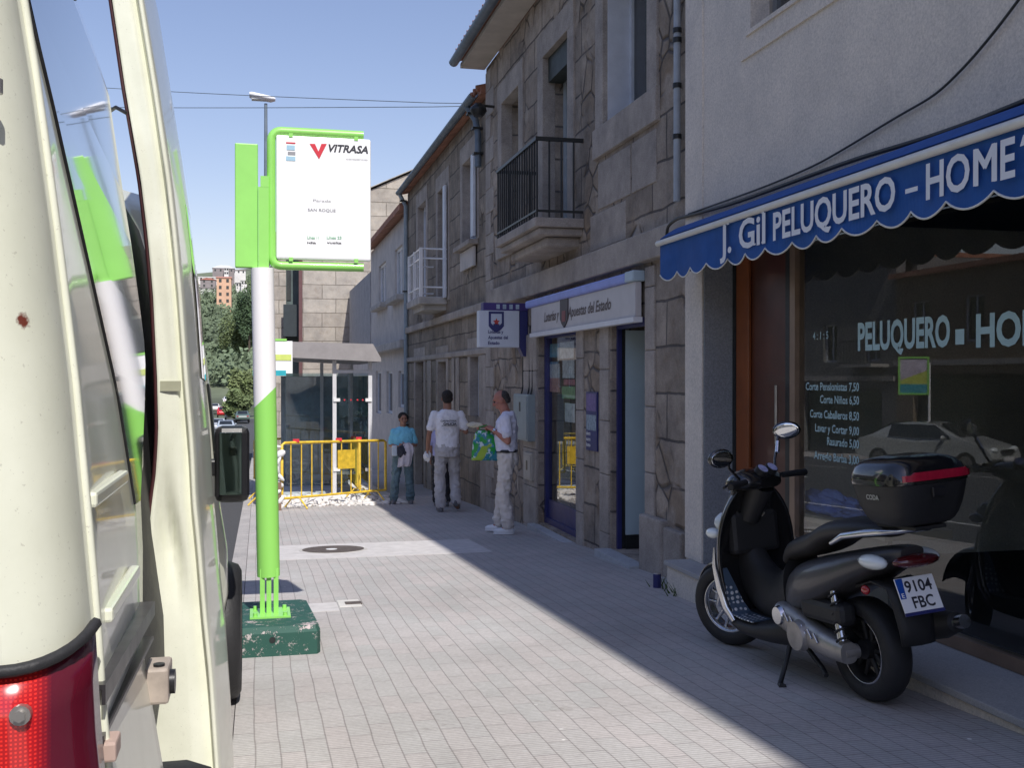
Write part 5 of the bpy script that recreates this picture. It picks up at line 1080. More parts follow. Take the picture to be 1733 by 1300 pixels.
chip = ramp(nt, noise(nt, oc, 9, 6, .75), .66, .67)
gcol = mix(nt, chip, (.30, .70, .14, 1), (.75, .8, .7, 1)); L(nt, mix(nt, gt_.outputs[0], gcol, (.90, .88, .88, 1)), b.inputs['Base Color']); b.inputs['Roughness'].default_value = .4; m_post = m_
obj('post', MB().tube([(cs_x(z), YP, z) for z in [zt0 + (ctr[-1].z - zt0) * i / 12 for i in range(13)]], r_, 28), m_post, bs)
t0 = at(437, 454); t1 = at(455, 305)
obj('sign_mast', MB().box((at(437, 454).x, YP - .05, t0.z + .001), (at(455, 454).x, YP + .05, at(437, 318).z)).box((at(441, 454).x, YP - .051, at(437, 318).z), (at(455, 454).x, YP + .049, at(446, 300).z)), m_busgreen, bs)
obj('side_panel', MB().box((at(398, 453).x, YP - .03, at(398, 453).z), (at(436.5, 243).x, YP + .03, at(398, 243).z), bev=.006), m_busgreen, bs)
# framed timetable panel: rounded tube frame on the left, sheet panel bulging slightly
x0_, x1_ = at(459, 300).x, at(615, 300).x; zT_, zB2 = at(500, 223).z, at(500, 450).z; R_ = .06; fp_ = []
fp_.append((x1_, YP, zT_))
for i in range(7): a = math.pi / 2 + i * math.pi / 12; fp_.append((x0_ + R_ + R_ * math.cos(a), YP, zT_ - R_ + R_ * math.sin(a)))
for i in range(7): a = math.pi + i * math.pi / 12; fp_.append((x0_ + R_ + R_ * math.cos(a), YP, zB2 + R_ + R_ * math.sin(a)))
fp_.append((x1_, YP, zB2)); obj('panel_frame', MB().tube(fp_, .027, 10, ref=(0, 1, 0)), m_busgreen, bs)
pa_, pb2 = at(467, 229), at(627, 443); obj('timetable_panel', MB().box((pa_.x, YP - .03, pb2.z), (pb2.x, YP + .02, pa_.z), bev=.012), m_poster_w, bs)
tabs = MB()
for px in (492, 602):
    for pz in (pa_.z, pb2.z): q = at(px, 0); tabs.box((at(px, 300).x - .012, YP - .034, pz - .012), (at(px, 300).x + .012, YP - .031, pz + .012))
obj('clips', tabs, m_busgreen, bs)
yf_ = YP - .0315
def ps(px, py): q = onY(px, py, yf_); return (q.x, yf_, q.z)
def stext(s, xa, xb, yb, h, mat, off=.015, shear=0):
    A = Vector(ps(xa, yb)); B = Vector(ps(xb, yb)); return obj('lettering', text_mesh(s, A, (1, 0, 0), (0, 0, 1), B.x - A.x, h, .001, off, shear), mat, bs)
m_tx = M('black_print', (.03, .03, .04), .5, var=0); m_rd = M('red_print', (.62, .03, .05), .5, var=0); m_gy = M('grey_print_ink', (.30, .30, .32), .5, var=0); m_gr = M('green_print_ink', (.25, .50, .32), .5, var=0); m_cy = M('pale_blue_print', (.35, .55, .68), .5, var=0)
obj('logo_v', MB().prism([ps(524, 243), ps(533, 243), ps(539, 256), ps(544, 243), ps(553, 243), ps(540, 269)], (0, -.001, 0)), m_rd, bs)
stext('VITRASA', 556, 623, 256, .046, m_tx, .03, .25); stext('consorcio', 586, 622, 270, .014, m_gy, .0)
for (xa, ya, xb, yb, mt) in ((484, 240, 500, 243, m_rd), (485, 245, 499, 254, m_cy), (487, 256, 500, 262, m_gy), (484, 264, 500, 272, m_cy)):
    A, B = ps(xa, ya), ps(xb, yb); obj('crest', MB().box((A[0], yf_ - .001, B[2]), (B[0], yf_, A[2])), mt, bs)
stext('Parada', 530, 560, 341, .016, m_gy, .0); stext('SAN ROQUE', 521, 568, 357, .018, m_gy, .01); stext('L\u00ednea 11', 520, 540, 404, .018, m_gr, .02); stext('L\u00ednea 23', 553, 578, 404, .018, m_gr, .02); stext('ida', 520, 535, 412, .014, m_tx, .02); stext('vuelta', 553, 578, 412, .014, m_tx, .02)
stext('8777', 434, 459, 462, .02, m_rd, .01)
# ================================================================== shelter
YS0 = 20.0
sh = thing('bus_shelter', 'glazed grey bus shelter behind the yellow barriers', 'bus shelter', (1.3, 22, gz(20)))
x0s, x1s = onY(482, 600, YS0).x, onY(629, 600, YS0).x; zr0 = onY(520, 604, YS0).z; y1s = YS0 + 4.0
obj('roof', MB().prism([(x0s - .35, YS0 - .25, zr0), (x1s + .15, YS0 - .25, zr0 - .09), (x1s + .15, YS0 - .25, zr0 - .03), (x1s + .0, YS0 - .25, zr0 + .24), (x0s + .1, YS0 - .25, zr0 + .27), (x0s - .35, YS0 - .25, zr0 + .06)], (0, y1s - YS0 + .5, 0)), M('grey_shelter_roof', (.30, .28, .28), .5, var=.1), sh)
m_shel = M('pale_shelter_metal', (.62, .62, .64), .4, var=.08)
for x, y in ((onY(566, 700, YS0).x, YS0), (x1s - .03, YS0), (onY(566, 700, YS0).x, y1s), (x1s - .03, y1s)):
    obj('post', MB().box((x - .035, y - .035, gz(y) - .02), (x + .035, y + .035, zr0 - .06)), m_shel, sh)
xm = onY(566, 700, YS0).x
m_sg = M_glass('shelter_glass', (.84, .90, .92), 2.2)
obj('end_pane', MB().box((xm + .04, YS0 - .006, gz(20) + .25), (x1s - .07, YS0 + .006, zr0 - .3)), m_sg, sh)
obj('end_pane', MB().box((x0s + .02, YS0 - .006, gz(20) + .25), (xm - .04, YS0 + .006, zr0 - .3)), m_sg, sh)
obj('rear_pane', MB().box((x1s - .036, YS0 + .04, gz(20) + .2), (x1s - .024, y1s - .04, zr0 - .35)), m_sg, sh)
obj('far_pane', MB().box((x0s + .1, y1s - .006, gz(y1s) + .25), (x1s - .07, y1s + .006, zr0 - .3)), m_sg, sh)
obj('dark_panel', MB().box((x0s + .02, y1s + .2, gz(y1s)), (xm + .6, y1s + .3, zr0 - .35)), M('dark_teal_panel', (.30, .35, .36), .4, var=.4, vs=2), sh)
obj('header_rail', MB().box((xm, YS0 - .03, zr0 - .30), (x1s, YS0 + .03, zr0 - .24)), m_shel, sh)
obj('bench', MB().box((xm, YS0 + .5, gz(21) + .42), (x1s - .1, y1s - .5, gz(21) + .47)), m_alu, sh)
for px, py in ((570, 677), (570, 795), (624, 677), (624, 795)): q = onY(px, py, YS0 - .05); obj('glass_clamp', MB().box((q.x - .06, YS0 - .06, q.z - .03), (q.x + .06, YS0 - .04, q.z + .03)), m_white, sh)
q = onY(590, 677, YS0)
for px in (583, 594, 605, 614): q = onY(px, 677, YS0 - .01); obj('red_dot', MB().tube([(q.x, YS0 - .012, q.z), (q.x, YS0 - .008, q.z)], .016, 8), m_rd, sh)
# shelter advert sign, partly behind the post
a = onY(462, 577, 19.4); b = onY(495, 632, 19.4); t = thing('shelter_sign', 'white and lime route sign beside the shelter roof', 'sign', (a.x, 19.4, b.z))
obj('board', MB().box((a.x - .35, 19.4, b.z), (b.x, 19.48, a.z)), m_poster_w, t); mid = onY(480, 610, 19.4).z; lo_ = onY(480, 628, 19.4).z; mt_ = onY(480, 598, 19.4).z
obj('lime_field', MB().box((a.x - .33, 19.39, mid), (b.x - .02, 19.399, onY(480, 600, 19.4).z)), M('lime_print', (.62, .72, .18), .5, var=.1), t)
obj('teal_footer', MB().box((a.x - .35, 19.38, onY(480, 636, 19.4).z), (onY(484, 630, 19.4).x, 19.47, onY(480, 627, 19.4).z)), M('teal_print', (.03, .42, .50), .5, var=.1), t)
obj('green_top', MB().box((a.x - .35, 19.39, a.z), (b.x - .1, 19.47, a.z + .04)), m_busgreen, t)
obj('post', MB().box((a.x - .05, 19.42, gz(19.4)), (a.x + .02, 19.47, b.z)), m_dark, t)
# broken paving and rubble round the works
random.seed(11)
tag(obj('broken_paving', plate(MB(), .05, 2.5, 18.0, 25.0, .005), M('white_cement_dust', (.74, .72, .69), .95, var=.25, vs=3, bump=.6, bs=14)), kind='structure')
mb = MB()
for i in range(650):
    x = .3 + 2.0 * random.random(); y = 17.6 + 3.2 * random.random(); r = .008 + .07 * random.random() ** 4; mb.ell((x, y, gz(y) + r * .35), (r * (1 + random.random()), r * (1 + random.random()), r * .6), 5, 3)
tag(obj('rubble', mb, M('pale_rubble', (.70, .67, .64), .95, var=.3, vs=9)), 'scattered white rubble around the foot of the shelter', 'rubble', kind='stuff')
# ================================================================== yellow barriers
m_yel = M('barrier_yellow', (.78, .52, .05), .5, var=.25, vs=14, coat=.3)
def barrier(A, B, label, plate_=True, wrap=False):
    A = Vector((A[0], A[1], 0)); B = Vector((B[0], B[1], 0)); d = (B - A); Ln = d.length; u = d.normalized(); n = Vector((-u.y, u.x, 0))
    t = thing('pedestrian_barrier', label, 'barrier', (A.x, A.y, gz(A.y)), group='yellow barriers round the shelter works'); P = lambda s, z: Vector((A.x + u.x * s, A.y + u.y * s, gz(A.y + u.y * s) + z))
    mb = MB(); mb.tube([P(.04, .18), P(.04, 1.03), P(.10, 1.06), P(Ln - .1, 1.06), P(Ln - .04, 1.03), P(Ln - .04, .18)], .024, 8); mb.tube([P(.04, .18), P(Ln - .04, .18)], .02, 8); obj('frame', mb, m_yel, t)
    k = int(Ln / .215)
    for i in range(1, k): obj('bar', MB().tube([P(Ln * i / k, .18), P(Ln * i / k, 1.06)], .011, 6), m_yel, t)
    for s in (.35, Ln - .35):
        q = P(s, 0); obj('foot', MB().tube([q + n * .25 + Vector((0, 0, .015)), q + n * .08 + Vector((0, 0, .18)), q - n * .08 + Vector((0, 0, .18)), q - n * .25 + Vector((0, 0, .015))], .014, 6), m_yel, t)
    if plate_: a_ = P(Ln * .5, .62); b_ = P(Ln * .5 + .42, .95); pm = MB().prism([P(Ln * .5 - .0, .60) - n * .03, P(Ln * .5 + .42, .60) - n * .03, P(Ln * .5 + .42, .92) - n * .03, P(Ln * .5, .92) - n * .03], n * .01); obj('plate', pm, m_yel, t)
    for s in (.35, Ln * .52): q = P(s, 1.09); obj('reflector', MB().box(q - Vector((.05, .02, .02)), q + Vector((.05, .02, .03))), m_rd, t)
    return t
b1a = onG(474, 864); b1b = onY(655, 812, 18.9)
barrier((b1a.x, b1a.y), (b1b.x, 18.9), 'front yellow barrier with a blank plate, nearest the camera')
barrier((b1a.x - .25, 17.9), (b1a.x - .25, 20.3), 'yellow barrier running along the kerb behind the post', False)
barrier((1.78, 19.1), (1.95, 23.4), 'yellow barrier standing lengthwise inside the shelter works', False)
barrier((-.1, 24.2), (2.1, 24.4), 'far yellow barrier beyond the shelter', False)
barrier((-1.4, 26.0), (-1.2, 28.3), 'yellow barrier standing in the road past the shelter', False)
t = thing('tape_wrapped_stake', 'white tape wrapped stake at the left end of the front barrier', 'stake', (b1a.x - .03, b1a.y - .05, gz(b1a.y)))
tp = MB()
for k in range(9): z = .05 + k * .12; tp.ell((b1a.x - .03 + .04 * math.sin(k * 2.1), b1a.y - .05 + .03 * math.cos(k * 1.7), gz(b1a.y) + z), (.045 + .02 * math.sin(k * 3), .04, .09), 7, 5, rot=Matrix.Rotation(k * .6, 3, 'Y'))
obj('tape', tp, m_white, t); obj('stake', MB().box((b1a.x - .05, b1a.y - .08, gz(b1a.y)), (b1a.x + .02, b1a.y - .03, gz(b1a.y) + .45)), M('brown_board', (.22, .14, .10), .8), t)
# litter by the plinth
q = onG(1112, 995); t = thing('drinks_can', 'crushed dark blue drinks can against the granite plinth', 'can', q)
obj('can_body', MB().tube([(q.x, q.y, gz(q.y)), (q.x, q.y, gz(q.y) + .11)], .032, 14), m_blue, t); obj('can_top', MB().tube([(q.x, q.y, gz(q.y) + .1101), (q.x, q.y, gz(q.y) + .116)], [.031, .026], 14), m_alu, t)
random.seed(5); gr = MB(); q = onG(1145, 1003)
for i in range(70):
    a = random.random() * 6.28; l = .05 + .09 * random.random(); b = Vector((q.x + random.gauss(0, .06), q.y + random.gauss(0, .12), gz(q.y))); t_ = b + Vector((math.cos(a) * l * .6, math.sin(a) * l * .6, l)); gr.add([b, b + Vector((.012, 0, 0)), t_], [(0, 1, 2)])
tag(obj('weeds', gr, M('weed_green', (.07, .11, .03), .8)), 'small tuft of weeds at the foot of the plinth', 'weeds', kind='stuff')
# ================================================================== scooter (local axes: x forward, y left, z up)
m_sb = M('gloss_black_scooter_paint', (.012, .012, .013), .18, var=.1, coat=1); m_sg2 = M('graphite_scooter_paint', (.07, .068, .072), .42, metal=.3, var=.03, coat=.3)
m_sp = M('matt_black_plastic', (.018, .018, .019), .55, var=.2, bump=.15, bs=150); m_seat = M('black_vinyl', (.028, .026, .026), .5, var=.15, bump=.2, bs=120)
m_chr = M('polished_alloy', (.62, .63, .66), .22, metal=1, var=.1); m_cast = M('cast_alloy_cover', (.42, .40, .38), .42, metal=.7, var=.2, vs=12)
m_lamb = M('amber_lamp', (.30, .04, .02), .15, coat=1, var=0)
rc = onG(1478, 1186); fc = onG(1241, 1092); rc = Vector((2.80, rc.y, 0)); fc = Vector((2.72, fc.y, 0))
mid = (rc + fc) / 2; dv_ = (fc - rc); wb = dv_.length; hd = math.atan2(dv_.y, dv_.x)
sc_ = thing('scooter', 'black motor scooter with top box parked outside the barber shop', 'motor scooter', (mid.x, mid.y, gz(mid.y)), hd)
sc_.rotation_euler = (rad(-4.5), rad(2.63), hd)
H = wb / 2
def sring(u, zc, hw, hh, p=2.4, n=20, yc=0, tilt=0):
    R = []
    for k in range(n):
        a = 2 * math.pi * k / n; c, s = math.cos(a), math.sin(a)
        y = hw * math.copysign(abs(c) ** (2 / p), c); z = hh * math.copysign(abs(s) ** (2 / p), s); R.append((u + z * tilt, yc + y, zc + z))
    return R
def body(name, secs, mat, par=None, sub=1, **kw):
    o = obj(name, MB().loft([sring(*s, **kw) for s in secs]), mat, par or sc_, True)
    if sub: subsurf(o, sub)
    return o
def lwheel(par, cx, r, w, rim_r, mat, name):
    n = 40; U_ = Vector((1, 0, 0)); V_ = Vector((0, 0, 1)); c = Vector((0, 0, 0))
    def ring(y, q): return [Vector((math.cos(2 * math.pi * k / n) * q, y, math.sin(2 * math.pi * k / n) * q)) for k in range(n)]
    prof = [(-.36, rim_r), (-.50, rim_r * 1.12), (-.48, r * .90), (-.30, r * .975), (0, r), (.30, r * .975), (.48, r * .90), (.50, rim_r * 1.12), (.36, rim_r)]
    t = obj('wheel', MB().loft([ring(a * w, q) for a, q in prof] + [ring(prof[0][0] * w, prof[0][1])], cap=False), m_rub, par, True)
    rp = MB(); 
    for sgn in (-1, 1): rp.loft([ring(sgn * .37 * w, rim_r * 1.015), ring(sgn * .40 * w, rim_r * .99), ring(sgn * .36 * w, rim_r * .93), ring(sgn * .16 * w, rim_r * .90)], cap=False)
    rp.loft([ring(-.16 * w, rim_r * .90), ring(.16 * w, rim_r * .90)], cap=False); rp.loft([ring(-.3 * w, .045), ring(.3 * w, .045)])
    for k in range(5):
        a = 2 * math.pi * k / 5 + .3; d = Vector((math.cos(a), 0, math.sin(a))); e = Vector((-math.sin(a), 0, math.cos(a)))
        for off in (-.018, .018): rp.tube([d * .03 + e * off, d * rim_r * .92 + e * off * 1.9], [.014, .011], 6, flat=1)
    obj('rim', rp, mat, t, True); obj('rim_edge', MB().loft([ring(.385 * w, rim_r * 1.02), ring(.41 * w, rim_r * .985), ring(.385 * w, rim_r * .95), ring(.36 * w, rim_r * .985), ring(.385 * w, rim_r * 1.02)], cap=False), m_chr, t, True)
    obj('brake_disc', MB().loft([ring(-.30 * w, rim_r * .62), ring(-.34 * w, rim_r * .62), ring(-.34 * w, rim_r * .35), ring(-.30 * w, rim_r * .35), ring(-.30 * w, rim_r * .62)], cap=False), m_chr, t, True)
    t.location = cx; return t
RW = .242
rw = lwheel(sc_, (-H, 0, RW), RW, .135, .155, m_sp, 'rear')
STEER = rad(26)
fw_ = lwheel(sc_, (H, 0, RW), RW, .115, .158, m_chr, 'front'); fw_.rotation_euler = (0, 0, STEER)
# front fork, mudguard
obj('fork', MB().tube([(H + .0, .075, RW), (H - .14, .06, .62)], .020, 10).tube([(H + .0, -.075, RW), (H - .14, -.06, .62)], .020, 10), m_chr, sc_, True)
mg = MB(); rg = []
for i in range(13):
    a = rad(10 + i * 12); r_ = .275; rg.append([(H + r_ * math.cos(a) * 1.0 + 0, y, RW + r_ * math.sin(a) - abs(y) ** 2 * 4.5) for y in (-.085, -.06, 0, .06, .085)])
o = obj('front_mudguard', MB().add([p for r in rg for p in r], [(i * 5 + j, i * 5 + j + 1, i * 5 + j + 6, i * 5 + j + 5) for i in range(12) for j in range(4)], 0, True), m_sb, sc_, True); o.modifiers.new('s', 'SOLIDIFY').thickness = .008
o.rotation_euler = (0, 0, 0)
# front shell / leg shield with side edges curving towards the rider
def shield_rows():
    R = []
    for z, u, hw, curl in ((.23, H - .36, .17, .02), (.30, H - .30, .205, .05), (.40, H - .26, .228, .08), (.52, H - .245, .245, .09), (.64, H - .26, .245, .085), (.76, H - .30, .225, .06), (.86, H - .33, .185, .04), (.93, H - .36, .13, .02), (.96, H - .37, .09, .01)):
        R.append([(u + .0 - curl * abs(t) ** 2.2 + .16 * (1 - abs(t) ** 1.6) * min(1, (z - .15) / .35), hw * t, z) for t in [-1 + 2 * k / 14 for k in range(15)]] +
                 [(u - .03 - curl * abs(t) ** 2.2, hw * t * .985, z) for t in [1 - 2 * k / 14 for k in range(15)]])
    return R
o = obj('leg_shield', MB().loft(shield_rows()), m_sb, sc_, True); subsurf(o, 1)
obj('shield_trim', MB().tube([(H - .40, .20, .24), (H - .36, .222, .31), (H - .345, .240, .41), (H - .34, .258, .54), (H - .35, .256, .64)], [.022, .026, .022, .014, .006], 8), m_chr, sc_, True)
obj('shield_trim', MB().tube([(H - .40, -.20, .24), (H - .36, -.222, .31), (H - .345, -.240, .41), (H - .34, -.258, .54), (H - .35, -.256, .64)], [.022, .026, .022, .014, .006], 8), m_chr, sc_, True)
obj('glove_box', MB().box((H - .37, -.15, .58), (H - .285, .15, .82), bev=.03), m_sp, sc_, True); obj('ignition', MB().tube([(H - .375, -.04, .80), (H - .35, -.04, .80)], .02, 12), m_chr, sc_, True)
obj('headlight', MB().ell((H - .13, 0, .74), (.07, .13, .07)), M_CLEAR, sc_, True)
for s in (-1, 1): obj('indicator', MB().ell((H - .22, s * .19, .70), (.06, .035, .03)), M_CLEAR, sc_, True)
# footboard with central tunnel and bright tread plates
body('footboard', [(H - .30, .24, .19, .045), (H - .45, .215, .225, .05), (H - .62, .215, .225, .055), (H - .80, .235, .20, .075), (H - .95, .27, .16, .09)], m_sp, p=3)
body('tunnel', [(H - .28, .52, .085, .20), (H - .40, .40, .085, .16), (H - .55, .35, .09, .14), (H - .72, .38, .11, .16), (H - .82, .46, .13, .18)], m_sp)
def M_tread():
    m, nt, b = nodes('studded_tread_plate'); oc = N(nt, 'ShaderNodeTexCoord').outputs['Object']; vo = N(nt, 'ShaderNodeTexVoronoi'); vo.inputs['Scale'].default_value = 34; vo.inputs['Randomness'].default_value = .25; L(nt, oc, vo.inputs['Vector'])
    f = ramp(nt, vo.outputs['Distance'], .30, .38, (1, 1, 1, 1), (0, 0, 0, 1)); L(nt, mix(nt, f, (.10, .15, .22, 1), (.85, .88, .92, 1)), b.inputs['Base Color']); b.inputs['Metallic'].default_value = .5; b.inputs['Roughness'].default_value = .3
    bp = N(nt, 'ShaderNodeBump'); bp.inputs['Distance'].default_value = .004; L(nt, f, bp.inputs['Height']); L(nt, bp.outputs[0], b.inputs['Normal']); return m
m_tread = M_tread()
for s in (1, -1):
    tp_ = []
    for u, z, y0, y1 in ((H - .62, .268, .10, .212), (H - .50, .268, .10, .216), (H - .40, .275, .10, .21), (H - .365, .33, .12, .215), (H - .352, .42, .15, .226), (H - .345, .52, .19, .232)): tp_ += [(u, s * y0, z), (u, s * y1, z)]
    o = obj('tread_plate', MB().add(tp_, [(2 * i, 2 * i + 1, 2 * i + 3, 2 * i + 2) for i in range(5)]), m_tread, sc_, True); o.modifiers.new('s', 'SOLIDIFY').thickness = .006
# rear bodywork, seat
body('side_fairing', [(H - .78, .42, .10, .12), (H - .90, .47, .165, .15), (H - 1.10, .53, .195, .135), (H - 1.30, .60, .195, .105), (H - 1.48, .665, .165, .075), (H - 1.62, .71, .11, .05), (H - 1.70, .73, .06, .03)], m_sg2, p=2.6, tilt=-.15)
body('seat', [(H - .74, .60, .07, .035), (H - .84, .665, .115, .055), (H - 1.00, .70, .14, .06), (H - 1.12, .735, .15, .06), (H - 1.20, .79, .155, .055), (H - 1.38, .815, .15, .05), (H - 1.52, .825, .115, .04), (H - 1.60, .82, .07, .03)], m_seat, p=2.6)
gr_ = MB(); gr_.tube([(H - 1.34, .165, .755), (H - 1.45, .172, .80), (H - 1.60, .15, .825), (H - 1.72, .08, .835), (H - 1.74, 0, .837), (H - 1.72, -.08, .835), (H - 1.60, -.15, .825), (H - 1.45, -.172, .80), (H - 1.34, -.165, .755)], [.010, .016, .017, .016, .014, .016, .017, .016, .010], 8); obj('grab_rail', gr_, m_chr, sc_, True)
for s in (1, -1): obj('rear_indicator', MB().ell((H - 1.60, s * .135, .695), (.095, .04, .034)), M_CLEAR, sc_, True)
obj('tail_light', MB().ell((H - 1.72, 0, .70), (.045, .12, .030)), M('dark_red_lamp', (.09, .008, .01), .15, var=0, coat=1), sc_, True); obj('side_reflector', MB().ell((H - 1.50, .115, .555), (.03, .014, .022)), M_RED, sc_, True)
# rear mudguard and number plate
rg = []
for u, z, hw in ((H - 1.42, .56, .10), (H - 1.55, .60, .105), (H - 1.66, .58, .105), (H - 1.69, .50, .10), (H - 1.705, .40, .09), (H - 1.71, .33, .085)): rg.append([(u + abs(t) ** 2 * .02, hw * t, z) for t in (-1, -.6, 0, .6, 1)])
o = obj('rear_mudguard', MB().add([p for r in rg for p in r], [(i * 5 + j, i * 5 + j + 1, i * 5 + j + 6, i * 5 + j + 5) for i in range(5) for j in range(4)], 0, True), m_sp, sc_, True); o.modifiers.new('s', 'SOLIDIFY').thickness = .01
Cp = Vector((H - 1.715, 0, .555)); up_ = Vector((.42, 0, 1)).normalized(); lf = Vector((0, 1, 0)); nn_ = -(Vector((1, 0, -.42)).normalized())
npl = obj('number_plate', MB().prism([Cp + lf * .098 + up_ * .075, Cp - lf * .098 + up_ * .075, Cp - lf * .098 - up_ * .075, Cp + lf * .098 - up_ * .075], nn_ * .004), m_poster_w, sc_, True)
Q = Cp + nn_ * .0045
obj('plate_band', MB().prism([Q + lf * .096 + up_ * .073, Q + lf * .060 + up_ * .073, Q + lf * .068 - up_ * .015, Q + lf * .096 - up_ * .015], nn_ * .001), M('euro_blue', (.01, .08, .40), .4, var=0), npl, True)
obj('plate_frame', MB().prism([Cp + lf * .100 - up_ * .076, Cp - lf * .100 - up_ * .076, Cp - lf * .100 - up_ * .090, Cp + lf * .100 - up_ * .090], nn_ * .006), m_blue, npl, True)
obj('lettering', text_mesh('9104', Q + lf * .058 + up_ * .010, -lf, up_, .135, .051, .001, .02), m_tx, npl, True)
obj('lettering', text_mesh('FBC', Q + lf * .044 - up_ * .060, -lf, up_, .108, .051, .001, .02), m_tx, npl, True)
obj('lettering', text_mesh('E', Q + lf * .088 - up_ * .010, -lf, up_, .014, .02, .002, .02), m_poster_w, npl, True)
# engine: belt case, shock absorber, exhaust, stands
en = MB(); body('belt_case', [(H - .80, .335, .05, .065), (H - .90, .325, .06, .078), (H - 1.02, .295, .062, .075), (H - 1.15, .265, .06, .062), (H - 1.28, .250, .055, .058), (H - 1.36, .245, .045, .05)], m_cast, yc=.135, p=2.6)
obj('round_cover', MB().tube([(H - 1.03, .18, .275), (H - 1.03, .215, .275)], [.078, .070], 28), m_cast, sc_, True); obj('round_cover', MB().tube([(H - .86, .185, .345), (H - .86, .205, .345)], [.05, .043], 22), m_chr, sc_, True)
rb = MB()
for k in range(6): rb.tube([(H - .92 - k * .05, .197, .37 - k * .012), (H - .95 - k * .05, .197, .33 - k * .012)], .006, 6)
obj('cooling_fins', rb, m_chr, sc_, True)
body('crankcase', [(H - .78, .34, .09, .07), (H - 1.0, .33, .12, .10), (H - 1.2, .29, .10, .08)], m_sp)
obj('air_box', MB().box((H - 1.36, .07, .36), (H - 1.02, .17, .47), bev=.03), m_sp, sc_, True)
obj('swing_arm_end', MB().tube([(-H, .075, RW), (-H, .15, RW)], .035, 14), m_cast, sc_, True)
sp = MB(); 
P0_, P1_ = Vector((H - 1.345, .155, .30)), Vector((H - 1.26, .13, .58)); ax = (P1_ - P0_).normalized(); u_ = ax.orthogonal().normalized(); v_ = ax.cross(u_)
sp.tube([P0_ + ax * (P1_ - P0_).length * k / 60 + (u_ * math.cos(k * .75) + v_ * math.sin(k * .75)) * .026 for k in range(61)], .006, 5); obj('spring', sp, m_sp, sc_, True)
obj('shock_absorber', MB().tube([P0_, P0_.lerp(P1_, .45), P1_], [.022, .020, .014], 12), m_chr, sc_, True)
obj('exhaust', MB().tube([(H - .95, -.13, .20), (H - 1.10, -.17, .24), (H - 1.2, -.18, .27), (H - 1.62, -.19, .38), (H - 1.70, -.19, .40)], [.025, .03, .06, .065, .045], 16), m_sp, sc_, True)
obj('exhaust_tip', MB().tube([(H - 1.70, -.19, .40), (H - 1.76, -.19, .415)], .03, 14), m_chr, sc_, True)
obj('side_stand', MB().tube([(H - .86, .13, .22), (H - .90, .21, .09), (H - .93, .262, .022), (H - .98, .275, .024)], [.014, .012, .013, .02], 8), m_sp, sc_, True)
obj('centre_stand', MB().tube([(H - .92, .10, .20), (H - 1.10, .12, .12), (H - 1.16, .14, .10)], .013, 8).tube([(H - .92, -.10, .20), (H - 1.10, -.12, .12), (H - 1.16, -.14, .10)], .013, 8), m_sp, sc_, True)
# steering: handlebar cover, instruments, grips, mirrors (turned to the left)
st = obj('handlebar', MB().loft([sring(*s_, p=2.5) for s_ in ((-.09, 0, .10, .03), (-.04, .015, .19, .055), (.05, .02, .20, .07), (.13, -.01, .13, .06), (.17, -.03, .06, .03))]), m_sb, sc_, True); subsurf(st, 1)
st.location = (H - .41, -.01, .975); st.rotation_euler = (0, 0, STEER)
obj('grip', MB().tube([(-.05, .18, .02), (-.075, .27, .02), (-.08, .36, .015)], [.016, .018, .019], 10), m_rub, st, True); obj('grip', MB().tube([(-.05, -.18, .02), (-.075, -.27, .02), (-.08, -.36, .015)], [.016, .018, .019], 10), m_rub, st, True)
for s in (1, -1): obj('brake_lever', MB().tube([(-.02, s * .17, .02), (-.0, s * .25, .02), (-.03, s * .35, .01)], [.010, .009, .007], 6), m_sp, st, True)
for s in (1, -1): g_ = obj('gauge', MB().tube([(-.055, s * .045, .055), (-.075, s * .045, .078)], .036, 20), m_sp, st, True); obj('dial', MB().tube([(-.0765, s * .045, .0795), (-.078, s * .045, .0812)], .030, 20), M('pale_dial_%d' % (s + 1), (.42, .42, .62), .3, var=.3, vs=60), g_, True)
obj('steering_column', MB().tube([(-.02, 0, -.02), (.08, 0, -.20)], [.075, .06], 14), m_sp, st, True)
m_mir = M('mirror_silver', (.75, .77, .80), .03, metal=1, var=0)
for s, dz, dx in ((-1, .25, .03), (1, .15, .0)):
    o = obj('mirror_stalk', MB().tube([(-.01, s * .17, .03), (.02, s * .22, .10), (.0 + dx, s * (.30 if s < 0 else .25), dz)], [.009, .008, .010], 8), m_sb, st, True)
    hd_ = obj('mirror', MB().ell((0, s * .045, 0), (.022, .080, .052), 18, 10), m_sb, st, True); hd_.location = (dx, s * (.30 if s < 0 else .25), dz + .01); hd_.rotation_euler = (0, rad(-6), rad(-58 if s < 0 else -20))
    obj('mirror_face', MB().ell((-.019, s * .045, 0), (.004, .071, .044), 20, 8), m_mir, hd_, True)
obj('mirror_collar', MB().tube([(.014, -.242, .14), (.024, -.275, .20)], .013, 10), m_chr, st, True)
obj('cable_harness', MB().tube([(.05, .08, -.02), (.12, .10, -.10), (.08, .06, -.2)], .008, 6).tube([(.05, .05, -.02), (.14, .05, -.12), (.1, .03, -.22)], .008, 6), m_sp, st, True)
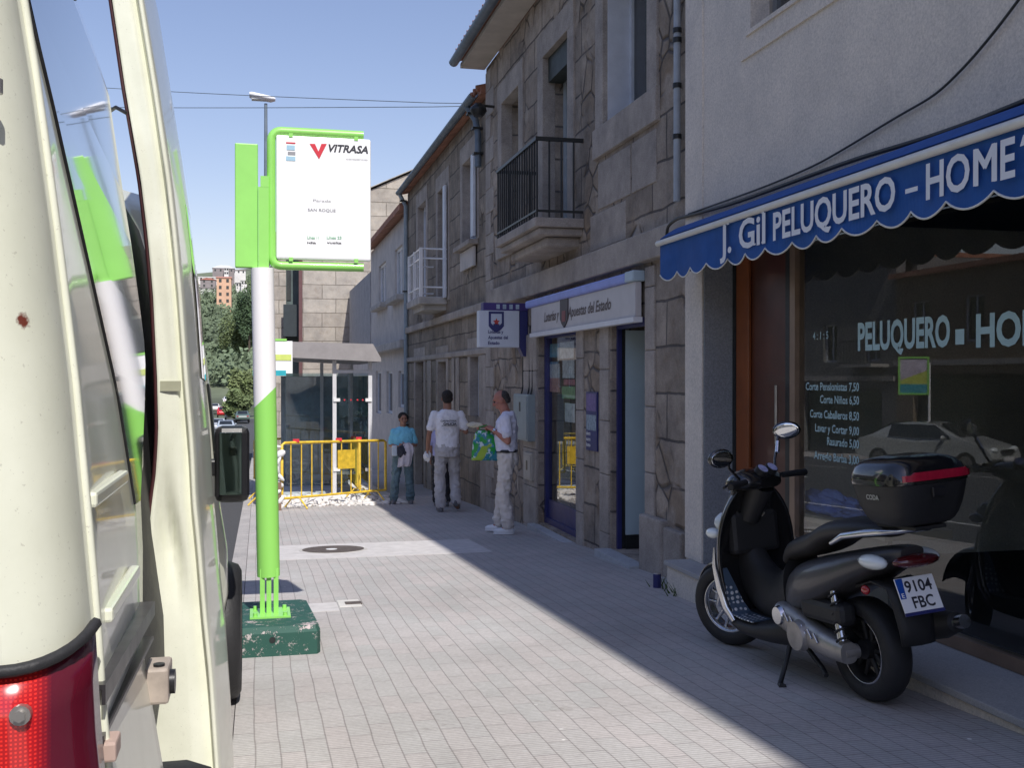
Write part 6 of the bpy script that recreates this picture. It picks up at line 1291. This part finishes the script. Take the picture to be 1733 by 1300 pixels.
# top box
tb_ = thing('top_box', 'black top box with a red reflector strip on the scooter rack', 'top box', (0, 0, 0)) if False else None
def bx(u, z, hw, hd, p=4.2): 
    R = []
    for k in range(32):
        a = 2 * math.pi * k / 32; c, s = math.cos(a), math.sin(a); R.append((u + hd * math.copysign(abs(c) ** (2 / p), c) - .03 * (1 - abs(s)) * 0, hw * math.copysign(abs(s) ** (2 / p), s), z))
    return R
UB = H - 1.72
box = obj('top_box', MB().loft([bx(UB, .865, .12, .11), bx(UB, .875, .15, .14), bx(UB, .94, .182, .168), bx(UB, 1.035, .20, .188), bx(UB, 1.045, .201, .189)]), m_sp, sc_, True); subsurf(box, 1)
lid = obj('lid', MB().loft([bx(UB, 1.047, .206, .193), bx(UB, 1.065, .208, .195), bx(UB, 1.12, .195, .18), bx(UB, 1.15, .155, .14), bx(UB, 1.16, .08, .07)]), m_sb, box, True); subsurf(lid, 1)
rf = MB(); rr = []
for k in range(17):
    a = math.pi + (-.22 + .52 * k / 16) * math.pi * .9; c, s = math.cos(a), math.sin(a); x = UB + .199 * math.copysign(abs(c) ** (2 / 4.2), c); y = .212 * math.copysign(abs(s) ** (2 / 4.2), s); rr.append([(x, y, 1.062), (x, y, 1.098 if 3 < k < 13 else 1.088)])
o = obj('reflector_strip', MB().add([p for r in rr for p in r], [(2 * i, 2 * i + 1, 2 * i + 3, 2 * i + 2) for i in range(16)]), M('red_reflector', (.45, .01, .04), .15, var=.15, vs=40, coat=1), box, True); o.modifiers.new('s', 'SOLIDIFY').thickness = .012
obj('latch', MB().box((UB - .200, -.035, .99), (UB - .185, .035, 1.03), bev=.004), m_dark, box, True)
obj('lettering', text_mesh('CODA', (UB + .03, .196, .985), (-1, 0, 0), (0, 0, 1), .085, .022, .001, .02), M('silver_badge', (.5, .5, .5), .4, metal=.6, var=0), box, True)
obj('rack', MB().box((UB - .12, -.08, .845), (UB + .14, .08, .862), bev=.004), m_sp, sc_, True)
# ================================================================== people (local axes: x right, y facing, z up)
def folds(o, s=.012, size=.09):
    tx = bpy.data.textures.new('cloth_folds', 'CLOUDS'); tx.noise_scale = size; m = o.modifiers.new('d', 'DISPLACE'); m.texture = tx; m.strength = s; m.mid_level = .5; m.texture_coords = 'LOCAL'; return o
def cap(mb, pts, rr, n=12, fl=None):
    P = [Vector(p) for p in pts]
    mb.tube(P, rr, n); mb.ell(P[0], rr[0] * 1.0, 10, 6); mb.ell(P[-1], rr[-1] * 1.0, 10, 6)
def torso(mb, secs, n=20):
    mb.loft([[(cx + hw * math.copysign(abs(math.cos(a)) ** .85, math.cos(a)), cy + hd * math.copysign(abs(math.sin(a)) ** .85, math.sin(a)), z) for a in [2 * math.pi * k / n for k in range(n)]] for z, hw, hd, cx, cy in secs])
def hand(mb, w, d, nrm, curl=.5, side=1, sz=1.0):
    """palm plus five tapering, bent fingers; w wrist, d direction of the fingers, nrm palm normal"""
    w = Vector(w); d = Vector(d).normalized(); nrm = Vector(nrm); nrm = (nrm - d * nrm.dot(d)).normalized(); s = d.cross(nrm) * side
    for k in (-1, 0, 1): cap(mb, [w + s * .012 * k, w + d * .045 + s * .020 * k, w + d * .082 + s * .024 * k], [.017 * sz, .017 * sz, .014 * sz], 8)
    for k, ln in ((-1.5, .072), (-.5, .082), (.5, .076), (1.5, .060)):
        b = w + d * .084 + s * .0185 * k; m1 = b + (d * math.cos(curl * .7) + nrm * math.sin(curl * .7)) * ln * .45; m2 = m1 + (d * math.cos(curl * 1.8) + nrm * math.sin(curl * 1.8)) * ln * .32; m3 = m2 + (d * math.cos(curl * 2.6) + nrm * math.sin(curl * 2.6)) * ln * .25
        cap(mb, [b, m1, m2, m3], [.0095 * sz, .009 * sz, .008 * sz, .007 * sz], 7)
    b = w + d * .025 - s * .026; m1 = b + (d * .6 - s * .7 + nrm * .3).normalized() * .035; m2 = m1 + (d * .85 - s * .2 + nrm * .5).normalized() * .03; cap(mb, [b, m1, m2], [.013 * sz, .011 * sz, .009 * sz], 7)
def head_mb(mb, c, face, tilt=0):
    """head centre c, face = yaw of the face relative to the body"""
    R = Matrix.Rotation(face, 3, 'Z') @ Matrix.Rotation(tilt, 3, 'X'); c = Vector(c); E = lambda p, r: mb.ell(c + R @ Vector(p), r, 14, 10, rot=R)
    E((0, -.012, .025), (.076, .095, .092)); E((0, .018, -.035), (.062, .070, .075)); E((0, .045, -.078), (.036, .036, .030)); E((0, .078, .038), (.050, .022, .014))
    E((0, .098, -.008), (.0125, .022, .026)); E((0, .112, -.022), (.016, .013, .012)); E((0, .088, -.052), (.027, .012, .007)); E((0, .084, -.066), (.024, .014, .008))
    for s in (-1, 1): E((s * .077, -.008, -.006), (.010, .022, .032)); E((s * .042, .062, -.018), (.024, .026, .024))
    return lambda p: c + R @ Vector(p), R
def person(label, loc, rz, sc, P):
    t = thing('person', label, 'person', loc, rz); t.scale = (sc, sc, sc); J = P['J']; mb = MB()
    f, R = head_mb(mb, J['head'], P.get('face', 0), P.get('tilt', 0)); cap(mb, [J['neck'], Vector(J['head']) + Vector((0, -.02, -.06))], [.062, .058])
    torso(mb, [(.92, .145, .10, 0, 0), (1.05, .14, .10, 0, 0), (1.2, .155, .11, 0, .005), (1.34, .175, .11, 0, 0), (1.42, .15, .085, 0, -.01), (1.46, .08, .06, 0, -.01)])
    for s in ('L', 'R'):
        sh, el, wr = J['sh' + s], J['el' + s], J['wr' + s]; cap(mb, [sh, Vector(sh).lerp(Vector(el), .4), el], [.048, .045, .036]); cap(mb, [el, Vector(el).lerp(Vector(wr), .35), wr], [.036, .038, .024])
        d, n_, cu = P['hand' + s]; hand(mb, wr, d, n_, cu, 1 if s == 'L' else -1)
        hp, kn, an = J['hp' + s], J['kn' + s], J['an' + s]; cap(mb, [hp, Vector(hp).lerp(Vector(kn), .5), kn], [.085, .07, .050]); cap(mb, [kn, Vector(kn).lerp(Vector(an), .35), an], [.048, .050, .032])
        toe = J['toe' + s]; cap(mb, [an, Vector(an).lerp(Vector(toe), .5) + Vector((0, 0, -.01)), toe], [.034, .034, .026])
    b = obj('body', mb, P['skin'], t, True); remesh(b, .0065, 3)
    for s in (-1, 1): obj('eye', MB().ell(f((s * .030, .082, .012)), .0105, 8, 6), m_dark, b, True)
    h = MB()
    for p, r in P['hair']: h.ell(f(p), r, 16, 10, rot=R)
    h_ = obj('hair', h, P['hairmat'], b, True); remesh(h_, .008, 2); folds(h_, .008, .02)
    # trousers
    q = MB(); w_ = P.get('leg', 1.0); zt_ = P.get('waist', 1.02)
    torso(q, [(zt_ - .20, .165, .125, 0, -.01), (zt_ - .12, .168, .128, 0, -.01), (zt_, .148, .112, 0, 0)])
    for s in 'LR':
        hp, kn, an = Vector(J['hp' + s]), Vector(J['kn' + s]), Vector(J['an' + s]); an2 = kn.lerp(an, P.get('hem', .93))
        cap(q, [hp, hp.lerp(kn, .5), kn], [.100 * w_, .090 * w_, .078 * w_]); cap(q, [kn, kn.lerp(an2, .5), an2], [.078 * w_, .078 * w_, .076 * w_])
        k2 = an2.lerp(kn, .12); q.ell(k2 + Vector((0, .01, 0)), (.085 * w_, .09 * w_, .04), 10, 6)
    o = obj('trousers', q, P['trmat'], b, True); remesh(o, .010, 4); folds(o, .05, .075)
    # shirt
    q = MB(); zb_ = P.get('shirt_bottom', .98); w2 = P.get('chest', 1.0)
    torso(q, [(zb_, .168 * w2, .130 * w2, 0, 0), (1.10, .166 * w2, .132 * w2, 0, .01), (1.22, .178 * w2, .135 * w2, 0, .012), (1.35, .192 * w2, .128, 0, 0), (1.43, .165, .095, 0, -.012), (1.475, .072, .066, 0, -.012)])
    for s in 'LR':
        sh, el, wr = Vector(J['sh' + s]), Vector(J['el' + s]), Vector(J['wr' + s]); k = P.get('sleeve', .62)
        cap(q, [sh + Vector((0, 0, -.005)), sh.lerp(el, k * .6), sh.lerp(el, k)], [.070, .068, .070])
    o = obj('shirt', q, P['shmat'], b, True); remesh(o, .009, 4); folds(o, .034, .07)
    q = MB()
    for s in 'LR':
        a, c = Vector(J['an' + s]), Vector(J['toe' + s]); d = (c - a); d.z = 0; d.normalize(); e = Vector((-d.y, d.x, 0)); base = min(a.z - .075, c.z - .03); rot = Matrix((e, d, Vector((0, 0, 1)))).transposed()
        if P.get('lift', '') == s: rot = rot @ Matrix.Rotation(rad(-28), 3, 'X'); base = a.z - .08
        q2 = MB(); q2.ell(a + d * .055 + Vector((0, 0, base - a.z + .04)), (.048, .135, .042), 14, 8, rot=rot); q2.ell(a + Vector((0, 0, -.02)), (.046, .056, .055), 12, 8, rot=rot); q2.ell(a + d * .055 + Vector((0, 0, base - a.z + .012)), (.050, .142, .014), 14, 6, rot=rot)
        so = obj('shoe', q2, P['shoemat'], b, True); remesh(so, .007, 2)
    return t, b, f
def skin_m(n, c): return M(n, c, .55, var=.12, vs=14)
sk1 = skin_m('tanned_skin', (.33, .165, .105)); sk2 = skin_m('ruddy_skin', (.42, .18, .13)); sk3 = skin_m('skin', (.36, .19, .13))
h1 = M('short_dark_hair', (.022, .018, .016), .8, var=.4, vs=60, bump=.6, bs=300); h2 = M('greying_hair', (.05, .045, .042), .8, var=.4, vs=60, bump=.6, bs=300)
cl_w = M('white_cotton', (.84, .83, .86), .85, var=.05); cl_w2 = M('pale_lilac_cotton', (.74, .74, .86), .85, var=.05); cl_g = M('grey_combat_cloth', (.50, .48, .48), .9, var=.14, vs=9); cl_b = M('beige_cotton', (.68, .63, .58), .9, var=.06); cl_bl = M('light_blue_knit', (.22, .60, .76), .85, var=.08); cl_j = M('faded_teal_jeans', (.13, .20, .23), .9, var=.25, vs=5)
m_shoe_w = M('white_shoe_leather', (.72, .74, .76), .5, var=.05); m_shoe_d = M('dark_grey_trainer', (.16, .16, .17), .6, var=.3, vs=25)
# ---- man walking away
pm = onG(764, 868); Yp = pm.y; ht = (1.3 + 0) ; sA = 1.0
def scale_for(px, yfeet, ytop, ref=1.735):
    f_ = onG(px, yfeet); top = onY(px, ytop, f_.y); return f_, (top.z - f_.z) / ref
g1, s1 = scale_for(757, 866, 663)
J = dict(head=(0, .03, 1.635), neck=(0, -.015, 1.44), shL=(-.185, -.01, 1.40), elL=(-.265, -.03, 1.13), wrL=(-.285, .02, .89), shR=(.185, -.01, 1.40), elR=(.27, -.02, 1.15), wrR=(.24, .22, 1.17),
         hpL=(-.085, 0, .93), knL=(-.105, .03, .50), anL=(-.10, -.02, .095), toeL=(-.115, .10, .035), hpR=(.085, 0, .93), knR=(.115, .10, .52), anR=(.12, -.07, .15), toeR=(.15, .03, .05))
P = dict(J=J, skin=sk1, hair=[((0, -.025, .045), (.083, .096, .083)), ((0, -.05, -.005), (.076, .065, .07))], hairmat=h1, trmat=cl_g, shmat=cl_w, shoemat=m_shoe_d, leg=1.02, waist=1.0, shirt_bottom=.93, sleeve=.66,
         handL=((0, .1, -1), (1, 0, 0), .7), handR=((-.2, 1, .2), (-1, 0, 0), .9), lift='R', tilt=.0, hem=.95)
t1, b1_, f1 = person('man walking away in white shirt with dark lettering on the back', g1, rad(-4), s1, P)
obj('lettering', text_mesh('CARPINTERIA', (-.115, -.178, 1.305), (1, 0, 0), (0, 0, 1), .23, .026, .001, .03), m_tx, b1_, True)
obj('lettering', text_mesh('GALICIA', (-.075, -.180, 1.258), (1, 0, 0), (0, 0, 1), .19, .036, .001, .05), m_tx, b1_, True)
obj('lettering', MB().box((-.10, -.180, 1.246), (.125, -.178, 1.252)), m_tx, b1_, True)
wl = g1 + Matrix.Rotation(rad(-4), 3, 'Z') @ (Vector((-.285, .05, .80)) * s1)
bm = bmesh.new(); bmesh.ops.create_icosphere(bm, subdivisions=3, radius=1)
def crumple(name, c, r, mat, label, cat, seed=0, rz=0):
    bm = bmesh.new(); bmesh.ops.create_icosphere(bm, subdivisions=4, radius=1)
    for v in bm.verts:
        o_ = Vector((seed * 3.1, seed, 0)); n = mathutils.noise.noise(v.co * 1.7 + o_) * .4 + mathutils.noise.noise(v.co * 4.5 + o_) * .22; v.co = v.co * (1 + n); v.co = Vector((v.co.x * r[0], v.co.y * r[1], v.co.z * r[2]))
    me = bpy.data.meshes.new(name); bm.to_mesh(me); bm.free(); o = obj(name, me, mat); o.location = c; o.rotation_euler = (0, 0, rz); return tag(o, label, cat)
crumple('paper_bundle', wl, (.05, .07, .085), m_white, 'crumpled white paper bundle in the left hand of the man walking away', 'paper', 2)
# ---- man reading beside the cabinets, in profile to the left
g2, s2 = scale_for(858, 903, 660)
J = dict(head=(0, .07, 1.61), neck=(0, .01, 1.44), shL=(-.18, 0, 1.39), elL=(-.21, -.03, 1.12), wrL=(-.11, .16, 1.26), shR=(.18, 0, 1.39), elR=(.22, .10, 1.13), wrR=(.10, .27, 1.29),
         hpL=(-.085, -.01, .93), knL=(-.11, .03, .50), anL=(-.13, -.03, .10), toeL=(-.15, .10, .035), hpR=(.085, -.01, .93), knR=(.10, .06, .51), anR=(.12, .10, .10), toeR=(.14, .23, .035))
P = dict(J=J, skin=sk2, hair=[((0, -.055, .030), (.080, .062, .072)), ((0, -.070, -.015), (.070, .045, .055))], hairmat=h2, trmat=cl_b, shmat=cl_w2, shoemat=m_shoe_w, leg=1.0, waist=1.03, shirt_bottom=1.0, sleeve=.62, chest=1.03,
         handL=((.5, .7, .35), (.5, .2, -.6), 1.1), handR=((-.3, .8, .1), (-.4, 0, -.8), 1.1), face=rad(0), tilt=rad(-24), hem=.94)
RZ2 = rad(72)
t2, b2_, f2 = person('balding man in pale shirt reading beside the grey meter cabinet', g2, RZ2, s2, P)
obj('belt', MB().loft([[(.158 * k * math.cos(a), .118 * k * math.sin(a), z) for a in [2 * math.pi * i / 24 for i in range(24)]] for z, k in ((.985, 1.06), (.985, 1.11), (1.02, 1.11), (1.02, 1.06))]), m_dark, b2_, True)
obj('watch', MB().tube([(-.125, .125, 1.240), (-.113, .15, 1.256)], .029, 14), m_chr, b2_, True)
def w2p(v): return g2 + Matrix.Rotation(RZ2, 3, 'Z') @ (Vector(v) * s2)
def M_bag():
    m, nt, b = nodes('printed_green_carrier_bag'); oc = N(nt, 'ShaderNodeTexCoord').outputs['Object']
    a = noise(nt, oc, 9, 2); c1 = mix(nt, ramp(nt, a, .44, .50), (.015, .32, .05, 1), (.03, .22, .32, 1)); c2 = mix(nt, ramp(nt, noise(nt, oc, 14, 2), .54, .58), c1, (.55, .68, .74, 1)); c3 = mix(nt, ramp(nt, noise(nt, oc, 6, 1), .60, .64), c2, (.30, .45, .04, 1))
    L(nt, c3, b.inputs['Base Color']); b.inputs['Roughness'].default_value = .35; return m
bagc = w2p((-.03, .27, 1.09)); bt_ = thing('carrier_bag', 'green and blue printed carrier bag held up by the balding man', 'bag', bagc, RZ2)
bb_ = MB(); rgs = []
for z, hw, hd, sh_ in ((.16, .05, .02, .02), (.14, .10, .035, .01), (.07, .13, .055, 0), (-.02, .15, .06, 0), (-.12, .165, .05, -.01), (-.19, .175, .03, -.015), (-.205, .175, .008, -.015)):
    rgs.append([(hd * math.sin(a) + .012 * math.sin(3 * a + z * 20), hw * math.cos(a) + sh_ + .01 * math.sin(5 * a + z * 30), z) for a in [2 * math.pi * k / 24 for k in range(24)]])
o = obj('bag_body', bb_.loft(rgs), M_bag(), bt_, True); subsurf(o, 1); folds(o, .02, .05)
obj('handle', MB().tube([(0, -.05, .14), (0, -.09, .20), (0, -.12, .19)], .008, 6).tube([(0, .05, .14), (0, .06, .19), (0, -.03, .22)], .008, 6), M('green_film', (.02, .30, .06), .4), bt_, True)
crumple('folded_paper', w2p((.0, .40, 1.31)), (.03, .09, .03), M('cream_paper', (.62, .58, .46), .8, var=.1), 'folded cream paper held above the green carrier bag', 'paper', 5, RZ2)
# ---- woman with folded arms
g3, s3 = scale_for(682, 853, 699, 1.735)
J = dict(head=(0, .03, 1.62), neck=(0, -.01, 1.44), shL=(-.165, 0, 1.385), elL=(-.235, .02, 1.12), wrL=(-.04, .19, 1.13), shR=(.165, 0, 1.385), elR=(.235, .02, 1.12), wrR=(.10, .20, 1.10),
         hpL=(-.09, 0, .92), knL=(-.12, .02, .50), anL=(-.14, .0, .095), toeL=(-.15, .12, .035), hpR=(.09, 0, .92), knR=(.14, .03, .50), anR=(.18, .02, .095), toeR=(.20, .14, .035))
P = dict(J=J, skin=sk3, hair=[((0, -.028, .045), (.092, .100, .088)), ((-.02, -.055, -.01), (.090, .070, .085)), ((-.085, -.03, .02), (.03, .05, .05))], hairmat=h1, trmat=cl_j, shmat=cl_bl, shoemat=m_shoe_d, leg=1.05, waist=1.0, shirt_bottom=.96, sleeve=.75, chest=1.08,
         handL=((.9, .3, 0), (0, -1, 0), .8), handR=((-.9, .3, -.1), (0, -1, 0), .8), face=rad(8), hem=.98)
RZ3 = rad(180 - 2)
t3, b3_, f3 = person('woman in light blue top standing with folded arms by the barrier', g3, RZ3, s3, P)
def w3(v): return g3 + Matrix.Rotation(RZ3, 3, 'Z') @ (Vector(v) * s3)
m_cloth_w = M('pale_pink_white_cloth', (.66, .62, .66), .9, var=.1, vs=20)
cl3 = []
rgs = []
for z, hw, hd, cx in ((1.17, .05, .03, -.05), (1.13, .12, .055, -.06), (1.05, .13, .05, -.06), (.95, .12, .045, -.05), (.85, .13, .04, -.02), (.74, .12, .035, 0), (.73, .11, .015, 0)):
    rgs.append([(cx + hw * math.cos(a), .20 + hd * math.sin(a) + .014 * math.sin(6 * a + z * 9), z) for a in [2 * math.pi * k / 28 for k in range(28)]])
mb = MB().loft(rgs); mb.v = [tuple(w3(v) ) for v in mb.v]; o = obj('folded_jacket', mb, m_cloth_w); subsurf(o, 1); folds(o, .05, .07); tag(o, 'pale jacket draped over the folded arms of the woman', 'jacket')
mb = MB().box((.13, .17, .93), (.23, .25, 1.13), bev=.02); mb.v = [tuple(w3(v)) for v in mb.v]; tag(obj('white_package', mb, M('pale_blue_white_plastic', (.62, .70, .76), .5, var=.1)), 'small white package hanging from the right hand of the woman', 'package')
crumple('dark_bag', w3((.05, .22, 1.02)), (.075, .05, .09), M('dark_leather', (.03, .035, .05), .5, var=.3), 'dark handbag between the white package and the pale jacket', 'handbag', 8)
# ---- fourth walker, almost hidden ahead of the man walking away
g4 = Vector((onG(728, 860).x * 1.04, g1.y + 1.1, gz(g1.y + 1.1)))
J = dict(head=(0, .03, 1.60), neck=(0, -.01, 1.44), shL=(-.16, 0, 1.385), elL=(-.21, .0, 1.13), wrL=(-.20, .08, .90), shR=(.16, 0, 1.385), elR=(.21, .0, 1.13), wrR=(.20, .08, .90),
         hpL=(-.08, 0, .92), knL=(-.09, .06, .50), anL=(-.09, .04, .095), toeL=(-.09, .16, .035), hpR=(.08, 0, .92), knR=(.09, .02, .50), anR=(.09, -.12, .12), toeR=(.09, -.01, .05))
P = dict(J=J, skin=sk3, hair=[((0, -.025, .045), (.083, .096, .083)), ((0, -.05, -.005), (.078, .065, .07))], hairmat=h1, trmat=M('dark_trousers', (.03, .03, .035), .9), shmat=M('lilac_blue_shirt', (.42, .42, .66), .85), shoemat=m_shoe_d, waist=1.0, shirt_bottom=.96, sleeve=.7, handL=((0, .1, -1), (1, 0, 0), .7), handR=((0, .1, -1), (-1, 0, 0), .7))
s4 = .86; g4 = onG(741, 857); g4 = Vector((.1585 * 16.9 , 17.0, gz(17.0)))
px4 = onY(747, 700, 17.0).x; g4.x = px4
person('walker in lilac shirt almost hidden beyond the man with lettering', g4, rad(-4), s4, P)
